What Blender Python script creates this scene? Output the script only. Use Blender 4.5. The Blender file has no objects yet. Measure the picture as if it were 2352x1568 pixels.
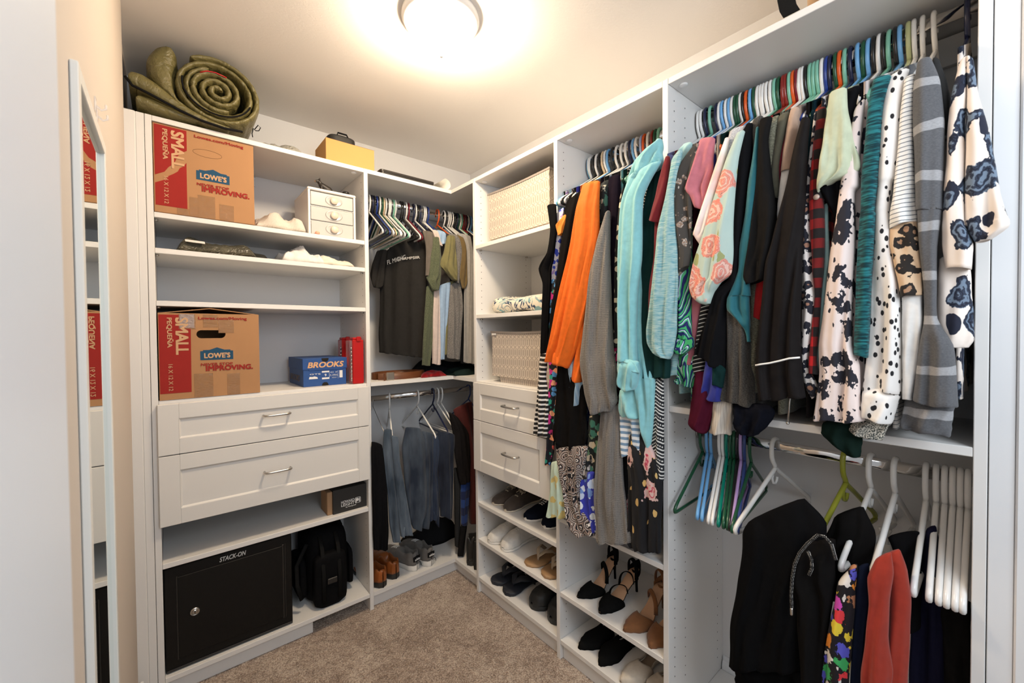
import bpy, math, random
from mathutils import Vector, Matrix
PI = math.pi
random.seed(7)
SC = bpy.context.scene
COL = SC.collection
# ------------------------------------------------------------------ camera, light, exposure
EYE = Vector((-1.6035, -2.348, 1.3365))
YAW, PITCH, ROLL = 0.8746, -0.0183, -0.0086
fw = Vector((math.cos(YAW)*math.cos(PITCH), math.sin(YAW)*math.cos(PITCH), math.sin(PITCH)))
rt = Vector((math.sin(YAW), -math.cos(YAW), 0)); up_ = rt.cross(fw)
rt2 = rt*math.cos(ROLL) + up_*math.sin(ROLL); up2 = up_*math.cos(ROLL) - rt*math.sin(ROLL)
cd = bpy.data.cameras.new('camera'); cam = bpy.data.objects.new('camera', cd); COL.objects.link(cam)
cd.sensor_width = 36.0; cd.lens = 947.43/2352*36
m = Matrix.Identity(4)
for i in range(3):
    m[i][0] = rt2[i]; m[i][1] = up2[i]; m[i][2] = -fw[i]; m[i][3] = EYE[i]
cam.matrix_world = m
cd.clip_start = 0.02
cd.dof.use_dof = True; cd.dof.focus_distance = 1.9; cd.dof.aperture_fstop = 6.0
SC.camera = cam
SC.view_settings.view_transform = 'Standard'; SC.view_settings.look = 'None'
SC.view_settings.gamma = 1.0; SC.view_settings.use_curve_mapping = False
SC.view_settings.exposure = 0.06
w = bpy.data.worlds.new('world'); SC.world = w; w.use_nodes = True
w.node_tree.nodes['Background'].inputs[0].default_value = (0.92, 0.955, 1.0, 1)
w.node_tree.nodes['Background'].inputs[1].default_value = 0.38
def area(name, loc, target, sx, sy, power, col):
    l = bpy.data.lights.new(name, 'AREA'); l.shape = 'RECTANGLE'; l.size = sx; l.size_y = sy; l.energy = power; l.color = col
    o = bpy.data.objects.new(name, l); COL.objects.link(o); o.location = loc
    o.rotation_euler = (Vector(target)-Vector(loc)).to_track_quat('-Z', 'Y').to_euler()
    return o
# daylight of the bedroom window coming in through the closet doorway behind the photographer
area('doorway_daylight', (-1.15, -3.05, 1.85), (-0.45, -1.6, 1.35), 0.8, 0.9, 17, (0.84, 0.92, 1.0))
bl = None
del bl

# ------------------------------------------------------------------ node helper + materials
class NT:
    def __init__(s, name, rough=0.6, metal=0.0, spec=0.5, sheen=0.0):
        s.m = bpy.data.materials.new(name); s.m.use_nodes = True
        s.t = s.m.node_tree; s.b = s.t.nodes['Principled BSDF']
        s.b.inputs['Roughness'].default_value = rough; s.b.inputs['Metallic'].default_value = metal
        s.b.inputs['Specular IOR Level'].default_value = spec
        if sheen: s.b.inputs['Sheen Weight'].default_value = sheen
    def n(s, typ, **kw):
        nd = s.t.nodes.new(typ)
        for k, v in kw.items(): setattr(nd, k, v)
        return nd
    def ln(s, a, b): s.t.links.new(a, b)
    def co(s, scale=(1, 1, 1), rot=(0, 0, 0)):
        tc = s.n('ShaderNodeTexCoord'); mp = s.n('ShaderNodeMapping')
        mp.inputs['Scale'].default_value = scale; mp.inputs['Rotation'].default_value = rot
        s.ln(tc.outputs['Object'], mp.inputs['Vector']); return mp.outputs[0]
    def noise(s, v, scale, detail=3, dist=0.0):
        nd = s.n('ShaderNodeTexNoise'); nd.inputs['Scale'].default_value = scale
        nd.inputs['Detail'].default_value = detail; nd.inputs['Distortion'].default_value = dist
        s.ln(v, nd.inputs['Vector']); return nd
    def vor(s, v, scale, feature='F1', rnd=1.0):
        nd = s.n('ShaderNodeTexVoronoi', feature=feature); nd.inputs['Scale'].default_value = scale
        nd.inputs['Randomness'].default_value = rnd
        s.ln(v, nd.inputs['Vector']); return nd
    def math(s, op, a, b=None, c=None):
        nd = s.n('ShaderNodeMath', operation=op)
        for i, x in enumerate((a, b, c)):
            if x is None: continue
            if isinstance(x, (int, float)): nd.inputs[i].default_value = x
            else: s.ln(x, nd.inputs[i])
        return nd.outputs[0]
    def mix(s, f, a, b):
        nd = s.n('ShaderNodeMix', data_type='RGBA')
        for i, x in ((0, f), (6, a), (7, b)):
            if isinstance(x, (int, float)): nd.inputs[i].default_value = x
            elif isinstance(x, tuple): nd.inputs[i].default_value = (*x[:3], 1)
            else: s.ln(x, nd.inputs[i])
        return nd.outputs[2]
    def ramp(s, f, stops, interp='CONSTANT'):
        nd = s.n('ShaderNodeValToRGB'); cr = nd.color_ramp; cr.interpolation = interp
        while len(cr.elements) > 1: cr.elements.remove(cr.elements[-1])
        cr.elements[0].position = stops[0][0]; cr.elements[0].color = (*stops[0][1], 1)
        for p, c in stops[1:]:
            e = cr.elements.new(p); e.color = (*c, 1)
        s.ln(f, nd.inputs[0]); return nd.outputs[0]
    def col(s, c):
        if isinstance(c, tuple): s.b.inputs['Base Color'].default_value = (*c[:3], 1)
        else: s.ln(c, s.b.inputs['Base Color'])
        return s
    def bump(s, h, strength=0.3, dist=0.002):
        bp = s.n('ShaderNodeBump'); bp.inputs['Strength'].default_value = strength; bp.inputs['Distance'].default_value = dist
        s.ln(h, bp.inputs['Height']); s.ln(bp.outputs[0], s.b.inputs['Normal']); return s
    def xyz(s, v):
        nd = s.n('ShaderNodeSeparateXYZ'); s.ln(v, nd.inputs[0]); return nd.outputs
MC = {}
def plain(name, c, rough=0.5, metal=0.0, spec=0.5, bump=0.0, bs=400, var=0.0, vs=6):
    if name in MC: return MC[name]
    t = NT(name, rough, metal, spec)
    v = t.co()
    if var:
        n_ = t.noise(v, vs, 4); t.col(t.mix(t.math('MULTIPLY', n_.outputs[0], 1.0), tuple(x*(1-var) for x in c), tuple(min(1, x*(1+var)) for x in c)))
    else: t.col(c)
    if bump: t.bump(t.noise(v, bs, 3).outputs[0], bump, 0.001)
    MC[name] = t.m; return t.m
def cloth_bump(t, v, k=0.35, wr=0.5):
    n1 = t.noise(v, 900, 2); n2 = t.noise(v, 14, 3, 0.4)
    h = t.math('ADD', t.math('MULTIPLY', n1.outputs[0], 0.0006*k), t.math('MULTIPLY', n2.outputs[0], 0.010*wr))
    bp = t.n('ShaderNodeBump'); bp.inputs['Strength'].default_value = 0.7; bp.inputs['Distance'].default_value = 1.0
    t.ln(h, bp.inputs['Height']); t.ln(bp.outputs[0], t.b.inputs['Normal'])
def fab(name, c, rough=0.85, sheen=0.15, k=0.35, wr=0.5):
    if name in MC: return MC[name]
    lum = sum(c)/3
    if lum < .05: sheen = 0.0
    c = tuple(x*(.62 if lum < .06 else .78 if lum < .3 else .95) for x in c)
    t = NT(name, rough, 0, 0.03 if lum < .05 else 0.25, sheen); v = t.co()
    n_ = t.noise(v, 60, 3)
    t.col(t.mix(n_.outputs[0], tuple(x*0.82 for x in c), tuple(min(1, x*1.15) for x in c)))
    cloth_bump(t, v, k, wr); MC[name] = t.m; return t.m
def heather(name, a, b, scale=120, st=(1, 1, 8), lo=0.35, hi=0.65):
    if name in MC: return MC[name]
    t = NT(name, 0.9, 0, 0.2, 0.15); v = t.co(st)
    n_ = t.noise(v, scale, 3)
    t.col(t.ramp(n_.outputs[0], [(lo, a), (hi, b)], 'LINEAR')); cloth_bump(t, t.co()); MC[name] = t.m; return t.m
def stripes(name, a, b, period, width=0.5, axis=2, tilt=0.0, rough=0.85, soft=0.0, bounds=None):
    if name in MC: return MC[name]
    t = NT(name, rough, 0, 0.25, 0.1); v = t.co(rot=(tilt, 0, 0))
    o = t.xyz(v)[axis]
    wob = t.math('MULTIPLY', t.noise(t.co(), 7, 2).outputs[0], period*0.5)
    fr = t.math('FRACT', t.math('DIVIDE', t.math('ADD', t.math('ADD', o, 50.0), wob), period))
    f = t.math('LESS_THAN', fr, width)
    c = t.mix(f, a, b)
    if isinstance(soft, tuple): c = t.mix(t.math('MULTIPLY', t.noise(t.co((1, 1, 3)), 260, 2).outputs[0], 0.8), c, soft)
    t.col(c); cloth_bump(t, t.co()); MC[name] = t.m; return t.m
def chevron(name, a, b, period=0.022, width=0.4):
    if name in MC: return MC[name]
    t = NT(name, 0.85); x, y, z = t.xyz(t.co())
    zig = t.math('PINGPONG', y, 0.02)
    q = t.math('DIVIDE', t.math('ADD', t.math('ADD', z, 50.0), t.math('MULTIPLY', zig, 0.8)), period)
    fr = t.math('FRACT', q); row = t.math('MODULO', t.math('FLOOR', t.math('MULTIPLY', q, 1.0)), 3.0)
    dash = t.math('GREATER_THAN', t.math('FRACT', t.math('DIVIDE', t.math('ADD', y, 50.0), 0.004)), 0.45)
    one = t.math('LESS_THAN', fr, width*0.5); two = t.math('MULTIPLY', t.math('GREATER_THAN', fr, 0.45), t.math('LESS_THAN', fr, 0.45+width*0.5))
    two = t.math('MULTIPLY', two, t.math('MAXIMUM', dash, t.math('LESS_THAN', row, 1.0)))
    t.col(t.mix(t.math('MAXIMUM', one, two), a, b)); cloth_bump(t, t.co()); MC[name] = t.m; return t.m
def plaid(name, a, b, dark, period=0.045):
    if name in MC: return MC[name]
    t = NT(name, 0.9, 0, 0.2, 0.15); x, y, z = t.xyz(t.co())
    f1 = t.math('LESS_THAN', t.math('FRACT', t.math('DIVIDE', t.math('ADD', z, 50.0), period)), 0.5)
    f2 = t.math('LESS_THAN', t.math('FRACT', t.math('DIVIDE', t.math('ADD', y, 50.02), period*0.9)), 0.5)
    c = t.mix(f1, a, b); c2 = t.mix(f1, b, dark); t.col(t.mix(f2, c, c2)); cloth_bump(t, t.co()); MC[name] = t.m; return t.m
def dots(name, base, dot, scale=45, thr=0.28, st=(1, 1, 0.6), rnd=0.8, wob=0.0):
    if name in MC: return MC[name]
    t = NT(name, 0.8, 0, 0.3, 0.1); v = t.co(st, (0.25, 0, 0))
    vv = t.vor(v, scale, 'F1', rnd)
    d = vv.outputs['Distance']
    if wob: d = t.math('ADD', d, t.math('MULTIPLY', t.math('SUBTRACT', t.noise(v, scale*1.6, 2).outputs[0], 0.5), wob))
    t.col(t.mix(t.math('LESS_THAN', d, thr), base, dot)); cloth_bump(t, t.co()); MC[name] = t.m; return t.m
def leopard(name, base, spot, mid, scale=38, st=(1, 1, 1)):
    if name in MC: return MC[name]
    t = NT(name, 0.85, 0, 0.25, 0.1); v = t.co(st)
    vv = t.vor(v, scale, 'F1', 0.9)
    d = t.math('ADD', vv.outputs['Distance'], t.math('MULTIPLY', t.math('SUBTRACT', t.noise(v, scale*2.2, 2).outputs[0], 0.5), 0.55))
    t.col(t.ramp(d, [(0.0, mid), (0.22, spot), (0.50, base)])); cloth_bump(t, t.co()); MC[name] = t.m; return t.m
def floral(name, base, blooms, scale=22, thr=0.40, wob=0.5, leaf=None, lscale=40, lthr=0.24, st=(1, 1, 1), rings=True, rough=0.8):
    if name in MC: return MC[name]
    t = NT(name, rough, 0, 0.25, 0.05); v = t.co(st)
    nz = t.noise(v, scale*2.4, 3)
    c = base
    if leaf:
        lv = t.co((1, 1, 0.5), (0.6, 0.3, 0)); l2 = t.vor(lv, lscale, 'F1', 1.0)
        ld = t.math('ADD', l2.outputs['Distance'], t.math('MULTIPLY', t.math('SUBTRACT', t.noise(lv, lscale*2, 2).outputs[0], 0.5), 0.5))
        c = t.mix(t.math('LESS_THAN', ld, lthr), c, leaf)
    vv = t.vor(v, scale, 'F1', 0.85)
    d = t.math('ADD', vv.outputs['Distance'], t.math('MULTIPLY', t.math('SUBTRACT', nz.outputs[0], 0.5), wob))
    if rings:
        sn = t.math('SINE', t.math('ADD', t.math('MULTIPLY', d, 34.0), t.math('MULTIPLY', nz.outputs[0], 9.0)))
        bc = t.ramp(t.math('ADD', t.math('MULTIPLY', sn, 0.5), 0.5), [(i/len(blooms), b) for i, b in enumerate(blooms)], 'LINEAR')
    else:
        sep = t.n('ShaderNodeSeparateColor'); t.ln(vv.outputs['Color'], sep.inputs[0])
        bc = t.ramp(sep.outputs[0], [(i/len(blooms), b) for i, b in enumerate(blooms)])
    t.col(t.mix(t.math('LESS_THAN', d, thr), c, bc)); cloth_bump(t, t.co()); MC[name] = t.m; return t.m
def leafy(name, cols, scale=9, bands=26, st=(1, 1, 0.5)):
    if name in MC: return MC[name]
    t = NT(name, 0.8, 0, 0.3); v = t.co(st, (0.7, 0, 0)); vv = t.vor(v, scale, 'F1', 0.9)
    x, y, z = t.xyz(v)
    q = t.math('ADD', t.math('MULTIPLY', y, bands*3.0), t.math('MULTIPLY', vv.outputs['Distance'], bands*0.55))
    q = t.math('ADD', q, t.math('MULTIPLY', t.noise(v, 20, 2).outputs[0], 2.0))
    t.col(t.ramp(t.math('FRACT', t.math('ADD', q, 60.0)), cols)); cloth_bump(t, t.co()); MC[name] = t.m; return t.m
def knit(name, c, dark, scale=260):
    if name in MC: return MC[name]
    t = NT(name, 0.95, 0, 0.15, 0.2); v = t.co((1, 1, 0.9)); vv = t.vor(v, scale, 'F1', 0.15)
    d = vv.outputs['Distance']
    t.col(t.ramp(d, [(0.0, dark), (0.28, c)], 'LINEAR')); t.bump(d, 0.8, 0.002); MC[name] = t.m; return t.m

WHITE = plain('white_melamine', (0.76, 0.748, 0.73), 0.42, spec=0.4, var=0.012, vs=3)
WHITE2 = plain('drawer_front_white', (0.72, 0.705, 0.68), 0.4, spec=0.4, bump=0.05, bs=60)
HOLE = plain('pin_hole_dark', (0.10, 0.09, 0.085), 0.8)
STEEL = plain('brushed_nickel', (0.55, 0.53, 0.50), 0.28, 1.0)
CHROME = plain('chrome', (0.78, 0.76, 0.74), 0.10, 1.0)
WALLB = plain('wall_paint_grey', (0.70, 0.70, 0.705), 0.85, bump=0.25, bs=140)
WALLW = plain('wall_paint_beige', (0.60, 0.535, 0.475), 0.85, bump=0.25, bs=140)
TRIM = plain('trim_white', (0.76, 0.77, 0.785), 0.45, spec=0.4)
BLACK = plain('black_fabric', (0.009, 0.009, 0.010), 0.9, spec=0.1)

# ------------------------------------------------------------------ mesh builder
class MB:
    def __init__(s): s.v = []; s.f = []; s.mi = []; s.c = 0; s.sm = []
    def add(s, vs, fs, smooth=False):
        b = len(s.v); s.v += [tuple(p) for p in vs]
        for f in fs: s.f.append(tuple(b+i for i in f)); s.mi.append(s.c); s.sm.append(smooth)
        return s
    def box(s, x0, x1, y0, y1, z0, z1, b=0.0012):
        x0, x1 = sorted((x0, x1)); y0, y1 = sorted((y0, y1)); z0, z1 = sorted((z0, z1))
        b = min(b, (x1-x0)*.3, (y1-y0)*.3, (z1-z0)*.3)
        if b <= 0:
            vs = [(x, y, z) for z in (z0, z1) for y in (y0, y1) for x in (x0, x1)]
            return s.add(vs, [(0, 2, 3, 1), (4, 5, 7, 6), (0, 1, 5, 4), (2, 6, 7, 3), (0, 4, 6, 2), (1, 3, 7, 5)])
        import itertools
        vs = []; idx = {}
        for cx, cy, cz in itertools.product((0, 1), repeat=3):
            X = (x0, x1)[cx]; Y = (y0, y1)[cy]; Z = (z0, z1)[cz]
            sx = b if cx == 0 else -b; sy = b if cy == 0 else -b; sz = b if cz == 0 else -b
            for a, p in (('x', (X, Y+sy, Z+sz)), ('y', (X+sx, Y, Z+sz)), ('z', (X+sx, Y+sy, Z))):
                idx[(cx, cy, cz, a)] = len(vs); vs.append(p)
        fs = []
        I = idx
        fs += [tuple(I[(0, *q, 'x')] for q in ((0, 0), (0, 1), (1, 1), (1, 0))), tuple(I[(1, *q, 'x')] for q in ((0, 0), (1, 0), (1, 1), (0, 1)))]
        fs += [tuple(I[(q[0], 0, q[1], 'y')] for q in ((0, 0), (1, 0), (1, 1), (0, 1))), tuple(I[(q[0], 1, q[1], 'y')] for q in ((0, 0), (0, 1), (1, 1), (1, 0)))]
        fs += [tuple(I[(*q, 0, 'z')] for q in ((0, 0), (0, 1), (1, 1), (1, 0))), tuple(I[(*q, 1, 'z')] for q in ((0, 0), (1, 0), (1, 1), (0, 1)))]
        for c in itertools.product((0, 1), repeat=3): fs.append((I[(*c, 'x')], I[(*c, 'y')], I[(*c, 'z')]))
        for a in (0, 1):
            for c in (0, 1):
                fs.append((I[(0, a, c, 'y')], I[(1, a, c, 'y')], I[(1, a, c, 'z')], I[(0, a, c, 'z')]))
                fs.append((I[(a, 0, c, 'x')], I[(a, 1, c, 'x')], I[(a, 1, c, 'z')], I[(a, 0, c, 'z')]))
                fs.append((I[(a, c, 0, 'x')], I[(a, c, 1, 'x')], I[(a, c, 1, 'y')], I[(a, c, 0, 'y')]))
        return s.add(vs, fs)
    def tube(s, pts, r, seg=8, closed=False, flat=1.0, upv=(0, 0, 1), caps=True):
        P = [Vector(p) for p in pts]; n = len(P); rr = r if isinstance(r, (list, tuple)) else [r]*n
        vs = []; pu = Vector(upv)
        for i in range(n):
            a = P[(i-1) % n] if (closed or i > 0) else P[0]; b = P[(i+1) % n] if (closed or i < n-1) else P[-1]
            t = (b-a);
            if t.length < 1e-9: t = Vector((0, 0, 1))
            t.normalize(); u = pu - t*pu.dot(t)
            if u.length < 1e-4: u = t.orthogonal()
            u.normalize(); pu = u; w_ = t.cross(u)
            for k in range(seg):
                an = 2*PI*k/seg; vs.append(P[i] + u*math.cos(an)*rr[i] + w_*math.sin(an)*rr[i]*flat)
        fs = []
        for i in range(n if closed else n-1):
            j = (i+1) % n
            for k in range(seg): fs.append((i*seg+k, i*seg+(k+1) % seg, j*seg+(k+1) % seg, j*seg+k))
        if caps and not closed: fs += [tuple(range(seg))[::-1], tuple((n-1)*seg+k for k in range(seg))]
        return s.add(vs, fs, True)
    def lathe(s, prof, cx, cy, cz, seg=32, axis='z', smooth=True):
        vs = []
        for r, h in prof:
            for k in range(seg):
                a = 2*PI*k/seg; x, y = r*math.cos(a), r*math.sin(a)
                vs.append({'z': (cx+x, cy+y, cz+h), 'y': (cx+x, cy+h, cz+y), 'x': (cx+h, cy+x, cz+y)}[axis])
        fs = [(i*seg+k, i*seg+(k+1) % seg, (i+1)*seg+(k+1) % seg, (i+1)*seg+k) for i in range(len(prof)-1) for k in range(seg)]
        fs += [tuple(range(seg))[::-1], tuple((len(prof)-1)*seg+k for k in range(seg))]
        return s.add(vs, fs, smooth)
    def prism(s, outline, h, o=(0, 0, 0), u=(1, 0, 0), v=(0, 1, 0)):
        o = Vector(o); u = Vector(u); v = Vector(v); n = u.cross(v); k = len(outline)
        vs = [o+u*a+v*b for a, b in outline] + [o+u*a+v*b+n*h for a, b in outline]
        fs = [tuple(range(k))[::-1], tuple(range(k, 2*k))] + [(i, (i+1) % k, k+(i+1) % k, k+i) for i in range(k)]
        return s.add(vs, fs)
    def loft(s, rings, smooth=True, cap0=True, cap1=True, closed=True):
        k = len(rings[0]); vs = [p for r in rings for p in r]; n = len(rings)
        fs = [(i*k+j, i*k+(j+1) % k, (i+1)*k+(j+1) % k, (i+1)*k+j) for i in range(n-1) for j in range(k if closed else k-1)]
        nc = int(cap0)+int(cap1)
        if cap0: fs.append(tuple(range(k))[::-1])
        if cap1: fs.append(tuple((n-1)*k+j for j in range(k)))
        s.add(vs, fs, smooth)
        for q in range(nc): s.sm[-1-q] = False
        return s
    def disc(s, c, r, axis='x', seg=6):
        vs = []
        for k in range(seg):
            a = 2*PI*k/seg; p, q = r*math.cos(a), r*math.sin(a)
            vs.append({'x': (c[0], c[1]+p, c[2]+q), 'y': (c[0]+p, c[1], c[2]+q), 'z': (c[0]+p, c[1]+q, c[2])}[axis])
        return s.add(vs, [tuple(range(seg))])
WLOC = {}
def wl(o): return WLOC.get(o.name, Vector((0, 0, 0)))
def tag(o, label=None, cat=None, group=None, kind=None):
    if label: o['label'] = label
    if cat: o['category'] = cat
    if group: o['group'] = group
    if kind: o['kind'] = kind
    return o
def mk(name, mb, mats, parent=None, base=None, label=None, cat=None, group=None, kind=None, local=False):
    """one mesh object; world-space vertices unless local"""
    me = bpy.data.meshes.new(name)
    if parent is not None: off = wl(parent) if not local else Vector((0, 0, 0))
    else: off = Vector(base) if base is not None else Vector((0, 0, 0))
    if local: off = Vector((0, 0, 0))
    me.from_pydata([tuple(Vector(p)-off) for p in mb.v], [], mb.f)
    if not isinstance(mats, (list, tuple)): mats = [mats]
    for m_ in mats: me.materials.append(m_)
    me.polygons.foreach_set('material_index', mb.mi); me.polygons.foreach_set('use_smooth', mb.sm)
    me.validate(); me.update()
    o = bpy.data.objects.new(name, me); COL.objects.link(o)
    if parent is not None: o.parent = parent; WLOC[o.name] = wl(parent)
    else:
        if base is not None: o.location = base
        WLOC[o.name] = Vector(o.location)
    tag(o, label, cat, group, kind); return o
def thing(name, label, cat, loc, rz=0, group=None):
    o = bpy.data.objects.new(name, None); COL.objects.link(o); o.empty_display_size = 0.05
    o.location = loc; o.rotation_euler = (0, 0, rz); WLOC[o.name] = Vector(loc)
    tag(o, label, cat, group); return o
def kids(o): return [c for c in bpy.data.objects if c.parent == o]
def dup(root, loc, rz=None, label=None, group=None, mat=None):
    r = root.copy(); COL.objects.link(r); r.location = loc; WLOC[r.name] = Vector(loc)
    if rz is not None: r.rotation_euler = (0, 0, rz)
    if label: r['label'] = label
    if group: r['group'] = group
    for ch in list(root.children):
        c = ch.copy(); COL.objects.link(c); c.parent = r
        for g in list(ch.children):
            d = g.copy(); COL.objects.link(d); d.parent = c
    return r
def text(parent, s, o, u, v, w, h, mat, name='lettering', bold=0.0, shear=0.0, thick=0.0006, local=False, spacing=1.0):
    cu = bpy.data.curves.new(name, 'FONT'); cu.body = s; cu.size = 1; cu.offset = 0.0; xb = bold*.8; cu.shear = shear; cu.space_character = spacing
    cu.extrude = 0.0; cu.resolution_u = 3
    ob = bpy.data.objects.new(name+'_tmp', cu); COL.objects.link(ob)
    bpy.context.view_layer.update()
    me = bpy.data.meshes.new_from_object(ob.evaluated_get(bpy.context.evaluated_depsgraph_get()))
    bpy.data.objects.remove(ob); bpy.data.curves.remove(cu)
    if xb > 0:
        V0 = [p.co.copy() for p in me.vertices]; F0 = [tuple(f.vertices) for f in me.polygons]; vs_, fs_ = [], []
        for k_, (ax, ay) in enumerate(((-1, -1), (1, -1), (1, 1), (-1, 1), (0, 0))):
            c_ = len(vs_); vs_ += [(p.x+ax*xb, p.y+ay*xb, k_*4e-5) for p in V0]; fs_ += [tuple(c_+i for i in f) for f in F0]
        me2 = bpy.data.meshes.new(name); me2.from_pydata(vs_, [], fs_); bpy.data.meshes.remove(me); me = me2
    xs = [p.co.x for p in me.vertices]; ys = [p.co.y for p in me.vertices]
    x0, x1, y0, y1 = min(xs), max(xs), min(ys), max(ys)
    o = Vector(o); u = Vector(u).normalized(); v = Vector(v).normalized(); n = u.cross(v)
    off = Vector((0, 0, 0)) if local or parent is None else wl(parent)
    for p in me.vertices:
        a = (p.co.x-x0)/(x1-x0)*w; b = (p.co.y-y0)/(y1-y0)*h
        p.co = o+u*a+v*b+n*(thick+p.co.z)-off
    me.materials.clear(); me.materials.append(mat); me.update()
    ob = bpy.data.objects.new(name, me); COL.objects.link(ob)
    if parent is not None: ob.parent = parent
    return ob
def rrect(w, h, r, n=5):
    pts = []
    for cx, cy, a0 in ((w/2-r, h/2-r, 0), (-w/2+r, h/2-r, PI/2), (-w/2+r, -h/2+r, PI), (w/2-r, -h/2+r, 1.5*PI)):
        for i in range(n+1):
            a = a0+PI/2*i/n; pts.append((cx+r*math.cos(a), cy+r*math.sin(a)))
    return pts

# ------------------------------------------------------------------ room
T = 0.019; H = 2.13; CEIL = 2.4224; DA = 0.384; DR = 0.3905
FL = 0.083; WX = -1.704
def struct(name, mb, mat, **k): return mk(name, mb, mat, kind='structure', **k)
t = NT('carpet', 0.98, 0, 0.1, 0.3); v = t.co()
n1 = t.noise(v, 5, 5, 0.5); n2 = t.noise(v, 170, 3); n3 = t.noise(v, 38, 4, 0.6)
f_ = t.math('ADD', t.math('MULTIPLY', n1.outputs[0], 0.30), t.math('MULTIPLY', n3.outputs[0], 0.30)); f_ = t.math('ADD', f_, t.math('MULTIPLY', n2.outputs[0], 0.65))
t.col(t.ramp(f_, [(0.50, (0.20, 0.135, 0.095)), (0.62, (0.40, 0.30, 0.23)), (0.74, (0.66, 0.55, 0.45))], 'LINEAR'))
t.bump(t.math('ADD', n2.outputs[0], t.math('MULTIPLY', n3.outputs[0], 1.2)), 0.9, 0.012); CARPET = t.m
b = MB()
nx, ny = 110, 130
vs = []
rs = random.Random(3)
for j in range(ny+1):
    for i in range(nx+1):
        x = -1.95+2.0*i/nx; y = -2.62+2.67*j/ny
        vs.append((x, y, 0.0+rs.uniform(-0.002, 0.002)))
b.add(vs, [(j*(nx+1)+i, j*(nx+1)+i+1, (j+1)*(nx+1)+i+1, (j+1)*(nx+1)+i) for j in range(ny) for i in range(nx)], True)
struct('floor', b, CARPET)
t = NT('ceiling_paint', 0.9); v = t.co((1, 1, 1), (0, 0, 0.5)); 
w1 = t.noise(t.co((1, 2.5, 1), (0, 0, 0.9)), 34, 4, 2.5); t.col((0.83, 0.805, 0.78)); t.bump(w1.outputs[0], 0.16, 0.003); CEILM = t.m
struct('ceiling', MB().box(WX-.1, 0.1, -2.62, 0.1, CEIL, CEIL+.08, 0), CEILM)
struct('wall_back', MB().box(WX-.1, 0.1, 0, 0.08, -.02, CEIL, 0), WALLB)
struct('wall_right', MB().box(0, 0.1, -2.62, 0.0, -.02, CEIL, 0), WALLB)
# left wall: its near stretch stands a hair proud and ends in a rounded bullnose
b = MB(); ring = []
prof = [(-1.80, -2.62), (-1.6995, -2.62), (-1.6995, -0.70)] + [(-1.6995-0.012*(1-math.cos(a)), -0.46-0.03*(1-math.sin(a))) for a in [PI*i/16 for i in range(9)]] + [(WX-0.008, -0.40), (WX-0.008, 0.0), (-1.80, 0.0)]
b.prism(prof, CEIL+.02, o=(0, 0, -.02)); struct('wall_left', b, WALLW)
# baseboards
def baseboard(name, x0, x1, y0, y1, ax):
    b = MB(); prof = [(0, 0), (0.014, 0), (0.014, 0.075), (0.011, 0.088), (0.006, 0.092), (0.004, 0.105), (0, 0.108)]
    if ax == 'y': b.prism(prof, y1-y0, o=(x0, y0, 0.0), u=(-1, 0, 0), v=(0, 0, 1)) if False else b.add([(x0-a, y, z) for y in (y0, y1) for a, z in prof], [tuple(range(7)), tuple(range(7, 14))[::-1]]+[(i, i+7, (i+1) % 7+7, (i+1) % 7) for i in range(7)])
    else: b.add([(x, y0-a, z) for x in (x0, x1) for a, z in prof], [tuple(range(7)), tuple(range(7, 14))[::-1]]+[(i, i+7, (i+1) % 7+7, (i+1) % 7) for i in range(7)])
    struct(name, b, TRIM)
baseboard('baseboard_right', -0.0005, 0, -2.30, -1.67, 'y')
b = MB(); b.box(WX+.0048, WX+.020, -0.80, -0.425, 0.0, 0.125, 0.002); b.box(WX+.0048, WX+.016, -0.80, -0.425, 0.125, 0.137, 0.003)
struct('baseboard_left', b, TRIM)
# white door leaf folded back against the left wall right beside the camera
b = MB(); b.box(-1.6985, -1.6615, -2.60, -1.90, 0.012, 2.04, 0.002)
struct('door_1', b, plain('door_paint', (0.76, 0.80, 0.86), 0.45, var=0.01))
# filler strips and door casing at the near end of the right-hand wall
b = MB(); b.box(-DR+.001, -DR+.02, -2.3620, -2.3295, 0, H, 0.001); struct('trim_1', b, TRIM)
b = MB(); b.box(-DR-.004, -DR+.035, -2.60, -2.3625, 0, CEIL, 0.003); struct('trim_2', b, TRIM)
b = MB(); b.box(-DR+.03, 0, -2.62, -2.3635, 0, CEIL, 0); struct('wall_front', b, TRIM)
# filler strips left of the drawer tower
b = MB(); b.box(-1.675, -1.6525, -DA+.001, -DA+.018, 0.0, H, 0.0012); b.box(-1.7115, -1.6752, -DA-.003, -DA+.016, 0.0, H, 0.0025)
struct('trim_3', b, WHITE)

# ------------------------------------------------------------------ closet cabinets
def holes(b, ax, val, us, z0, z1):
    """two columns of shelf-pin holes on a side panel face"""
    b.c = 1
    z = z0
    while z < z1:
        for u_ in us:
            b.disc((val, u_, z) if ax == 'x' else (u_, val, z), 0.0024, ax)
        z += 0.032
    b.c = 0
def pins(name_parent, pts, ax): 
    for p in pts:
        b = MB(); b.lathe([(0.0045, -0.006), (0.0045, 0.006)], *p, seg=10, axis=ax); mk('shelf_pin', b, STEEL, name_parent)
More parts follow.
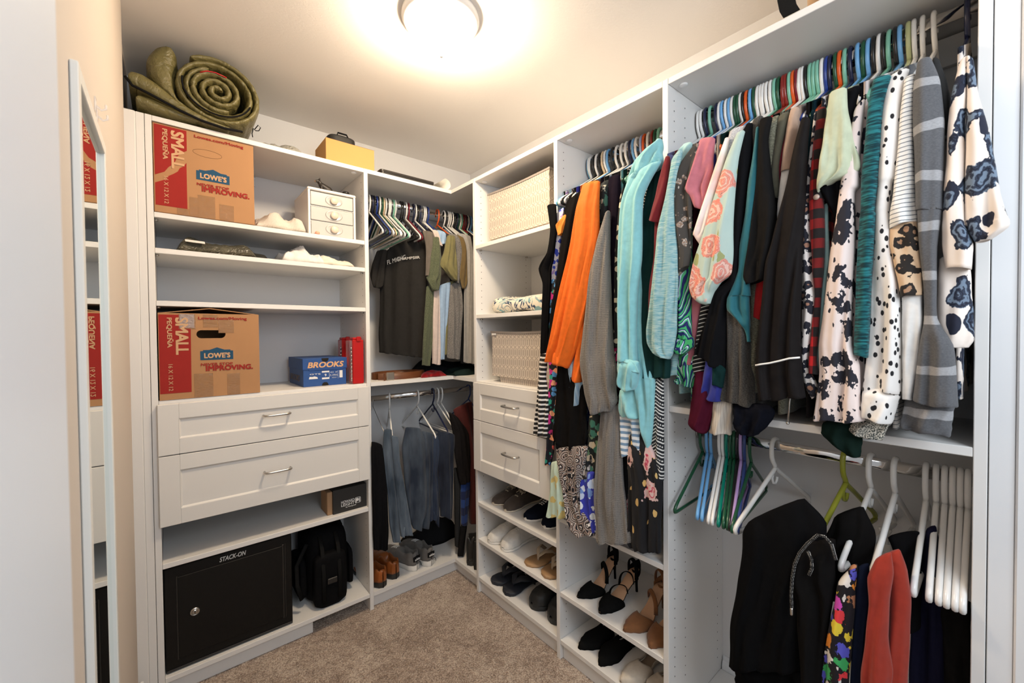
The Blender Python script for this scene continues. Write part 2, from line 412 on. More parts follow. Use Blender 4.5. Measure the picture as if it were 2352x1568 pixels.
# -- drawer tower on the back wall
xa0, xa1 = -1.6512, -0.8721      # outer left .. left face of divider
tw = thing('closet_tower', 'tall white shelving tower with two wide drawers on the back wall', 'closet cabinet', (xa0, -DA, 0))
b = MB(); b.box(xa0, xa0+T, -DA, -.001, 0, H); holes(b, 'x', xa0+T+.0006, (-DA+.035, -.045), .55, 2.08); mk('side_panel', b, [WHITE, HOLE], tw)
b = MB(); b.box(xa1, xa1+T, -DA, -.001, 0, H); holes(b, 'x', xa1-.0006, (-DA+.035, -.045), .12, 2.08); holes(b, 'x', xa1+T+.0006, (-DA+.035, -.045), .15, 2.05); mk('side_panel', b, [WHITE, HOLE], tw)
def shelfA(z, t_=T, nm='shelf'):
    mk(nm, MB().box(xa0+T+.0005, xa1-.0005, -DA+.0008, -.001, z-t_, z), WHITE, tw)
for z in (H, 1.787, 1.658, 1.468, 1.105, 0.506, 0.083): shelfA(z, nm='top_panel' if z == H else 'shelf')
b = MB(); b.box(xa0+T+.001, -1.123, -.358, -.342, 0, FL-T-.0005); mk('toe_kick', b, WHITE, tw)
for z in (1.787, 1.658, 1.468):
    pins(tw, [(xa0+T+.006, -DA+.03, z-T-.004), (xa1-.006, -DA+.03, z-T-.004)], 'x')
b = MB(); b.box(-1.286, -1.262, -.006, -.001, 2.062, 2.105, .0005); b.box(-1.286, -1.262, -.02, -.006, 2.100, 2.105, .0005); b.lathe([(.004, -.009), (.004, -.005)], -1.274, 0, 2.078, 10, 'y'); mk('wall_bracket', b, STEEL, tw)
def drawer_y(par, x0, x1, z0, z1, yf, px0, px1, pz0, pz1, hx0, hx1, hz):
    b = MB(); th = .019
    # shaker frame: stiles, rails, recessed panel
    b.box(x0, px0, yf, yf+th, z0, z1, .0015); b.box(px1, x1, yf, yf+th, z0, z1, .0015)
    b.box(px0, px1, yf, yf+th, pz1, z1, .0015); b.box(px0, px1, yf, yf+th, z0, pz0, .0015)
    b.box(px0-.001, px1+.001, yf+.007, yf+th, pz0-.001, pz1+.001, 0)
    for (a, c, d, e) in ((px0, px1, pz0, pz0), (px0, px1, pz1, pz1)):
        s_ = 1 if d == pz0 else -1
        b.add([(px0, yf+.0005, d), (px1, yf+.0005, d), (px1-.006, yf+.0072, d+s_*.006), (px0+.006, yf+.0072, d+s_*.006)], [(0, 1, 2, 3)])
    for d, s_ in ((px0, 1), (px1, -1)):
        b.add([(d, yf+.0005, pz0), (d, yf+.0005, pz1), (d+s_*.006, yf+.0072, pz1-.006), (d+s_*.006, yf+.0072, pz0+.006)], [(0, 1, 2, 3)])
    dr = mk('drawer', b, WHITE2, par)
    b = MB(); r = .0045; yo = yf-.026
    pts = [(hx0, yf+.001, hz), (hx0, yo+.010, hz), (hx0+.003, yo+.003, hz), (hx0+.010, yo, hz)] + [(hx0+(hx1-hx0)*i/6, yo-.002*math.sin(PI*i/6), hz) for i in range(1, 6)] + [(hx1-.010, yo, hz), (hx1-.003, yo+.003, hz), (hx1, yo+.010, hz), (hx1, yf+.001, hz)]
    b.tube(pts, r, 10); mk('handle', b, STEEL, dr)
yf = -DA-.0205
drawer_y(tw, -1.636, -.870, .9065, 1.092, yf, -1.576, -.9225, .963, 1.036, -1.307, -1.211, 1.012)
drawer_y(tw, -1.636, -.870, .648, .903, yf, -1.576, -.9225, .705, .846, -1.307, -1.211, .779)
# -- corner unit (L-shaped shelves)
yb0, ybc, ycd, yd1 = -.5925, -1.169, -1.6468, -2.309
cu_ = thing('corner_closet_unit', 'white L-shaped corner shelves joining the two rows of closet towers', 'closet cabinet', (xa1+T, -DA, 0))
Lo = [(xa1+T+.0005, -.001), (xa1+T+.0005, -DA+.0008), (-DR+.0008, -DA+.0008), (-DR+.0008, yb0+.0005), (-.001, yb0+.0005), (-.001, -.001)]
for z, nm in ((H, 'top_panel'), (1.108, 'shelf'), (FL, 'shelf')):
    b = MB(); b.prism(Lo, T, o=(0, 0, z-T)); mk(nm, b, WHITE, cu_)
b = MB(); b.prism([(xa1+T+.001, -.345), (xa1+T+.001, -.358), (-.364, -.358), (-.364, yb0+.001), (-.351, yb0+.001), (-.351, -.345)], FL-T-.0005); mk('toe_kick', b, WHITE, cu_)
b = MB(); b.box(xa1+T+.001, -.001, -.018, -.001, 2.060, 2.106); mk('mounting_rail', b, WHITE, cu_)
# -- drawer tower on the right wall, next to the corner
tb = thing('closet_tower', 'narrow white tower with two drawers and cubbies of flat shoes on the right wall', 'closet cabinet', (-DR, yb0, 0))
def sideR(par, y, face_a, face_b, z0a=.12, z1a=2.08, extra=None):
    b = MB(); b.box(-DR, -.001, y-T, y, 0, H)
    us = (-DR+.037, -.045) if not extra else (-DR+.037, extra, -.045)
    if face_a: holes(b, 'y', y+.0006, us, z0a, z1a)
    if face_b: holes(b, 'y', y-T-.0006, us, z0a, z1a)
    mk('side_panel', b, [WHITE, HOLE], par)
sideR(tb, yb0, True, True)
sideR(tb, ybc, True, True)
for z, nm in ((H, 'top_panel'), (1.788, 'shelf'), (1.436, 'shelf'), (1.098, 'shelf'), (.474, 'shelf'), (.283, 'shelf'), (FL, 'shelf')):
    mk(nm, MB().box(-DR+.0008, -.001, ybc+.0005, yb0-T-.0005, z-T, z), WHITE, tb)
mk('back_panel', MB().box(-.006, -.001, ybc+.001, yb0-T-.001, FL+.001, H-T-.001, 0), WHITE, tb)
mk('toe_kick', MB().box(-.374, -.360, ybc+.001, yb0-T-.001, 0, FL-T-.0005), WHITE, tb)
pins(tb, [(-DR+.03, yb0-T-.006, 1.788-T-.004), (-.045, yb0-T-.006, 1.788-T-.004), (-DR+.03, yb0-T-.006, 1.436-T-.004)], 'y')
def drawer_x(par, y0, y1, z0, z1, xf, py0, py1, pz0, pz1, hy0, hy1, hz):
    b = MB(); th = .019
    b.box(xf, xf+th, y0, py0, z0, z1, .0015); b.box(xf, xf+th, py1, y1, z0, z1, .0015)
    b.box(xf, xf+th, py0, py1, pz1, z1, .0015); b.box(xf, xf+th, py0, py1, z0, pz0, .0015)
    b.box(xf+.007, xf+th, py0-.001, py1+.001, pz0-.001, pz1+.001, 0)
    for d, s_ in ((pz0, 1), (pz1, -1)):
        b.add([(xf+.0005, py0, d), (xf+.0005, py1, d), (xf+.0072, py1-.006, d+s_*.006), (xf+.0072, py0+.006, d+s_*.006)], [(0, 1, 2, 3)])
    for d, s_ in ((py0, 1), (py1, -1)):
        b.add([(xf+.0005, d, pz0), (xf+.0005, d, pz1), (xf+.0072, d+s_*.006, pz1-.006), (xf+.0072, d+s_*.006, pz0+.006)], [(0, 1, 2, 3)])
    dr = mk('drawer', b, WHITE2, par)
    b = MB(); xo = xf-.026
    pts = [(xf+.001, hy0, hz), (xo+.010, hy0, hz), (xo+.003, hy0+.003, hz), (xo, hy0+.010, hz)] + [(xo-.002*math.sin(PI*i/6), hy0+(hy1-hy0)*i/6, hz) for i in range(1, 6)] + [(xo, hy1-.010, hz), (xo+.003, hy1-.003, hz), (xo+.010, hy1, hz), (xf+.001, hy1, hz)]
    b.tube(pts, .0045, 10); mk('handle', b, STEEL, dr)
xf = -DR-.0205
drawer_x(tb, -1.154, -.608, .9045, 1.092, xf, -1.093, -.668, .962, 1.036, -.961, -.865, 1.006)
drawer_x(tb, -1.154, -.608, .648, .9015, xf, -1.093, -.668, .705, .846, -.961, -.865, .786)
# -- hanging section with shoe shelves below
tc_ = thing('closet_hanging_section', 'white closet section with long hanging space above two shelves of heels', 'closet cabinet', (-DR, ybc-T, 0))
sideR(tc_, ycd, True, True, extra=-.285)
for z, nm in ((H, 'top_panel'), (.588, 'shelf'), (.281, 'shelf'), (FL, 'shelf')):
    mk(nm, MB().box(-DR+.0008, -.001, ycd+.0005, ybc-T-.0005, z-T, z), WHITE, tc_)
mk('toe_kick', MB().box(-.374, -.360, ycd+.001, ybc-T-.001, 0, FL-T-.0005), WHITE, tc_)
mk('mounting_rail', MB().box(-.018, -.001, ycd+.001, ybc-T-.001, 2.040, 2.105), WHITE, tc_)
# -- double hanging section nearest the door
td = thing('closet_hanging_section', 'white closet section nearest the door with upper and lower hanging rods', 'closet cabinet', (-DR, ycd-T, 0))
b = MB(); b.box(-DR, -.001, yd1-T, yd1, 0, H); mk('side_panel', b, WHITE, td)
for z, nm in ((H, 'top_panel'), (1.105, 'shelf'), (FL-.02, 'shelf')):
    mk(nm, MB().box(-DR+.0008, -.001 if z > .2 else -.016, yd1+.0005, ycd-T-.0005, z-T, z), WHITE, td)
mk('mounting_rail', MB().box(-.018, -.001, yd1+.001, ycd-T-.001, 2.095, 2.1105), WHITE, td) if False else mk('mounting_rail', MB().box(-.018, -.001, yd1+.001, ycd-T-.001, 2.03, 2.105), WHITE, td)
# small white cam covers under the top panels
for par, pts in ((tw, [(xa1-.035, -DA+.035)]), (tb, [(-DR+.04, yb0-T-.03)]), (tc_, [(-DR+.04, ybc-T-.03)]), (td, [(-DR+.04, ycd-T-.03)])):
    for x, y in pts:
        b = MB(); b.lathe([(.013, 0), (.013, -.003), (.009, -.005)], x, y, H-T, 18); mk('cam_cover', b, plain('cover_white', (.82, .82, .82), .3), par)
# -- rods
def rod(label, p0, p1):
    b = MB(); P0, P1 = Vector(p0), Vector(p1); d = (P1-P0).normalized(); s_ = Vector((0, 0, 1)).cross(d)
    ring = lambda c: [c+Vector((0, 0, 1))*.015*math.cos(2*PI*k/16)+s_*.0075*math.sin(2*PI*k/16) for k in range(16)]
    b.loft([ring(P0), ring(P1)]); r_ = mk('closet_rod', b, CHROME, base=tuple((P0+P1)/2), label=label, cat='clothes rod')
    for c, q in ((P0, d), (P1, -d)):
        b = MB(); rg = lambda c, k_: [c+Vector((0, 0, 1))*.022*k_*math.cos(2*PI*k/16)+s_*.013*k_*math.sin(2*PI*k/16) for k in range(16)]
        b.loft([rg(c-q*.000, 1), rg(c+q*.004, .95)]); mk('rod_socket', b, STEEL, r_)
RZ = 2.063; RZC = 2.049; RL = .993; RLC = 1.000
rod('chrome rod crowded with coloured hangers in the tall section nearest the door', (-.2, ycd-T-.001, RZ), (-.2, yd1+.001, RZ))
rod('chrome rod carrying dresses and the aqua robe above the heels', (-.2, ybc-T-.001, RZ), (-.2, ycd+.001, RZ))
rod('chrome rod of T-shirts and bare hangers in the corner, upper', (xa1+T+.001, -.2, RZC), (-.002, -.2, RZC))
rod('chrome rod with jeans in the corner, under the middle shelf', (xa1+T+.001, -.2, RLC), (-.002, -.2, RLC))
rod('lower chrome rod with black pants and white hangers nearest the door', (-.2, ycd-T-.001, RL), (-.2, yd1+.001, RL))

# ------------------------------------------------------------------ ceiling lamp
LX, LY = -.865, -1.10
lp = thing('ceiling_lamp', 'round flush ceiling lamp with glowing white glass bowl', 'lamp', (LX, LY, CEIL))
b = MB(); b.lathe([(.118, 0), (.130, -.004), (.131, -.014), (.125, -.026), (.114, -.034), (.110, -.030), (.095, -.016)], LX, LY, CEIL, 48); mk('base_ring', b, plain('lamp_metal', (.80, .79, .77), .4), lp)
t = NT('lamp_glass', 0.3); t.col((.95, .93, .88)); t.b.inputs['Emission Color'].default_value = (1.0, .79, .55, 1); t.b.inputs['Emission Strength'].default_value = 145.0
b = MB(); b.lathe([(.109, -.026)]+[(.109*math.cos(a)**.9, -.026-.089*math.sin(a)) for a in [PI/2*i/12 for i in range(1, 12)]]+[(.004, -.1148)], LX, LY, CEIL, 48); mk('glass_bowl', b, t.m, lp)
b = MB(); b.lathe([(.013, -.113), (.014, -.118), (.009, -.122), (.006, -.126), (.008, -.130), (.006, -.136), (.002, -.139)], LX, LY, CEIL, 20); mk('finial', b, plain('lamp_metal', (.80, .79, .77), .4), lp)

# ------------------------------------------------------------------ mirror on the left wall
MIR = (-1.53, -1.195, .40, 1.716); MIRX = -1.690
HK1 = (-1.257, 1.772, 'upper')
HK2 = (-1.234, 1.762, 'lower')
mr = thing('wall_mirror', 'tall narrow mirror with white frame hung on the left wall', 'mirror', (-1.6995, -1.3, 1.76))
GX = -1.6965; y0, y1, z0, z1 = MIR
FX = MIRX
def stile(b, *a): b.box(*a, .0012)
b = MB(); fwid = .022
stile(b, -1.699, FX, y0, y0+fwid, z0, z1); stile(b, -1.699, FX, y1-fwid, y1, z0, z1)
stile(b, -1.699, FX, y0+fwid, y1-fwid, z1-fwid, z1); stile(b, -1.699, FX, y0+fwid, y1-fwid, z0, z0+fwid)
mk('frame', b, plain('mirror_frame', (.77, .77, .74), .4), mr)
t = NT('mirror_silver', 0.0, 1.0); t.col((.80, .86, .82))
b = MB(); b.box(-1.6985, GX, y0+fwid-.002, y1-fwid+.002, z0+fwid-.002, z1-fwid+.002, 0); mk('mirror_glass', b, t.m, mr)
# clear adhesive hooks beside the mirror
for hy, hz, lb in (HK1, HK2):
    b = MB(); b.box(-1.6993, -1.697, hy-.006, hy+.006, hz-.014, hz+.012, .001); b.tube([(-1.697, hy, hz-.004), (-1.690, hy, hz-.010), (-1.684, hy, hz-.006), (-1.684, hy, hz+.002)], .002, 6)
    t = NT('clear_plastic_'+lb, .05, 0, 1.0); t.col((.9, .9, .92)); t.b.inputs['Alpha'].default_value = .35
    mk('adhesive_hook', b, t.m, base=(-1.6993, hy, hz), label='tiny clear plastic hook on the left wall above the mirror, %s of two' % lb, cat='hook')

# world-space outlines (metres) of the hanging clothes: plane, thickness, rows of (left, z, right, z)
GARMENTS = [
 ('blouse','shirt','D',1.25,'dkred','dark red short-sleeved top at the far end of the upper rod, beside the partition','',[
  ('sleeve','dkred',('x', -0.462),.025,'',[(1.698,1.852,1.712,1.849),(1.68,1.797,1.709,1.788),(1.663,1.734,1.702,1.724),(1.646,1.68,1.682,1.669)]),
  ('front','dkred',('x', -0.455),.015,'',[(1.659,1.683,1.692,1.676),(1.655,1.563,1.684,1.558),(1.641,1.485,1.667,1.483),(1.637,1.399,1.663,1.398)]),
 ]),
 ('shirt','shirt','D',1.3,'laven','lavender blue top squeezed between the dark red top and the aqua heather one','',[
  ('sleeve','laven',('x', -0.41),.02,'',[(1.677,1.875,1.695,1.873),(1.672,1.834,1.692,1.828),(1.669,1.789,1.689,1.784)]),
 ]),
 ('sweater','sweater','D',1.15,'aquah','aqua heathered top with long balloon sleeve ending in a seam','',[
  ('sleeve','aquah',('x', -0.468),.035,'',[(1.721,1.834,1.754,1.855),(1.706,1.737,1.729,1.734),(1.679,1.647,1.735,1.636),(1.67,1.578,1.738,1.567),(1.655,1.465,1.737,1.458),(1.644,1.395,1.736,1.391),(1.638,1.345,1.734,1.342),(1.642,1.305,1.727,1.301),(1.659,1.277,1.722,1.275),(1.686,1.262,1.714,1.261)]),
  ('front','aquah',('x', -0.41),.02,'',[(1.683,1.283,1.712,1.283),(1.681,1.201,1.711,1.21)]),
  ('collar','aqual',('x', -0.41),.03,'',[(1.723,1.893,1.754,1.891),(1.704,1.87,1.746,1.87),(1.691,1.836,1.723,1.848)]),
 ]),
 ('kimono','kimono','D',1.3,'sheer','sheer dark floral kimono sleeve with thin black edging, next to the aqua heather top','',[
  ('sleeve','sheer',('x', -0.452),.03,'',[(1.778,1.862,1.793,1.861),(1.73,1.814,1.786,1.81),(1.701,1.764,1.777,1.743),(1.699,1.694,1.772,1.677),(1.711,1.625,1.77,1.614),(1.728,1.571,1.768,1.564),(1.731,1.503,1.764,1.533)]),
 ]),
 ('blouse','shirt','D',1.13,'leafp','green, navy and white leaf-print blouse with rolled sleeve cuff','',[
  ('sleeve','leafp',('x', -0.43),.03,'',[(1.726,1.527,1.76,1.54),(1.719,1.479,1.756,1.476),(1.716,1.41,1.76,1.408),(1.713,1.34,1.76,1.34),(1.708,1.312,1.764,1.319)]),
  ('cuff','leafp',('x', -0.437),.035,'c',[(1.71,1.314,1.77,1.321),(1.704,1.288,1.77,1.294),(1.713,1.277,1.749,1.277)]),
  ('front','leafp',('x', -0.41),.03,'',[(1.716,1.276,1.761,1.285),(1.707,1.233,1.761,1.236),(1.705,1.201,1.762,1.202),(1.694,1.186,1.761,1.177)]),
 ]),
 ('blouse','shirt','D',1.15,'rosep','dusty rose pink tee with wide short sleeve','',[
  ('sleeve','rosep',('x', -0.44),.035,'o',[(1.791,1.877,1.832,1.867),(1.782,1.846,1.827,1.821),(1.761,1.796,1.825,1.78),(1.741,1.75,1.817,1.741),(1.763,1.724,1.812,1.708),(1.778,1.689,1.798,1.684)]),
  ('front','rosep',('x', -0.41),.03,'',[(1.75,1.457,1.783,1.431),(1.745,1.374,1.773,1.373),(1.736,1.305,1.764,1.305),(1.728,1.252,1.758,1.241)]),
 ]),
 ('shirt','shirt','D',1.2,'tiedye','white and pale pink tie-dye top with three-quarter sleeve','',[
  ('sleeve','tiedye',('x', -0.45),.03,'o',[(1.862,1.846,1.873,1.849),(1.837,1.781,1.86,1.777),(1.806,1.697,1.832,1.694),(1.777,1.619,1.817,1.621),(1.781,1.61,1.809,1.61),(1.795,1.585,1.802,1.592)]),
 ]),
 ('shirt','shirt','D',1.25,'olivet','olive tan tee peeking out beside the pale pink tie-dye sleeve','',[
  ('sleeve','olivet',('x', -0.435),.025,'',[(1.86,1.845,1.87,1.844),(1.843,1.793,1.86,1.794),(1.831,1.746,1.851,1.74),(1.822,1.707,1.845,1.711)]),
 ]),
 ('shirt','shirt','D',1.25,'greyh','light grey heathered tee with short sleeve','',[
  ('sleeve','greyh',('x', -0.43),.03,'o',[(1.867,1.875,1.911,1.872),(1.858,1.833,1.893,1.828),(1.846,1.77,1.874,1.761),(1.834,1.725,1.863,1.721),(1.817,1.7,1.849,1.702),(1.819,1.686,1.828,1.687)]),
 ]),
 ('blouse','blouse','D',1.2,'minrose','pale mint blouse with coral roses and a wide bell sleeve','',[
  ('sleeve','minrose',('x', -0.455),.04,'o',[(1.893,1.845,1.914,1.851),(1.871,1.795,1.901,1.786),(1.845,1.72,1.892,1.708),(1.818,1.642,1.888,1.627),(1.798,1.584,1.887,1.568),(1.778,1.527,1.885,1.516),(1.767,1.475,1.883,1.49),(1.768,1.461,1.856,1.474),(1.776,1.439,1.838,1.449),(1.799,1.419,1.831,1.428),(1.814,1.412,1.827,1.413)]),
 ]),
 ('dress','dress','D',1.05,'black1','black top with wide flared sleeve next to the mint rose blouse','',[
  ('sleeve','black1',('x', -0.44),.035,'',[(1.912,1.87,1.928,1.867),(1.896,1.84,1.927,1.813),(1.886,1.729,1.919,1.72),(1.88,1.631,1.908,1.625),(1.879,1.532,1.898,1.529),(1.87,1.476,1.895,1.464),(1.831,1.445,1.868,1.433),(1.809,1.375,1.865,1.37),(1.792,1.326,1.864,1.32),(1.779,1.289,1.862,1.275),(1.774,1.28,1.86,1.229)]),
 ]),
 ('shirt','shirt','D',1.08,'bwthin','black top with thin white stripes hanging under the wide black sleeve','',[
  ('front','bwthin',('x', -0.41),.03,'',[(1.781,1.414,1.805,1.412),(1.771,1.339,1.795,1.353),(1.761,1.271,1.792,1.275),(1.751,1.229,1.792,1.241),(1.761,1.211,1.789,1.21)]),
 ]),
 ('dress','dress','D',.98,'maroon','maroon knit dress reaching below the others down to the empty hangers','',[
  ('front','maroon',('x', -0.425),.035,'',[(1.771,1.217,1.798,1.219),(1.762,1.152,1.822,1.148),(1.752,1.089,1.818,1.098),(1.749,1.064,1.812,1.074),(1.761,1.052,1.809,1.06),(1.785,1.049,1.802,1.052)]),
 ]),
 ('shirt','shirt','D',1.1,'royal','royal blue shirt hem showing below the wide black sleeve','',[
  ('front','royal',('x', -0.435),.03,'',[(1.806,1.263,1.856,1.246),(1.798,1.207,1.852,1.211),(1.792,1.166,1.849,1.172),(1.791,1.151,1.846,1.146)]),
 ]),
 ('shirt','shirt','D',1.12,'pineg','dark pine green shirt hem over the royal blue one','',[
  ('front','pineg',('x', -0.445),.02,'',[(1.829,1.255,1.863,1.234),(1.828,1.192,1.856,1.188)]),
 ]),
 ('cardigan','cardigan','D',1.02,'oat','oatmeal ribbed cardigan hem hanging beside the maroon dress','',[
  ('front','oat',('x', -0.42),.03,'',[(1.82,1.148,1.871,1.147),(1.817,1.104,1.87,1.112),(1.811,1.063,1.868,1.067),(1.807,1.052,1.867,1.056)]),
 ]),
 ('sweater','sweater','D',1.08,'charco','charcoal brown knit sweater body beneath the teal sleeve','',[
  ('front','charco',('x', -0.43),.035,'',[(1.924,1.878,1.948,1.883),(1.924,1.833,1.939,1.827),(1.923,1.775,1.933,1.775),(1.876,1.558,1.891,1.556),(1.862,1.402,1.906,1.394),(1.86,1.339,1.917,1.338),(1.858,1.275,1.919,1.261),(1.851,1.21,1.929,1.216),(1.843,1.151,1.931,1.142)]),
 ]),
 ('blouse','blouse','D',1.2,'tealb','teal blouse with gathered drape twisting below its sleeve','',[
  ('sleeve','tealb',('x', -0.448),.03,'',[(1.938,1.849,1.946,1.848),(1.93,1.778,1.944,1.774),(1.921,1.717,1.942,1.711),(1.913,1.639,1.935,1.634),(1.9,1.561,1.928,1.556),(1.897,1.496,1.921,1.493),(1.873,1.435,1.926,1.431),(1.869,1.426,1.923,1.434),(1.869,1.398,1.924,1.392),(1.895,1.369,1.924,1.362),(1.912,1.341,1.924,1.341),(1.92,1.31,1.924,1.31)]),
 ]),
 ('blouse','blouse','D',1.2,'black2','black blouse with bell sleeve right of the teal one','',[
  ('sleeve','black2',('x', -0.452),.035,'o',[(1.948,1.864,1.976,1.862),(1.947,1.818,1.966,1.811),(1.944,1.757,1.972,1.748),(1.937,1.68,1.981,1.669),(1.93,1.619,1.986,1.607),(1.922,1.556,1.984,1.546),(1.911,1.482,1.97,1.48),(1.917,1.461,1.963,1.465)]),
 ]),
 ('sweater','sweater','D',1.08,'oliveh','olive heathered sweater right of the black bell sleeve','',[
  ('sleeve','oliveh',('x', -0.425),.025,'',[(1.959,1.866,1.984,1.871),(1.953,1.824,1.978,1.815),(1.956,1.769,1.973,1.764),(1.96,1.724,1.972,1.72)]),
  ('front','oliveh',('x', -0.415),.02,'',[(1.914,1.458,1.93,1.46),(1.914,1.369,1.937,1.368),(1.912,1.276,1.93,1.277),(1.909,1.214,1.93,1.215),(1.911,1.178,1.931,1.179)]),
 ]),
 ('shirt','shirt','D',1.3,'olivg','grey olive tee with cuffed short sleeve beside the crimson one','',[
  ('sleeve','olivg',('x', -0.43),.02,'',[(1.983,1.866,2.007,1.868),(1.977,1.814,1.994,1.807),(1.969,1.764,1.986,1.758),(1.965,1.709,1.984,1.688),(1.97,1.676,1.982,1.672)]),
 ]),
 ('blouse','shirt','D',1.3,'crimson','crimson top with small ruffled sleeve beside the tan sweater','',[
  ('sleeve','crimson',('x', -0.42),.02,'',[(2.001,1.866,2.009,1.866),(1.991,1.827,2.002,1.823),(1.979,1.775,1.994,1.77),(1.967,1.736,1.988,1.723),(1.977,1.704,1.986,1.702)]),
 ]),
 ('shirt','shirt','D',1.2,'redx','bright red shirt showing between the black bell sleeve and the long black sleeve','',[
  ('front','redx',('x', -0.418),.02,'',[(1.946,1.506,1.959,1.516),(1.929,1.46,1.953,1.47),(1.925,1.42,1.947,1.419),(1.922,1.375,1.939,1.369)]),
 ]),
 ('sweater','sweater','D',1.25,'tanw','tan sweater with white lower sleeve','',[
  ('sleeve','tanw',('x', -0.432),.03,'',[(2.009,1.872,2.027,1.869),(2.002,1.834,2.025,1.825),(1.994,1.776,2.018,1.768),(1.99,1.732,2.012,1.728)]),
  ('lower_sleeve','whitef',('x', -0.432),.022,'',[(1.99,1.73,2.011,1.729),(1.986,1.687,2.004,1.682),(1.982,1.648,1.996,1.645),(1.98,1.614,1.985,1.616)]),
 ]),
 ('robe','robe','D',1.05,'black3','long black pyjama shirt with white piping on the sleeve','',[
  ('sleeve','black3',('x', -0.465),.04,'',[(2.04,1.826,2.057,1.821),(2.027,1.771,2.052,1.762),(2.012,1.687,2.05,1.677),(1.992,1.609,2.047,1.597),(1.978,1.545,2.043,1.534),(1.968,1.51,2.042,1.5),(1.962,1.453,2.042,1.446),(1.955,1.381,2.041,1.378),(1.949,1.308,2.04,1.309),(1.946,1.235,2.043,1.255),(1.948,1.203,2.046,1.222),(1.951,1.164,2.052,1.186)]),
 ]),
 ('blouse','shirt','D',1.1,'leopw','white blouse with black leopard print squeezed left of the red plaid','',[
  ('sleeve','leopw',('x', -0.44),.02,'',[(2.06,1.84,2.065,1.84),(2.053,1.783,2.061,1.78),(2.046,1.713,2.054,1.71),(2.039,1.642,2.051,1.639),(2.036,1.568,2.053,1.565),(2.034,1.504,2.057,1.5),(2.034,1.495,2.058,1.491),(2.035,1.448,2.062,1.445),(2.036,1.392,2.064,1.385),(2.035,1.309,2.054,1.309),(2.037,1.253,2.049,1.254),(2.042,1.212,2.067,1.211),(2.056,1.179,2.065,1.18)]),
 ]),
 ('shirt','shirt','D',1.3,'navyx','dark teal shirt edge between the piped black sleeve and the leopard blouse','',[
  ('sleeve','navyx',('x', -0.425),.015,'',[(2.048,1.853,2.057,1.851),(2.04,1.777,2.049,1.774),(2.034,1.69,2.042,1.688),(2.029,1.602,2.034,1.601)]),
 ]),
 ('shirt','shirt','D',1.1,'buff','red and black buffalo plaid shirt with a button on its sleeve','',[
  ('sleeve','buff',('x', -0.445),.03,'',[(2.066,1.844,2.083,1.841),(2.06,1.779,2.079,1.772),(2.054,1.709,2.074,1.703),(2.051,1.649,2.079,1.633),(2.054,1.564,2.081,1.559),(2.058,1.5,2.08,1.497),(2.058,1.476,2.079,1.474),(2.063,1.418,2.075,1.417),(2.057,1.337,2.071,1.336),(2.052,1.268,2.067,1.269),(2.052,1.239,2.071,1.236)]),
 ]),
 ('sweater','sweater','D',1.15,'aqual','pale aqua sweater edge right of the red plaid shirt','',[
  ('front','aqual',('x', -0.43),.02,'',[(2.077,1.625,2.083,1.625),(2.076,1.562,2.085,1.56),(2.077,1.499,2.087,1.497),(2.075,1.476,2.083,1.475),(2.069,1.418,2.08,1.417),(2.063,1.336,2.073,1.336),(2.061,1.281,2.069,1.282),(2.058,1.241,2.067,1.239)]),
 ]),
 ('shirt','shirt','D',1.25,'sage','sage green tee with wide short sleeve','',[
  ('sleeve','sage',('x', -0.465),.04,'o',[(2.093,1.86,2.123,1.86),(2.087,1.806,2.126,1.808),(2.081,1.754,2.138,1.741),(2.074,1.699,2.148,1.685),(2.071,1.678,2.134,1.675),(2.072,1.654,2.089,1.662)]),
 ]),
 ('shirt','shirt','D',1.25,'black4','black tee whose sleeve shows beneath the sage green sleeve','',[
  ('sleeve','black4',('x', -0.445),.03,'o',[(2.114,1.862,2.144,1.862),(2.111,1.82,2.135,1.831),(2.101,1.753,2.13,1.76),(2.07,1.673,2.115,1.68),(2.078,1.642,2.111,1.642),(2.092,1.61,2.107,1.611),(2.1,1.588,2.105,1.587)]),
 ]),
 ('blouse','blouse','D',1.08,'pinkbl','pale pink blouse with black blossom branches and gathered long sleeve','',[
  ('sleeve','pinkbl',('x', -0.455),.04,'',[(2.134,1.807,2.153,1.827),(2.128,1.758,2.148,1.767),(2.121,1.708,2.144,1.7),(2.111,1.658,2.145,1.648),(2.11,1.644,2.137,1.637),(2.103,1.574,2.137,1.567),(2.095,1.519,2.137,1.512),(2.087,1.438,2.135,1.434),(2.08,1.365,2.133,1.363),(2.074,1.303,2.134,1.304),(2.075,1.241,2.146,1.261),(2.068,1.178,2.15,1.187),(2.063,1.133,2.156,1.142)]),
  ('front','pinkbl',('x', -0.425),.03,'',[(2.124,1.814,2.163,1.826),(2.132,1.712,2.149,1.724),(2.129,1.685,2.146,1.68),(2.129,1.565,2.14,1.563),(2.128,1.445,2.137,1.444),(2.127,1.279,2.148,1.28),(2.136,1.182,2.151,1.184)]),
 ]),
 ('sweater','sweater','D',1.15,'velvet','dark teal crushed velvet top with long narrow sleeve','',[
  ('sleeve','velvet',('x', -0.465),.03,'',[(2.167,1.857,2.195,1.852),(2.159,1.811,2.184,1.8),(2.154,1.728,2.181,1.719),(2.149,1.662,2.177,1.654),(2.148,1.593,2.172,1.588),(2.147,1.584,2.174,1.578),(2.144,1.517,2.17,1.513),(2.141,1.44,2.167,1.438),(2.14,1.363,2.165,1.362),(2.138,1.285,2.162,1.283)]),
 ]),
 ('shirt','shirt','D',1.05,'wdots','white blouse with black brush dots and cuffed long sleeve','',[
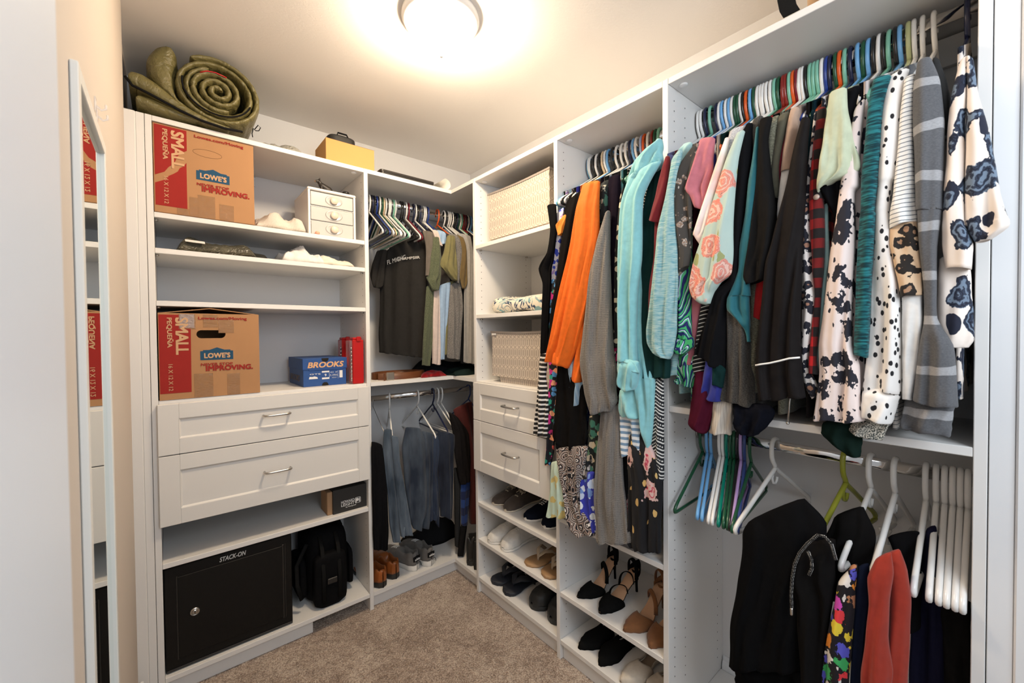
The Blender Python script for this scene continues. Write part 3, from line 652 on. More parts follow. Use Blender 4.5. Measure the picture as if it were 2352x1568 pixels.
  ('sleeve','wdots',('x', -0.455),.04,'',[(2.186,1.85,2.22,1.858),(2.179,1.789,2.21,1.792),(2.174,1.724,2.209,1.712),(2.172,1.658,2.205,1.648),(2.174,1.642,2.198,1.639),(2.17,1.59,2.194,1.584),(2.169,1.514,2.199,1.509),(2.165,1.439,2.208,1.434),(2.163,1.362,2.213,1.361),(2.157,1.266,2.214,1.269),(2.152,1.211,2.213,1.211)]),
  ('cuff','wdots',('x', -0.457),.042,'c',[(2.152,1.209,2.214,1.211),(2.148,1.151,2.2,1.148)]),
 ]),
 ('sweater','sweater','D',1.1,'pins','white top with thin dark stripes, leopard band and white lower sleeve','',[
  ('sleeve','pins',('x', -0.465),.035,'',[(2.214,1.833,2.231,1.837),(2.209,1.773,2.228,1.765),(2.205,1.694,2.229,1.686),(2.199,1.615,2.232,1.606),(2.195,1.582,2.234,1.58),(2.194,1.548,2.236,1.551)]),
  ('leopard_band','leoptan',('x', -0.466),.037,'',[(2.194,1.548,2.236,1.551),(2.195,1.509,2.239,1.501),(2.203,1.46,2.242,1.458),(2.212,1.403,2.244,1.41)]),
  ('lower_sleeve','whitef',('x', -0.462),.03,'',[(2.213,1.405,2.243,1.411),(2.214,1.324,2.243,1.342),(2.215,1.251,2.237,1.259),(2.215,1.199,2.229,1.197)]),
 ]),
 ('cardigan','cardigan','D',1.03,'greystr','grey cardigan with pale woven stripes hanging second from the door','',[
  ('sleeve','greystr',('x', -0.47),.045,'',[(2.233,1.855,2.253,1.855),(2.228,1.811,2.264,1.81),(2.228,1.732,2.271,1.728),(2.23,1.669,2.271,1.655),(2.233,1.573,2.27,1.565),(2.235,1.572,2.269,1.564),(2.238,1.501,2.263,1.497),(2.244,1.43,2.263,1.428),(2.246,1.359,2.264,1.359),(2.24,1.306,2.285,1.307),(2.235,1.253,2.29,1.263),(2.231,1.197,2.293,1.192)]),
  ('front','greystr',('x', -0.44),.04,'',[(2.217,1.197,2.287,1.195),(2.213,1.167,2.284,1.163),(2.208,1.137,2.282,1.132)]),
  ('shoulder','dkgrey',('x', -0.45),.03,'',[(2.252,1.862,2.263,1.853),(2.249,1.818,2.273,1.807),(2.256,1.759,2.278,1.768),(2.27,1.704,2.276,1.72)]),
 ]),
 ('blouse','blouse','D',1.2,'roseb','cream blouse with large navy and slate roses, nearest the door','',[
  ('sleeve','roseb',('x', -0.47),.04,'o',[(2.289,1.827,2.299,1.834),(2.279,1.773,2.299,1.764),(2.275,1.714,2.297,1.706),(2.274,1.655,2.298,1.647),(2.27,1.595,2.298,1.587),(2.27,1.547,2.299,1.544),(2.269,1.534,2.301,1.528),(2.269,1.496,2.309,1.497),(2.272,1.471,2.309,1.482),(2.275,1.452,2.307,1.449)]),
  ('front_sleeve','roseb',('x', -0.475),.045,'o',[(2.298,1.833,2.307,1.821),(2.299,1.762,2.314,1.756),(2.299,1.704,2.326,1.693),(2.298,1.645,2.334,1.634),(2.298,1.586,2.34,1.576),(2.298,1.536,2.35,1.531),(2.299,1.53,2.351,1.528),(2.305,1.509,2.35,1.516),(2.311,1.496,2.33,1.5)]),
  ('front','roseb',('x', -0.445),.035,'',[(2.264,1.475,2.304,1.469),(2.261,1.395,2.308,1.391),(2.262,1.322,2.311,1.322),(2.263,1.312,2.305,1.304)]),
 ]),
 ('coat','jacket','D',1,'tweed','black and cream tweed hem poking over the shelf edge','',[
  ('front','tweed',('x', -0.432),.02,'',[(2.15,1.151,2.198,1.149),(2.129,1.128,2.191,1.135),(2.124,1.112,2.182,1.101)]),
 ]),
 ('shirt','shirt','D',1,'pineg2','dark green sleeve with a button hanging past the shelf edge','',[
  ('sleeve','pineg2',('x', -0.425),.02,'',[(2.075,1.123,2.147,1.126),(2.071,1.096,2.147,1.094),(2.091,1.074,2.145,1.071),(2.117,1.059,2.144,1.059)]),
 ]),
 ('skirt','skirt','D',1,'black5','black skirt hem drooping over the shelf beside the oatmeal cardigan','',[
  ('front','black5',('x', -0.43),.04,'',[(1.878,1.14,1.967,1.148),(1.878,1.105,1.977,1.131),(1.88,1.08,1.959,1.093),(1.896,1.063,1.94,1.071)]),
 ]),
 ('dress','dress','C',1,'black6','black sleeveless dress with white striped skirt at the far end of the dress rod','',[
  ('bodice','black6',('x', -0.43),.02,'',[(1.171,1.844,1.22,1.838),(1.191,1.751,1.221,1.745),(1.171,1.659,1.206,1.654),(1.121,1.602,1.192,1.595),(1.145,1.531,1.183,1.528),(1.138,1.357,1.17,1.357),(1.131,1.259,1.169,1.26)]),
  ('skirt','bwstripe',('x', -0.43),.02,'',[(1.129,1.266,1.169,1.267),(1.116,1.159,1.156,1.162),(1.102,1.061,1.169,1.069),(1.078,.917,1.163,.921)]),
 ]),
 ('dress','dress','C',.95,'blueflor','blue and white floral dress with an orange cap sleeve','',[
  ('front','blueflor',('x', -0.41),.02,'',[(1.201,1.807,1.243,1.824),(1.182,1.646,1.213,1.642),(1.156,1.553,1.194,1.549)]),
  ('cap_sleeve','amber',('x', -0.425),.02,'',[(1.244,1.781,1.271,1.788),(1.217,1.76,1.265,1.75),(1.226,1.722,1.251,1.723)]),
 ]),
 ('dress','dress','C',.85,'tropic','black tropical print dress with coral, green and magenta flowers','',[
  ('front','tropic',('x', -0.415),.02,'',[(1.165,1.551,1.203,1.547),(1.151,1.357,1.182,1.356),(1.164,1.164,1.22,1.168),(1.154,1.024,1.196,1.03),(1.143,.858,1.182,.867),(1.138,.8,1.163,.801)]),
 ]),
 ('dress','dress','C',.98,'black7','long plain black dress just left of the orange dress','',[
  ('front','black7',('x', -0.42),.025,'',[(1.265,1.836,1.342,1.861),(1.251,1.754,1.308,1.742),(1.213,1.559,1.272,1.553),(1.188,1.425,1.235,1.423),(1.162,1.287,1.187,1.287)]),
  ('skirt','black7',('x', -0.43),.03,'',[(1.223,1.216,1.345,1.215),(1.211,1.034,1.365,1.07),(1.194,.928,1.367,.945),(1.223,.888,1.345,.905)]),
 ]),
 ('dress','dress','C',1.1,'orange','bright orange dress with a wide three-quarter sleeve','',[
  ('sleeve','orange',('x', -0.455),.045,'o',[(1.376,1.862,1.45,1.857),(1.348,1.791,1.445,1.767),(1.322,1.671,1.442,1.65),(1.282,1.549,1.413,1.534),(1.241,1.421,1.387,1.415),(1.202,1.289,1.345,1.291),(1.185,1.232,1.298,1.208)]),
  ('front','orange',('x', -0.44),.03,'',[(1.36,1.385,1.396,1.384),(1.33,1.258,1.363,1.259),(1.304,1.164,1.351,1.158)]),
 ]),
 ('sweater','sweater','C',1.05,'bluecab','pale blue cable knit sleeve hanging beneath the orange dress','',[
  ('sleeve','bluecab',('x', -0.43),.03,'',[(1.278,1.23,1.309,1.257),(1.269,1.197,1.338,1.156),(1.275,1.15,1.354,1.157),(1.278,1.065,1.332,1.067)]),
 ]),
 ('dress','dress','C',.95,'camo','black dress with sage and cream flowers between the orange and grey ones','',[
  ('front','camo',('x', -0.425),.02,'',[(1.429,1.854,1.468,1.862),(1.429,1.789,1.463,1.78),(1.417,1.719,1.458,1.734)]),
  ('skirt','olivfl',('x', -0.42),.025,'',[(1.371,1.033,1.429,1.052),(1.363,.906,1.411,.916),(1.358,.801,1.401,.841)]),
 ]),
 ('shirt','shirt','C',1.4,'bwthin','thin black and white striped edge right of the orange sleeve','',[
  ('front','bwthin',('x', -0.42),.015,'',[(1.408,1.801,1.425,1.8),(1.407,1.697,1.42,1.695)]),
 ]),
 ('cardigan','cardigan','C',.63,'greyknit','long grey open-knit cardigan reaching down to the heel shelf','',[
  ('sleeve','greyknit',('x', -0.455),.04,'',[(1.476,1.737,1.49,1.745),(1.44,1.65,1.489,1.641),(1.409,1.535,1.492,1.525),(1.387,1.415,1.498,1.409),(1.362,1.26,1.504,1.265),(1.362,1.203,1.517,1.212),(1.377,1.132,1.515,1.146),(1.391,1.094,1.517,1.106),(1.407,1.05,1.49,1.075)]),
  ('front','greyknit',('x', -0.44),.035,'',[(1.439,1.056,1.52,1.098),(1.425,.923,1.524,.944),(1.411,.776,1.534,.812),(1.416,.671,1.549,.716),(1.419,.591,1.563,.645)]),
 ]),
 ('dress','dress','C',1,'eggplant','very dark aubergine dress left of the aqua robe','',[
  ('front','eggplant',('x', -0.425),.025,'',[(1.466,1.868,1.513,1.866),(1.465,1.768,1.513,1.768),(1.465,1.62,1.505,1.643),(1.476,1.5,1.5,1.498),(1.481,1.322,1.501,1.322)]),
  ('hem','pinkfl',('x', -0.427),.025,'',[(1.482,1.284,1.512,1.278),(1.483,1.186,1.507,1.176),(1.493,1.156,1.504,1.154)]),
 ]),
 ('dress','dress','C',1,'creamdot','black dress with a row of cream dots, against the aqua robe','',[
  ('front','creamdot',('x', -0.432),.015,'',[(1.515,1.778,1.531,1.819),(1.497,1.614,1.51,1.612),(1.493,1.469,1.507,1.468),(1.492,1.293,1.509,1.293)]),
 ]),
 ('robe','robe','C',.95,'robe','fluffy aqua bathrobe with hood and tied belt','',[
  ('sleeve','robe',('x', -0.47),.045,'',[(1.579,1.83,1.688,1.844),(1.549,1.74,1.628,1.758),(1.539,1.575,1.62,1.563),(1.537,1.463,1.605,1.458),(1.54,1.351,1.601,1.35),(1.537,1.247,1.602,1.249)]),
  ('cuff','robe',('x', -0.475),.05,'c',[(1.538,1.247,1.614,1.245),(1.54,1.216,1.615,1.215),(1.546,1.163,1.605,1.169),(1.564,1.153,1.596,1.156)]),
  ('hood','robe',('x', -0.45),.05,'',[(1.661,1.915,1.68,1.916),(1.588,1.876,1.68,1.877),(1.559,1.835,1.68,1.841),(1.566,1.81,1.619,1.818)]),
  ('front','robe',('x', -0.44),.04,'',[(1.578,1.683,1.612,1.676),(1.577,1.378,1.608,1.377),(1.582,1.239,1.641,1.193),(1.58,1.17,1.646,1.195),(1.594,1.088,1.647,1.095),(1.607,1.025,1.637,1.012),(1.621,.969,1.631,.969)]),
  ('lower_front','robe',('x', -0.45),.035,'',[(1.527,1.146,1.59,1.158),(1.523,1.079,1.601,1.09),(1.534,1.061,1.608,1.068)]),
  ('belt','robe',('x', -0.485),.02,'',[(1.55,1.248,1.609,1.245),(1.558,1.24,1.618,1.227),(1.584,1.219,1.624,1.216)]),
 ]),
 ('dress','dress','C',1.1,'dkgrn','long dark green dress right of the aqua robe','',[
  ('front','dkgrn',('x', -0.43),.035,'',[(1.629,1.828,1.672,1.841),(1.617,1.774,1.68,1.773),(1.601,1.68,1.685,1.668),(1.59,1.517,1.691,1.505),(1.577,1.378,1.693,1.375),(1.586,1.266,1.694,1.273),(1.589,1.188,1.693,1.202)]),
 ]),
 ('shirt','shirt','C',1,'bluestr','blue and white striped hem hanging under the aqua robe','',[
  ('front','bluestr',('x', -0.44),.025,'',[(1.518,1.131,1.549,1.134),(1.519,1.051,1.596,1.062),(1.523,.977,1.603,.993),(1.527,.923,1.607,.954)]),
 ]),
 ('skirt','skirt','C',.6,'blkgold','long black skirt with pink flowers and gold flecks','',[
  ('skirt','blkgold',('x', -0.435),.04,'',[(1.553,.995,1.605,1.031),(1.547,.914,1.647,.956),(1.549,.815,1.669,.874),(1.547,.714,1.666,.755),(1.544,.646,1.664,.672),(1.553,.624,1.664,.652)]),
 ]),
 ('dress','dress','C',.9,'chev','black dress with white chevron dashes beside the partition','',[
  ('front','chev',('x', -0.425),.025,'',[(1.639,1.187,1.669,1.192),(1.624,1.026,1.669,1.034),(1.62,.897,1.67,.922),(1.619,.867,1.669,.878)]),
 ]),
 ('dress','dress','C',.65,'paisley','maxi dress with taupe, black and white paisley print','',[
  ('skirt','paisley',('x', -0.44),.035,'',[(1.219,.883,1.382,.925),(1.24,.79,1.356,.82),(1.271,.698,1.342,.72),(1.29,.604,1.392,.64),(1.332,.585,1.407,.613)]),
 ]),
 ('dress','dress','C',.7,'bluefl2','cobalt blue dress with white flowers behind the paisley dress','',[
  ('skirt','bluefl2',('x', -0.43),.03,'',[(1.325,.802,1.4,.836),(1.334,.714,1.407,.737),(1.355,.647,1.41,.665),(1.381,.617,1.412,.625)]),
 ]),
 ('dress','dress','C',.8,'mintyel','pale mint dress with amber blotches hanging over the shoe tower','',[
  ('skirt','mintyel',('x', -0.43),.03,'',[(1.185,.818,1.244,.836),(1.177,.707,1.264,.732),(1.158,.594,1.269,.627)]),
 ]),
 ('dress','dress','C',.9,'blkwh2','black and grey mottled dress showing above the cobalt one','',[
  ('skirt','blkwh2',('x', -0.425),.025,'',[(1.289,.907,1.377,.924),(1.304,.849,1.39,.869),(1.323,.793,1.387,.81)]),
 ]),
 ('t_shirt','shirt','K',1.2,'charct','charcoal T-shirt with small white lettering, first on the corner rod','-.45',[
  ('body','charct',('p', -0.82, -0.04, -48.0),.03,'',[(.338,1.86,.432,1.885),(.211,1.795,.446,1.835),(.179,1.697,.436,1.698),(.164,1.582,.429,1.575),(.156,1.374,.414,1.371),(.152,1.245,.404,1.215)]),
  ('sleeve','charct',('p', -0.83, -0.08, -48.0),.03,'o',[(.143,1.782,.2,1.788),(.112,1.702,.187,1.691),(.105,1.649,.177,1.602),(.125,1.59,.158,1.589)]),
 ]),
 ('t_shirt','shirt','K',1.2,'brngrey','brownish grey T-shirt second on the corner rod','-.42',[
  ('sleeve','brngrey',('y', -0.42),.02,'',[(-.585,1.871,-.509,1.864),(-.567,1.789,-.519,1.779),(-.567,1.726,-.529,1.714),(-.57,1.647,-.548,1.641)]),
 ]),
 ('t_shirt','shirt','K',1.2,'greenh','green heathered T-shirt with cuffed sleeve','-.395',[
  ('sleeve','greenh',('y', -0.43),.03,'o',[(-.531,1.84,-.497,1.844),(-.548,1.727,-.486,1.749),(-.558,1.643,-.488,1.641),(-.571,1.63,-.494,1.6),(-.537,1.567,-.503,1.571)]),
  ('front','greenh',('y', -0.405),.02,'',[(-.559,1.586,-.514,1.589),(-.574,1.41,-.516,1.411),(-.591,1.178,-.544,1.176)]),
 ]),
 ('t_shirt','shirt','K',1.2,'bluel','light blue T-shirt between the green and the olive ones','-.34',[
  ('sleeve','bluel',('y', -0.42),.02,'',[(-.504,1.885,-.449,1.877),(-.487,1.815,-.446,1.821)]),
  ('front','bluel',('y', -0.405),.02,'',[(-.491,1.59,-.413,1.62),(-.484,1.411,-.435,1.412),(-.488,1.207,-.457,1.201)]),
 ]),
 ('t_shirt','shirt','K',1.2,'pinkw','pinkish white T-shirt edge left of the light blue one','-.365',[
  ('sleeve','pinkw',('y', -0.425),.015,'',[(-.534,1.88,-.498,1.877),(-.504,1.812,-.472,1.808)]),
  ('front','pinkw',('y', -0.41),.015,'',[(-.521,1.572,-.484,1.59),(-.534,1.183,-.482,1.177)]),
 ]),
 ('t_shirt','shirt','K',1.2,'olive3','olive green T-shirt with wide striped-lined sleeve','-.30',[
  ('sleeve','olive3',('y', -0.44),.035,'o',[(-.452,1.859,-.404,1.862),(-.472,1.774,-.4,1.791),(-.5,1.702,-.391,1.693),(-.473,1.677,-.392,1.651),(-.422,1.633,-.396,1.622)]),
  ('front','olive3',('y', -0.4),.02,'',[(-.436,1.619,-.382,1.623),(-.445,1.412,-.422,1.412),(-.461,1.23,-.434,1.228)]),
 ]),
 ('t_shirt','shirt','K',1.2,'greyh2','grey marled T-shirt right of the olive green one','-.27',[
  ('sleeve','greyh2',('y', -0.425),.02,'',[(-.433,1.877,-.364,1.871),(-.398,1.785,-.352,1.791),(-.385,1.62,-.371,1.621)]),
  ('front','greyh2',('y', -0.41),.025,'',[(-.418,1.603,-.357,1.624),(-.43,1.453,-.339,1.498),(-.444,1.212,-.363,1.2)]),
 ]),
 ('t_shirt','shirt','K',1.2,'bronze','bronze brown T-shirt with rolled sleeve','-.24',[
  ('sleeve','bronze',('y', -0.43),.02,'o',[(-.388,1.876,-.337,1.859),(-.362,1.789,-.322,1.793),(-.371,1.663,-.322,1.625),(-.355,1.593,-.337,1.588)]),
  ('front','black1',('y', -0.405),.015,'',[(-.348,1.591,-.32,1.593),(-.354,1.175,-.329,1.174)]),
 ]),
 ('t_shirt','shirt','K',1.2,'greyl','light grey long T-shirt next to the shoe tower','-.20',[
  ('front','greyl',('y', -0.425),.03,'',[(-.375,1.886,-.293,1.881),(-.333,1.793,-.278,1.799),(-.336,1.582,-.27,1.586),(-.347,1.184,-.273,1.17)]),
 ]),
 ('jacket','jacket','K',1.3,'black2','black shirt edge against the shoe tower in the corner','-.12',[
  ('front','black2',('y', -0.41),.02,'',[(-.3,1.91,-.259,1.882),(-.281,1.758,-.255,1.761),(-.273,1.587,-.255,1.588)]),
 ]),
 ('trousers','trousers','L',.45,'black1','black trousers hanging at the left end of the lower corner rod','-.80',[
  ('legs','black1',('y', -0.4),.03,'',[(-.86,.823,-.808,.798),(-.861,.654,-.791,.638),(-.86,.432,-.782,.408),(-.858,.306,-.787,.279)]),
 ]),
 ('jeans','jeans','L',.5,'denim1','faded blue jeans folded over a white hanger, leftmost jeans','-.68',[
  ('leg','denim1',('y', -0.4),.03,'o',[(-.797,.869,-.758,.866),(-.804,.754,-.752,.743),(-.783,.56,-.731,.547),(-.775,.406,-.725,.391),(-.758,.307,-.72,.294)]),
  ('leg','denim1',('y', -0.415),.03,'o',[(-.767,.839,-.73,.827),(-.759,.71,-.724,.703),(-.741,.516,-.69,.502),(-.729,.359,-.665,.346),(-.725,.33,-.66,.317)]),
 ]),
 ('jeans','jeans','L',.5,'denim2','medium blue wide jeans folded over the second white hanger','-.52',[
  ('leg','denim2',('y', -0.41),.035,'o',[(-.69,.867,-.602,.848),(-.708,.776,-.577,.752),(-.7,.619,-.561,.587),(-.679,.458,-.572,.429),(-.666,.376,-.603,.357),(-.654,.343,-.609,.325)]),
  ('leg','denim2',('y', -0.4),.03,'o',[(-.597,.833,-.527,.806),(-.592,.672,-.528,.659),(-.597,.472,-.54,.416),(-.602,.328,-.56,.314)]),
 ]),
 ('jeans','jeans','L',.5,'denim3','dark indigo jeans right of the medium blue pair','-.45',[
  ('leg','denim3',('y', -0.395),.03,'o',[(-.552,.793,-.477,.788),(-.555,.582,-.508,.571),(-.559,.42,-.501,.404),(-.56,.353,-.512,.343)]),
  ('leg','denim3',('y', -0.38),.025,'o',[(-.516,.8,-.458,.791),(-.51,.568,-.479,.56),(-.506,.317,-.489,.291)]),
 ]),
 ('jeans','jeans','L',.5,'denim4','nearly black jeans with pale stitching under the navy hanger','-.40',[
  ('leg','denim4',('y', -0.4),.035,'o',[(-.5,.816,-.393,.782),(-.502,.654,-.405,.633),(-.495,.487,-.411,.465),(-.489,.359,-.419,.322)]),
 ]),
 ('jacket','jacket','L',.6,'black3','black jacket with long sleeve in front of the maroon garment','-.30',[
  ('sleeve','black3',('y', -0.4),.035,'',[(-.432,.912,-.364,.865),(-.406,.803,-.302,.769),(-.387,.63,-.294,.611),(-.361,.5,-.301,.506)]),
 ]),
 ('coat','jacket','L',.35,'maroon2','maroon garment hanging in the corner beside the shoe tower','-.17',[
  ('front','maroon2',('y', -0.37),.04,'',[(-.384,.914,-.256,.947),(-.346,.788,-.243,.772),(-.297,.604,-.244,.593),(-.276,.244,-.239,.233)]),
 ]),
 ('shirt','shirt','L',.4,'blueplaid','blue and black plaid shirt tail under the black jacket','-.24',[
  ('front','blueplaid',('y', -0.39),.03,'',[(-.35,.503,-.288,.495),(-.353,.405,-.298,.39),(-.35,.265,-.312,.253)]),
  ('lower_hem','black2',('y', -0.39),.025,'',[(-.353,.264,-.312,.252),(-.376,.098,-.345,.087)]),
 ]),
 ('coat','jacket','L',.4,'dkgrey','dark grey long garment between the jeans and the plaid shirt','-.34',[
  ('front','dkgrey',('y', -0.36),.03,'',[(-.375,.583,-.332,.565),(-.375,.358,-.34,.348),(-.373,.139,-.343,.129)]),
 ]),
 ('sweatpants','trousers','M',.3,'black6','plain black trousers folded over the wide white hanger','',[
  ('legs','black6',('x', -0.41),.05,'',[(1.909,.825,2.034,.926),(1.894,.787,2.079,.88),(1.889,.69,2.078,.793),(1.871,.586,2.056,.678),(1.861,.484,2.042,.586),(1.86,.4,2.036,.505)]),
  ('inner_leg','black6',('x', -0.38),.03,'',[(1.863,.381,2.028,.484),(1.862,.321,2.028,.431)]),
 ]),
 ('shorts','shorts','M',.4,'black7','black shorts with dotted drawstring and open waist below the olive hanger','',[
  ('seat','black7',('x', -0.33),.04,'',[(2.077,.87,2.133,.914),(2.063,.828,2.154,.865),(2.047,.773,2.154,.816),(2.058,.711,2.138,.756),(2.072,.661,2.119,.693)]),
  ('front','black7',('x', -0.42),.05,'',[(2.037,.817,2.098,.851),(2.005,.766,2.098,.805),(1.996,.714,2.098,.76),(2.02,.673,2.096,.711),(2.027,.583,2.083,.614),(2.035,.463,2.076,.49)]),
 ]),
 ('leggings','trousers','M',.3,'psych','black leggings with rainbow coloured swirl and blob print','',[
  ('leg','psych',('x', -0.425),.035,'',[(2.126,.799,2.14,.809),(2.105,.759,2.139,.777),(2.099,.706,2.137,.725),(2.087,.639,2.134,.665),(2.08,.574,2.13,.604),(2.071,.486,2.125,.521)]),
 ]),
 ('leggings','trousers','M',.3,'navy2','navy blue leggings between the rainbow print and the rust red pair','',[
  ('leg','navy2',('x', -0.42),.03,'',[(2.137,.799,2.159,.819),(2.134,.722,2.161,.735),(2.131,.642,2.155,.655),(2.127,.52,2.149,.534)]),
 ]),
 ('sweatpants','trousers','M',.3,'rust','rust red trousers folded over a white hanger','',[
  ('leg','rust',('x', -0.44),.04,'',[(2.17,.838,2.198,.867),(2.16,.8,2.201,.826),(2.162,.744,2.196,.765),(2.157,.666,2.194,.686),(2.15,.585,2.201,.617),(2.149,.545,2.2,.579)]),
  ('back_leg','rustd',('x', -0.41),.04,'',[(2.183,.844,2.208,.866),(2.189,.801,2.219,.826),(2.192,.746,2.225,.77),(2.19,.67,2.224,.689),(2.19,.556,2.221,.576)]),
 ]),
 ('leggings','trousers','M',.3,'black1','black leggings behind the rust red trousers','',[
  ('leg','black1',('x', -0.29),.03,'',[(2.172,.842,2.225,.875),(2.181,.813,2.229,.836),(2.188,.754,2.23,.773),(2.192,.633,2.229,.654)]),
 ]),
 ('leggings','trousers','M',.3,'navy3','dark navy trousers below the row of bare white hangers','',[
  ('leg','navy3',('x', -0.27),.035,'',[(2.234,.875,2.251,.889),(2.226,.804,2.262,.823),(2.213,.717,2.268,.755),(2.21,.613,2.271,.648),(2.208,.489,2.272,.531)]),
 ]),
 ('leggings','trousers','M',.3,'black2','black trousers at the near end below the bare white hangers','',[
  ('leg','black2',('x', -0.27),.035,'',[(2.249,.723,2.305,.743),(2.261,.642,2.305,.667),(2.264,.526,2.306,.554)]),
 ]),
]
HOOKS_D = [(1.652,'w'),(1.686,'w'),(1.7,'n'),(1.715,'s'),(1.736,'n'),(1.747,'w'),(1.754,'b'),(1.767,'w'),(1.776,'b'),(1.786,'w'),(1.794,'g'),(1.802,'g'),(1.81,'w'),(1.817,'k'),(1.826,'o'),(1.837,'b'),(1.848,'g'),(1.858,'w'),(1.866,'w'),(1.873,'w'),(1.883,'w'),(1.893,'w'),(1.904,'s'),(1.914,'g'),(1.925,'r'),(1.932,'r'),(1.941,'s'),(1.95,'o'),(1.958,'m'),(1.967,'w'),(1.973,'w'),(1.982,'k'),(1.992,'s'),(2,'s'),(2.008,'s'),(2.018,'w'),(2.029,'u'),(2.037,'n'),(2.049,'g'),(2.058,'o'),(2.068,'s'),(2.08,'n'),(2.095,'b'),(2.106,'g'),(2.117,'b'),(2.127,'k'),(2.137,'w'),(2.145,'k'),(2.156,'s'),(2.167,'k'),(2.176,'b'),(2.19,'y'),(2.2,'w'),(2.215,'w'),(2.234,'w'),(2.287,'n')]
HOOKS_C = [(1.153,'b'),(1.169,'s'),(1.183,'w'),(1.198,'g'),(1.212,'w'),(1.232,'k'),(1.246,'w'),(1.262,'k'),(1.277,'e'),(1.291,'w'),(1.305,'b'),(1.326,'k'),(1.347,'w'),(1.369,'w'),(1.391,'w'),(1.407,'n'),(1.422,'b'),(1.436,'w'),(1.458,'p'),(1.469,'o'),(1.487,'w'),(1.505,'r'),(1.516,'g'),(1.531,'s')]
HOOKS_K = [(-.778,'w'),(-.769,'k'),(-.762,'n'),(-.753,'k'),(-.739,'u'),(-.732,'k'),(-.723,'w'),(-.711,'g'),(-.7,'e'),(-.69,'w'),(-.683,'k'),(-.673,'w'),(-.665,'w'),(-.646,'s'),(-.636,'w'),(-.604,'k'),(-.592,'k'),(-.572,'w'),(-.558,'m'),(-.528,'n'),(-.515,'w'),(-.501,'k'),(-.488,'n'),(-.465,'w'),(-.454,'w'),(-.439,'u'),(-.373,'o'),(-.33,'w'),(-.32,'k'),(-.303,'w'),(-.291,'w'),(-.275,'w'),(-.258,'k'),(-.241,'n'),(-.233,'g'),(-.22,'w'),(-.21,'s'),(-.197,'r'),(-.184,'m'),(-.175,'k'),(-.162,'w'),(-.155,'n'),(-.148,'b'),(-.141,'b')]

PIPE = [ (-0.4945,-1.954,1.254),(-0.4945,-1.965,1.257),(-0.4945,-1.985,1.261),(-0.4945,-2.005,1.267),(-0.4945,-2.026,1.274),(-0.4945,-2.047,1.277) ]
BTN = (-2.07,1.641)
KT =  (0.22, 1.713, 0.108, 0.276, 1.734, 0.126)
CORD1 = [ (-0.45,-2.106,0.819),(-0.45,-2.098,0.851),(-0.45,-2.085,0.864),(-0.45,-2.072,0.863),(-0.45,-2.052,0.835),(-0.45,-2.036,0.806),(-0.45,-2.026,0.773),(-0.45,-2.021,0.737),(-0.45,-2.019,0.698),(-0.45,-2.02,0.665) ]
CORD2 = [ (-0.45,-2.053,0.817),(-0.45,-2.06,0.8),(-0.45,-2.061,0.78),(-0.45,-2.055,0.761) ]
HK1 = (-1.257, 1.772, 'upper')
HK2 = (-1.234, 1.762, 'lower')
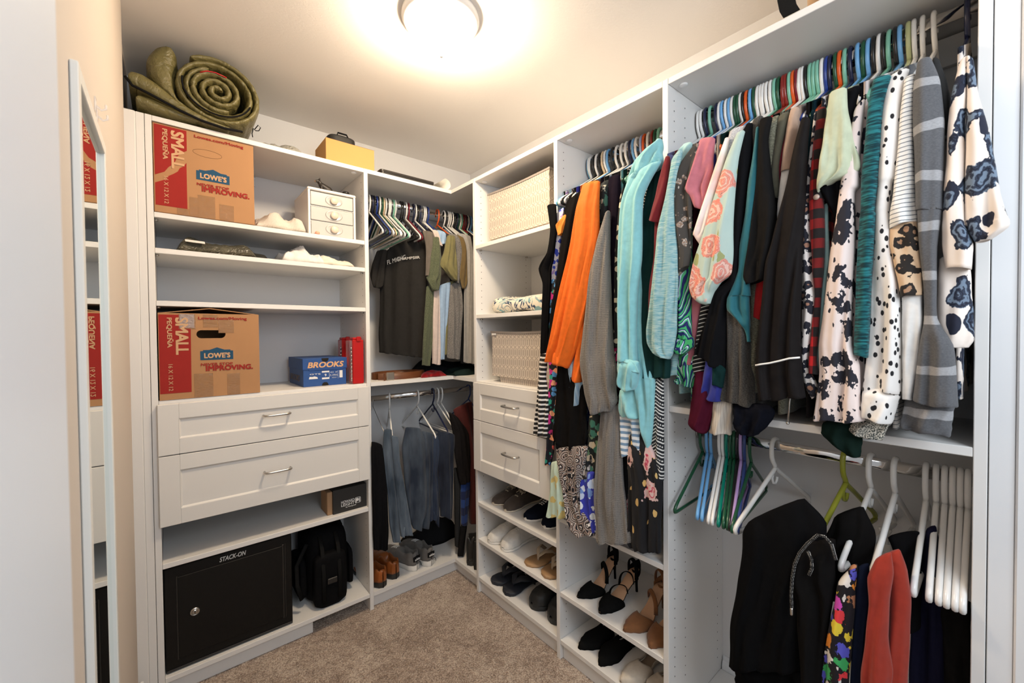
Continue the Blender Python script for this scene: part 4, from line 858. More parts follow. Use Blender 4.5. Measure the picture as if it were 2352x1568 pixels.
# ------------------------------------------------------------------ cloth materials
def M(k):
    if k in CM: return CM[k]()
    raise KeyError(k)
W_ = (.80, .79, .77); CREAM = (.80, .71, .62)
CM = {
 'dkred': lambda: fab('dark_red_jersey', (.20, .012, .018)), 'laven': lambda: fab('lavender_cotton', (.20, .20, .42)),
 'aquah': lambda: heather('aqua_heather', (.15, .36, .42), (.42, .58, .56), 70, (1, .35, 6)), 'aqual': lambda: fab('pale_aqua_fleece', (.42, .66, .66)),
 'sheer': lambda: floral('sheer_black_floral', (.055, .05, .045), [(.55, .50, .46), (.055, .05, .045), (.30, .20, .14)], 34, .30, .7, (.42, .40, .37), 70, .14),
 'leafp': lambda: leafy('green_leaf_print', [(0, (.015, .02, .12)), (.32, (.06, .42, .15)), (.60, (.015, .02, .12)), (.72, (.62, .75, .85)), (.84, (.10, .50, .22))], 9, 16),
 'rosep': lambda: fab('dusty_rose_jersey', (.52, .17, .21)), 'tiedye': lambda: heather('pink_tie_dye', (.85, .62, .55), (.90, .84, .82), 10, (1, 1, 1), .35, .55),
 'olivet': lambda: fab('olive_tan_jersey', (.20, .17, .09)), 'greyh': lambda: heather('light_grey_heather', (.28, .31, .38), (.58, .60, .64), 420, (1, 1, 1)),
 'minrose': lambda: floral('mint_rose_print', (.46, .58, .53), [(.70, .22, .17), (.82, .42, .34), (.40, .10, .08), (.78, .50, .42)], 13, .45, .5, (.34, .36, .16), 26, .21),
 'black1': lambda: fab('black_jersey', (.012, .012, .014)), 'black2': lambda: fab('soft_black_knit', (.018, .017, .017)), 'black3': lambda: fab('black_satin', (.022, .019, .019), .6, .05),
 'black4': lambda: fab('black_cotton', (.010, .010, .012)), 'black5': lambda: fab('blue_black_knit', (.010, .011, .018)), 'black6': lambda: fab('black_fleece', (.009, .009, .010)), 'black7': lambda: fab('black_crepe', (.013, .012, .012)),
 'bwthin': lambda: stripes('black_thin_white_stripe', (.012, .012, .014), (.75, .74, .72), .011, .22, 2, .25),
 'maroon': lambda: fab('maroon_knit', (.10, .012, .030)), 'royal': lambda: fab('royal_blue_knit', (.030, .040, .30)), 'pineg': lambda: fab('pine_green', (.012, .045, .045)),
 'pineg2': lambda: fab('dark_green_cotton', (.012, .028, .022)), 'oat': lambda: stripes('oatmeal_rib', (.52, .47, .41), (.42, .37, .32), .006, .3, 1),
 'charco': lambda: heather('charcoal_brown_knit', (.035, .033, .030), (.085, .078, .070), 300, (1, 1, 2)),
 'tealb': lambda: fab('teal_chiffon', (.018, .16, .20), .7, .2), 'oliveh': lambda: heather('olive_marl', (.07, .07, .045), (.24, .23, .17), 200, (1, 1, 5)),
 'olivg': lambda: fab('grey_olive', (.12, .115, .08)), 'crimson': lambda: fab('crimson_jersey', (.22, .012, .030)), 'redx': lambda: fab('bright_red', (.55, .015, .020)),
 'tanw': lambda: fab('tan_knit', (.46, .32, .24), .95, .3), 'whitef': lambda: fab('white_jersey', (.80, .79, .77)),
 'leopw': lambda: leopard('white_leopard', (.76, .70, .66), (.02, .02, .03), (.35, .18, .12), 42), 'leoptan': lambda: leopard('tan_leopard', (.60, .42, .27), (.018, .014, .012), (.34, .19, .11), 40),
 'navyx': lambda: fab('dark_teal_navy', (.010, .035, .05)), 'buff': lambda: plaid('buffalo_plaid', (.55, .018, .018), (.16, .012, .012), (.015, .012, .012)),
 'sage': lambda: fab('sage_jersey', (.52, .56, .40)), 
 'pinkbl': lambda: floral('pink_black_blossom', (.78, .66, .62), [(.02, .02, .03)], 20, .38, 1.5, (.02, .02, .03), 60, .15, (1, 1, .8), False),
 'velvet': lambda: heather('teal_crushed_velvet', (.003, .030, .040), (.018, .17, .19), 55, (1, .5, 5), .42, .66),
 'wdots': lambda: dots('white_brush_dots', (.80, .77, .74), (.012, .012, .015), 88, .30, (1, 1, .62), .85, .18),
 'pins': lambda: stripes('white_pinstripe', (.80, .78, .75), (.06, .09, .12), .0085, .17, 2, .08),
 'greystr': lambda: stripes('grey_woven_stripe', (.050, .052, .058), (.40, .40, .41), .092, .20, 2, .0, soft=(.17, .17, .18)), 'dkgrey': lambda: fab('dark_charcoal', (.045, .045, .045)),
 'roseb': lambda: floral('navy_rose_print', (.80, .71, .64), [(.010, .011, .022), (.035, .05, .085), (.012, .013, .026), (.15, .20, .27)], 16, .42, .75, (.015, .018, .035), 26, .27, (1, 1, .8)),
 'tweed': lambda: heather('tweed', (.02, .03, .03), (.62, .58, .50), 420, (1, 1, 1), .44, .56),
 'bwstripe': lambda: stripes('black_white_band', (.78, .76, .73), (.015, .015, .015), .019, .60, 2),
 'blueflor': lambda: floral('blue_white_floral', (.74, .73, .78), [(.05, .08, .50), (.45, .30, .60)], 46, .42, .7, None, rings=False), 'amber': lambda: fab('amber_cotton', (.72, .24, .03)),
 'tropic': lambda: floral('tropical_black', (.010, .012, .018), [(.70, .12, .10), (.03, .30, .22), (.55, .03, .22), (.10, .30, .60), (.8, .35, .2)], 42, .50, .8, None, rings=False),
 'orange': lambda: fab('bright_orange_crepe', (.83, .155, .012), .7, .05, .2, .4), 'bluecab': lambda: stripes('pale_blue_cable', (.30, .46, .62), (.44, .58, .70), .009, .4, 1),
 'camo': lambda: floral('sage_cream_floral', (.012, .016, .018), [(.22, .30, .22), (.55, .52, .42), (.05, .13, .10)], 30, .48, .8, None, rings=False),
 'olivfl': lambda: floral('green_cream_floral', (.010, .014, .014), [(.12, .20, .11), (.50, .42, .30), (.04, .15, .11)], 32, .46, .8, None, rings=False),
 'greyknit': lambda: knit('grey_open_knit', (.185, .175, .165), (.025, .023, .022), 190), 'eggplant': lambda: fab('aubergine_black', (.016, .011, .022)),
 'pinkfl': lambda: floral('pink_floral', (.02, .015, .03), [(.60, .03, .14), (.8, .5, .5)], 50, .5, .7, None, rings=False), 'creamdot': lambda: dots('cream_dot', (.012, .012, .012), (.70, .60, .45), 30, .32, (1, 1, 1), .0),
 'robe': lambda: fab('aqua_plush', (.27, .60, .64), 1.0, .5, 1.2, .8), 'dkgrn': lambda: fab('dark_bottle_green', (.016, .055, .052), .8, .05),
 'bluestr': lambda: stripes('blue_white_stripe', (.74, .77, .80), (.17, .28, .42), .019, .48, 2),
 'blkgold': lambda: floral('black_pink_gold', (.010, .010, .012), [(.42, .03, .08), (.72, .36, .34), (.62, .44, .42)], 11, .33, .9, (.62, .42, .16), 30, .17, (1, 1, .7)),
 'chev': lambda: chevron('chevron_dash', (.72, .70, .66), (.010, .012, .016)) if False else chevron('chevron_dash', (.010, .012, .016), (.72, .70, .66)),
 'paisley': lambda: leafy('taupe_paisley', [(0, (.012, .012, .016)), (.38, (.30, .22, .19)), (.66, (.012, .012, .016)), (.80, (.68, .63, .60))], 28, 9, (1, 1, 1)),
 'bluefl2': lambda: floral('cobalt_white_floral', (.035, .045, .38), [(.68, .74, .82), (.16, .28, .62), (.5, .6, .8)], 30, .46, .8, None, rings=False),
 'mintyel': lambda: floral('mint_amber', (.52, .66, .56), [(.72, .34, .08), (.6, .5, .2)], 26, .36, .7, None, rings=False),
 'blkwh2': lambda: floral('black_grey_mottle', (.015, .015, .02), [(.35, .33, .32), (.12, .11, .12), (.6, .57, .54)], 44, .48, .9, None, rings=False),
 'charct': lambda: fab('charcoal_cotton', (.042, .040, .038)), 'brngrey': lambda: fab('brown_grey_cotton', (.14, .12, .10)), 'greenh': lambda: heather('green_heather', (.045, .055, .032), (.11, .125, .075), 380, (1, 1, 1)),
 'bluel': lambda: fab('light_blue_cotton', (.28, .40, .56)), 'pinkw': lambda: fab('pinkish_white', (.55, .46, .42)), 'olive3': lambda: fab('olive_cotton', (.20, .18, .075)),
 'greyh2': lambda: heather('grey_marl', (.07, .065, .06), (.24, .225, .21), 260, (1, 1, 2.5)), 'bronze': lambda: fab('bronze_cotton', (.17, .115, .045)), 'greyl': lambda: fab('light_grey_cotton', (.33, .32, .31)),
 'denim1': lambda: heather('faded_denim', (.028, .045, .070), (.12, .155, .20), 14, (1, 1, .35), .35, .68), 'denim2': lambda: heather('mid_denim', (.014, .022, .040), (.075, .098, .13), 14, (1, 1, .35), .38, .72),
 'denim3': lambda: heather('indigo_denim', (.008, .014, .034), (.03, .045, .08), 16, (1, 1, .35)), 'denim4': lambda: heather('dark_denim', (.005, .008, .018), (.022, .030, .05), 16, (1, 1, .35)),
 'maroon2': lambda: fab('maroon_wool', (.12, .018, .016)), 'blueplaid': lambda: plaid('blue_plaid', (.04, .11, .34), (.02, .05, .19), (.012, .02, .07), .09),
 'psych': lambda: floral('rainbow_blobs', (.012, .010, .014), [(.75, .05, .06), (.80, .62, .05), (.10, .10, .55), (.85, .80, .75), (.65, .08, .50), (.05, .40, .12), (.85, .30, .04), (.45, .20, .10)], 36, .50, 1.0, (.75, .70, .65), 48, .22, (1, 1, .75), False),
 'navy2': lambda: fab('navy_jersey', (.012, .018, .045)), 'navy3': lambda: fab('purple_navy_jersey', (.020, .020, .050)), 'rust': lambda: fab('rust_red_fleece', (.42, .040, .020)), 'rustd': lambda: fab('rust_red_fleece', (.42, .040, .020)),
}
HC = {'w': ('white', (.80, .79, .77)), 'k': ('black', (.012, .012, .012)), 'n': ('dark navy', (.012, .016, .05)), 's': ('seafoam green', (.20, .48, .36)), 'b': ('light blue', (.16, .40, .72)),
      'g': ('dark green', (.012, .075, .035)), 'o': ('orange', (.68, .10, .015)), 'r': ('red brown', (.22, .018, .012)), 'm': ('maroon', (.17, .010, .022)), 'u': ('royal blue', (.02, .05, .26)),
      'y': ('pale olive', (.48, .50, .25)), 'e': ('beige', (.66, .50, .33)), 'p': ('periwinkle', (.35, .45, .72)), 't': ('emerald green', (.0, .20, .14)), 'l': ('lilac', (.45, .30, .58)), 'v': ('olive green', (.28, .29, .03)), 'z': ('slate blue', (.035, .06, .20))}
def hmat(c): return plain('hanger_plastic_'+HC[c][0].replace(' ', '_'), HC[c][1], .22, spec=.5)
# ------------------------------------------------------------------ drape builder
def cr(p0, p1, p2, p3, t):
    return .5*((2*p1)+(-p0+p2)*t+(2*p0-5*p1+4*p2-p3)*t*t+(-p0+3*p1-3*p2+p3)*t*t*t)
def drape(mb, plane, depth, st, flags, rnd):
    if plane[0] == 'x': o = Vector((plane[1], 0, 0)); d = Vector((0, -1, 0))
    elif plane[0] == 'y': o = Vector((0, plane[1], 0)); d = Vector((1, 0, 0))
    else:
        a = math.radians(plane[3]); o = Vector((plane[1], plane[2], 0)); d = Vector((math.cos(a), math.sin(a), 0))
    n = Vector((-d.y, d.x, 0)); Z = Vector((0, 0, 1))
    K = 44; N = len(st); rows = []
    S = [Vector(q) for q in [(a, b, c) for a, b, c, e in st]]
    for i in range(N-1):
        steps = max(3, min(9, int(abs(st[i][1]+st[i][3]-st[i+1][1]-st[i+1][3])/2/.012)+2))
        for j in range(steps):
            t = j/steps
            g = [st[max(0, i-1)], st[i], st[i+1], st[min(N-1, i+2)]]
            rows.append([cr(g[0][k], g[1][k], g[2][k], g[3][k], t)*.6+(g[1][k]*(1-t)+g[2][k]*t)*.4 for k in range(4)])
    rows.append(list(st[-1])); R_ = len(rows)
    ph = [rnd.uniform(0, 6.28) for _ in range(5)]; lam = rnd.uniform(.030, .048); nf = rnd.choice([2, 3])
    rings = []
    ztop = (rows[0][1]+rows[0][3])/2; zbot = (rows[-1][1]+rows[-1][3])/2; zl = max(.05, ztop-zbot)
    for ri, (sl, zl_, sr, zr) in enumerate(rows):
        v = ri/(R_-1); w = max(.004, (sr-sl)/2); cs = (sl+sr)/2; cz = (zl_+zr)/2; hz = (zr-zl_)/2
        grow = min(1, .30+1.0*v); dd = depth*.5*min(1, .55+3*v)*(1.0 if 'c' in flags else 1.0)
        dd = min(dd, max(.006, w*1.5))
        amp = min(.010, w*.30)*grow
        ring = []
        for k in range(K):
            a = 2*PI*k/K; ca, sa = math.cos(a), math.sin(a)
            x = math.copysign(abs(ca)**.9, ca)*w; y = math.copysign(abs(sa)**.8, sa)*dd
            zz = cz+hz*(x/w)
            q = x/lam*2*PI
            f = math.sin(q+ph[0]+2.2*math.sin(v*2.6+ph[1]))*.6+math.sin(q*.47+ph[2]-v*2.0)*.7+.35*math.sin(q*1.9+ph[3]+v*5)
            edge = 1-abs(ca)**6
            y += amp*f*edge*(1.0 if sa < 0 else .6)
            x *= 1+.02*math.sin(v*19+ph[4])
            p = o+d*(cs+x)+n*y; p.z = zz+.0025*math.sin(q*.7+ph[1])*v
            ring.append(p)
        rings.append(ring)
    def shrink(ring, k, dz=0.0):
        c = sum(ring, Vector((0, 0, 0)))/len(ring); return [c+(p-c)*k+Vector((0, 0, dz)) for p in ring]
    top = [shrink(rings[0], .35, .006), shrink(rings[0], .8, .004)]
    if 'o' in flags: tail = [shrink(rings[-1], .93, -.0005), shrink(rings[-1], .88, .004), shrink(rings[-1], .80, .03), shrink(rings[-1], .5, .05)]
    else: tail = [shrink(rings[-1], .96, -.002), shrink(rings[-1], .80, -.0015), shrink(rings[-1], .45, .004)]
    mb.loft(top+rings+tail)
def slab(mb, y, zt, hem, rnd, x0=-.385, x1=-.02, th=.0115, axis='y', neck=True, hw0=.207):
    """hidden body of a garment on its hanger: two rippled sheets joined at the edge, perpendicular to the rod"""
    nx, nz = 18, 12; ph = rnd.uniform(0, 6); A = []; B = []
    xc = -.2
    for j in range(nz+1):
        v = j/nz
        ra, rb = [], []
        for i in range(nx+1):
            u = -1+2*i/nx
            sh = zt-.004-abs(u)*.087*hw0/.19
            z = sh+(hem-sh)*v
            wv = hw0*(1 + .0*v)
            x = xc+u*wv
            yy = .0035*math.sin(u*7+ph+v*2)*(.2+.8*v)
            tt = th/2*(1-.45*(abs(u)**10))
            for r_, s_ in ((ra, -1), (rb, 1)):
                q = y+yy+s_*tt
                r_.append(Vector((x, q, z)) if axis == 'y' else Vector((q, x, z)))
        A.append(ra); B.append(rb)
    vs = [p for r_ in A for p in r_]+[p for r_ in B for p in r_]; c = (nx+1)*(nz+1); W1 = nx+1
    fs = [(j*W1+i, j*W1+i+1, (j+1)*W1+i+1, (j+1)*W1+i) for j in range(nz) for i in range(nx)]
    fs += [tuple(c+k for k in f[::-1]) for f in fs]
    for j in range(nz):
        for i in (0, nx): fs.append((j*W1+i, (j+1)*W1+i, c+(j+1)*W1+i, c+j*W1+i))
    for i in range(nx):
        for j in (0, nz): fs.append((j*W1+i, j*W1+i+1, c+j*W1+i+1, c+j*W1+i))
    mb.add(vs, fs, True)
# ------------------------------------------------------------------ hangers
def hanger_mesh(mb, axis='x', loop=False, r=.004, notch=True):
    """local: origin at the underside of the hook top (where it rests on the rod); arms along `axis`"""
    def P(a, z, o=0): return (a, o, z) if axis == 'x' else (o, a, z)
    hook = [P(.016, -.034), P(.0175, -.020), P(.0175, -.008), P(.0135, .0005), P(.006, .0045), P(-.002, .0055), P(-.010, .0035), P(-.0165, -.004), P(-.0195, -.014), P(-.0205, -.030), P(-.019, -.048), P(-.013, -.062), P(-.004, -.073), P(0, -.082)]
    mb.tube(hook, r*1.02, 8)
    bz = -.231
    body = [P(0, -.082), P(-.012, -.092), P(-.06, -.122), P(-.13, -.168), P(-.185, -.203), P(-.199, -.214), P(-.205, -.222), P(-.203, -.230), P(-.195, bz), P(-.18, bz), P(0, bz), P(.18, bz), P(.195, bz), P(.203, -.230), P(.205, -.222), P(.199, -.214), P(.185, -.203), P(.13, -.168), P(.06, -.122), P(.012, -.092)]
    mb.tube(body, r, 8, closed=True)
    if loop: mb.tube([P(-.014, -.096), P(-.018, -.112), P(-.013, -.126), P(-.002, -.130), P(.007, -.124), P(.010, -.112)], r*.7, 6)
HM = {}
def hanger(c, pos, axis, label, loop=False, tilt=0.0, rz=0.0, r=.0048, group=None):
    key = (c, axis, loop, r)
    if key not in HM:
        b = MB(); hanger_mesh(b, axis, loop, r); me_o = mk('clothes_hanger', b, hmat(c)); HM[key] = me_o.data; o = me_o
    else:
        o = bpy.data.objects.new('clothes_hanger', HM[key]); COL.objects.link(o)
    o.location = pos; o.rotation_euler = (0, tilt, rz) if axis == 'y' else (tilt, 0, rz)
    tag(o, label, 'hanger', group); return o
rg = random.Random(11)
def lib(lbl): 
    return lbl
UN = {'D': dict(hooks=HOOKS_D, z=RZ+.0152, zt=RZ-.075), 'C': dict(hooks=HOOKS_C, z=RZ+.0152, zt=RZ-.075)}
def build_garment(g, yh, unit):
    name, cat, un, hem, bm, lab, extra, parts = g
    al = [p for p in parts]
    zmin = min(s[1] for p in al for s in p[5])
    if unit in 'DC': loc = (-.2, -yh, zmin)
    elif parts[0][2][0] == 'x': loc = (parts[0][2][1], -(parts[0][5][-1][0]), zmin)
    elif parts[0][2][0] == 'y': loc = (parts[0][5][-1][0], parts[0][2][1], zmin)
    else: loc = (-.7, -.3, zmin)
    t_ = thing(name, lab, cat, loc)
    if unit in 'DC':
        b = MB(); slab(b, -yh, UN[unit]['zt'], max(hem, 1.125 if unit == 'D' else .62), rg, hw0=.165 if (unit == 'C' and yh < 1.30) else .207); mk('body', b, M(bm), t_)
    for pn, pm, plane, dep, fl, st in parts:
        b = MB(); drape(b, plane, dep, st, fl, rg); mk(pn, b, M(pm), t_)
    return t_
SHORT = {'dkred': 'dark red top', 'laven': 'lavender top', 'aquah': 'aqua heathered top', 'sheer': 'sheer floral kimono', 'leafp': 'leaf-print blouse', 'rosep': 'dusty rose tee', 'tiedye': 'pink tie-dye top',
 'olivet': 'olive tan tee', 'greyh': 'light grey heathered tee', 'minrose': 'mint rose blouse', 'black1': 'flared black top', 'bwthin': 'thin-striped black top', 'maroon': 'maroon knit dress', 'royal': 'royal blue shirt',
 'pineg': 'pine green shirt', 'oat': 'oatmeal cardigan', 'charco': 'charcoal knit sweater', 'tealb': 'teal blouse', 'black2': 'black bell-sleeve blouse', 'oliveh': 'olive heathered sweater', 'olivg': 'grey olive tee',
 'crimson': 'crimson top', 'redx': 'bright red shirt', 'tanw': 'tan sweater', 'black3': 'piped black pyjama shirt', 'leopw': 'white leopard blouse', 'navyx': 'dark teal shirt', 'buff': 'red plaid shirt', 'aqual': 'pale aqua sweater',
 'sage': 'sage green tee', 'black4': 'black tee', 'pinkbl': 'pink blossom blouse', 'velvet': 'teal velvet top', 'wdots': 'dotted white blouse', 'pins': 'pinstripe leopard top', 'greystr': 'grey striped cardigan', 'roseb': 'navy rose blouse',
 'black6': 'black sleeveless dress', 'blueflor': 'blue floral dress', 'tropic': 'tropical print dress', 'black7': 'long black dress', 'orange': 'orange dress', 'bluecab': 'pale blue cable knit', 'camo': 'sage flower dress',
 'greyknit': 'grey open-knit cardigan', 'eggplant': 'dark aubergine dress', 'creamdot': 'cream dotted dress', 'robe': 'aqua bathrobe', 'dkgrn': 'dark green dress', 'bluestr': 'blue striped shirt', 'blkgold': 'gold-flecked black skirt',
 'chev': 'chevron dress', 'paisley': 'paisley maxi dress', 'bluefl2': 'cobalt floral dress', 'mintyel': 'mint amber dress', 'blkwh2': 'mottled grey dress'}
for unit in 'DC':
    gs = [g for g in GARMENTS if g[2] == unit and not (unit == 'D' and g[4] in ('tweed', 'pineg2', 'black5'))]
    # order along the rod by the middle of the first drape's upper station
    gs.sort(key=lambda g: (g[7][0][5][0][0]+g[7][0][5][0][2])/2)
    hk = UN[unit]['hooks']; nh, ng = len(hk), len(gs)
    own = {}
    for i, g in enumerate(gs): own[min(nh-1, round(i*(nh-1)/(ng-1)))] = g
    y_prev = None
    lbls = []
    for i, (yh, c) in enumerate(hk):
        yh = min(max(yh, (1.676 if unit == 'D' else 1.204)), 2.300 if unit == 'D' else 1.640)
        rodn = 'upper rod nearest the door' if unit == 'D' else 'dress rod'
        if i in own:
            sn = SHORT[own[i][4]]
            if own[i][4] == 'bwthin' and unit == 'C': sn = 'thin striped shirt'
            lb = '%s plastic hanger holding the %s' % (HC[c][0], sn); build_garment(own[i], yh, unit)
        else:
            j = max(k for k in own if k < i); j2 = min([k for k in own if k > i])
            n1, n2 = (('thin striped shirt' if own[k][4] == 'bwthin' and unit == 'C' else SHORT[own[k][4]]) for k in (j, j2))
            lb = '%s hanger hook between the %s and the %s' % (HC[c][0], n1, n2)
            if lb in lbls: lb = lb.replace('hanger hook', 'hanger hook, second,')
            lbls.append(lb)
        hanger(c, (-.2, -yh, UN[unit]['z']), 'x', ' '.join(lb.split()[:16]), tilt=rg.uniform(-.03, .03), rz=rg.uniform(-.05, .05))
for g in GARMENTS:
    if g[2] == 'D' and g[4] in ('tweed', 'pineg2', 'black5'): 
        build_garment(g, 2.1 if g[4] != 'black5' else 1.85, 'D_' )
    elif g[2] in 'KLM': build_garment(g, 0, g[2])

# ------------------------------------------------------------------ garment trimmings
def find(lbl): return [o for o in bpy.data.objects if o.get('label', '').startswith(lbl)][0]
WT = plain('white_piping', (.82, .81, .79), .5)
def trail(name, par, pts, r, mat, flat=1.0): b = MB(); b.tube(pts, r, 7, flat=flat); return mk(name, b, mat, par)
o_ = find('long black pyjama'); 
trail('piping', o_, [(-.488, -1.984, .970), (-.490, -2.00, .977), (-.490, -2.02, .984), (-.490, -2.037, .991), (-.487, -2.048, .994)] if False else PIPE, .0022, WT)
o_ = find('red and black buffalo'); b = MB(); b.lathe([(.006, -.468), (.0062, -.466), (.0035, -.4645), (.006, -.463)][:2], 0, BTN[0], BTN[1], 14, 'x'); mk('button', b, plain('button_shell', (.45, .33, .26), .3), o_)
o_ = find('charcoal T-shirt')
a_ = math.radians(-48); du = Vector((math.cos(a_), math.sin(a_), 0)); nn = Vector((-du.y, du.x, 0))
PR = plain('print_white', (.62, .61, .58), .7)
def ktext(s, s0, z0, w_, h_, sl): text(o_, s, Vector((-.82, -.04, z0))+du*s0-nn*.0225, du+Vector((0, 0, sl)), (-.1*du.x, -.1*du.y, 1), w_, h_, PR, bold=.01)
ktext('FL MIGHG', KT[0], KT[1], KT[2], .024, .26); ktext('CHAMPSIIR', KT[3], KT[4], KT[5], .014, .05)
# hangers of the corner rod
nk = 0; KG = {}
KGS = [g for g in GARMENTS if g[2] == 'K']
for i, (xh, c) in enumerate(HOOKS_K):
    xh = min(max(xh, -.842), -.03)
    own = None
    for g in KGS:
        if g[5] not in KG.values() and i >= 22 and float(g[6]) <= xh+.02 and g[5] not in KG.values():
            own = g; break
    prev = HC[HOOKS_K[i-1][1]][0] if i else 'the tower side'; nxt = HC[HOOKS_K[i+1][1]][0] if i < len(HOOKS_K)-1 else 'the shoe tower'
    if own:
        KG[i] = own[5]; lb = '%s plastic hanger holding the %s' % (HC[c][0], own[5].split(' with ')[0].split(',')[0].split(' between')[0])
    elif i < 14: lb = 'empty %s hanger near the left end of the corner rod, %s of fourteen' % (HC[c][0], ['first', 'second', 'third', 'fourth', 'fifth', 'sixth', 'seventh', 'eighth', 'ninth', 'tenth', 'eleventh', 'twelfth', 'thirteenth', 'last'][i])
    elif i < 23: lb = 'empty %s hanger left of the gap, between a %s and a %s one' % (HC[c][0], prev, nxt)
    else: lb = '%s hanger in the packed right end of the corner rod, after a %s one' % (HC[c][0], prev)
    tl = rg.uniform(-.02, .02)
    lbs_ = globals().setdefault('KLB', []); nr_ = lbs_.count(lb); lbs_.append(lb); lb = lb.replace('hanger', 'hanger, %s such,' % ('', 'second', 'third', 'fourth')[nr_], 1) if nr_ else lb
    hanger(c, (xh, -.2, RZC+.0152), 'y', ' '.join(lb.split()[:16]), rz=rg.uniform(-.10, -.02) if i < 23 else rg.uniform(-.06, .04), r=.0042)
for g in KGS:
    if 'charcoal' in g[5]: continue
    t_ = find(g[5]); b = MB(); slab(b, float(g[6]), RZC-.08, 1.30, rg, axis='x'); mk('body', b, M(g[4]), t_)
# lower corner rod
for nm, c, x, th, lp_ in (('white plastic hanger holding the faded blue jeans', 'w', -.682, -.34, 1), ('white plastic hanger holding the medium blue wide jeans', 'w', -.516, 0, 1), ('navy plastic hanger over the nearly black jeans', 'n', -.418, -.08, 1), ('white plastic hanger just right of the navy one on the lower corner rod', 'w', -.388, -.01, 0), ('white plastic hanger holding the black jacket in the corner', 'w', -.362, -.06, 0), ('slate blue plastic hanger of the maroon garment in the corner', 'z', -.167, .05, 0)):
    hanger(c, (x, -.2, RLC+.0152), 'y', nm, bool(lp_), rz=th, r=.0045)
t_ = thing('trouser_hanger', 'thin wire trouser hanger with white tube bar at the left of the lower corner rod', 'hanger', (-.775, -.2, RLC+.012))
b = MB(); b.tube([(-.775, -.19, .99), (-.775, -.2, RLC+.0165), (-.775, -.21, .99), (-.775, -.205, .96)], .0014, 6); b.tube([(-.775, -.205, .96), (-.748, -.395, .744)], .0014, 6); b.tube([(-.775, -.205, .96), (-.80, -.03, .744)], .0014, 6); mk('wire', b, STEEL, t_)
b = MB(); b.tube([(-.802, -.03, .742), (-.748, -.402, .742)], .0065, 12); mk('tube_bar', b, hmat('w'), t_)
# lower rod near the door
LD = [('dark green hanger with arm swung out in front of the partition on lower rod', 'g', -1.684, .05), ('light blue bare hanger on the lower rod, left of two', 'b', -1.700, .30), ('light blue bare hanger on the lower rod, right of two', 'b', -1.714, .30),
 ('white bare hanger next to the light blue pair on the lower rod, left', 'w', -1.742, .26), ('white bare hanger next to the emerald green one on the lower rod', 'w', -1.753, .26), ('emerald green bare hanger on the lower rod', 't', -1.764, .29), ('dark green bare hanger right of the emerald one', 'g', -1.776, .30),
 ('dark green bare hanger left of the black one, lower rod', 'g', -1.787, .30), ('black bare hanger left of the lilac one, lower rod', 'k', -1.797, .28), ('lilac bare hanger on the lower rod', 'l', -1.808, .26), ('slate blue bare hanger right of the lilac one', 'z', -1.819, .28), ('dark green bare hanger left of the wide white one', 'g', -1.838, .12),
 ('wide white hanger with inner hook holding the plain black trousers', 'w', -1.905, -.17), ('olive green hanger holding the black shorts', 'v', -2.074, -.15), ('white hanger with trouser clips above the rainbow leggings', 'w', -2.126, -.10), ('white hanger holding the rust red trousers', 'w', -2.173, -.06),
 ('bare white hanger, leftmost of six at the near end of the lower rod', 'w', -2.228, .0), ('bare white hanger, second of six at the near end of the lower rod', 'w', -2.245, .03), ('bare white hanger, third of six at the near end of the lower rod', 'w', -2.259, .03), ('bare white hanger, fourth of six at the near end of the lower rod', 'w', -2.272, .02), ('bare white hanger, fifth of six at the near end of the lower rod', 'w', -2.284, .02), ('bare white hanger nearest the door, last of six on the lower rod', 'w', -2.296, .01)]
for lb, c, y, th in LD:
    h_ = hanger(c, (-.2, y, RL+.0152), 'x', lb, True, rz=th, r=.0064 if y < -1.9 and 'of six' not in lb else .0058 if 'of six' in lb else .005, group='bare white hangers on the lower rod' if 'of six' in lb else None)
    if 'clips' in lb:
        for xx in (-.14, .12):
            b = MB(); b.box(xx-.008, xx+.008, -.007, .007, -.262, -.222, .002); b.box(xx-.006, xx+.006, -.014, .014, -.285, -.262, .002); b.tube([(xx, -.012, -.222), (xx, -.002, -.245)], .004, 6); b.tube([(xx, .012, -.222), (xx, .002, -.245)], .004, 6)
            o = mk('clip', b, hmat('w'), h_, local=True)
o_ = find('black shorts')
dr_ = M('chev'); CORD = dots('dotted_cord', (.012, .012, .012), (.62, .60, .57), 330, .35, (1, 1, 1), .1)
trail('drawstring', o_, CORD1, .0035, CORD); trail('drawstring', o_, CORD2, .0035, CORD)
b = MB(); b.lathe([(.0035, 0), (.0038, -.004), (.0038, -.016), (.003, -.018)], *CORD1[-1], seg=10); mk('cord_tip', b, STEEL, o_)

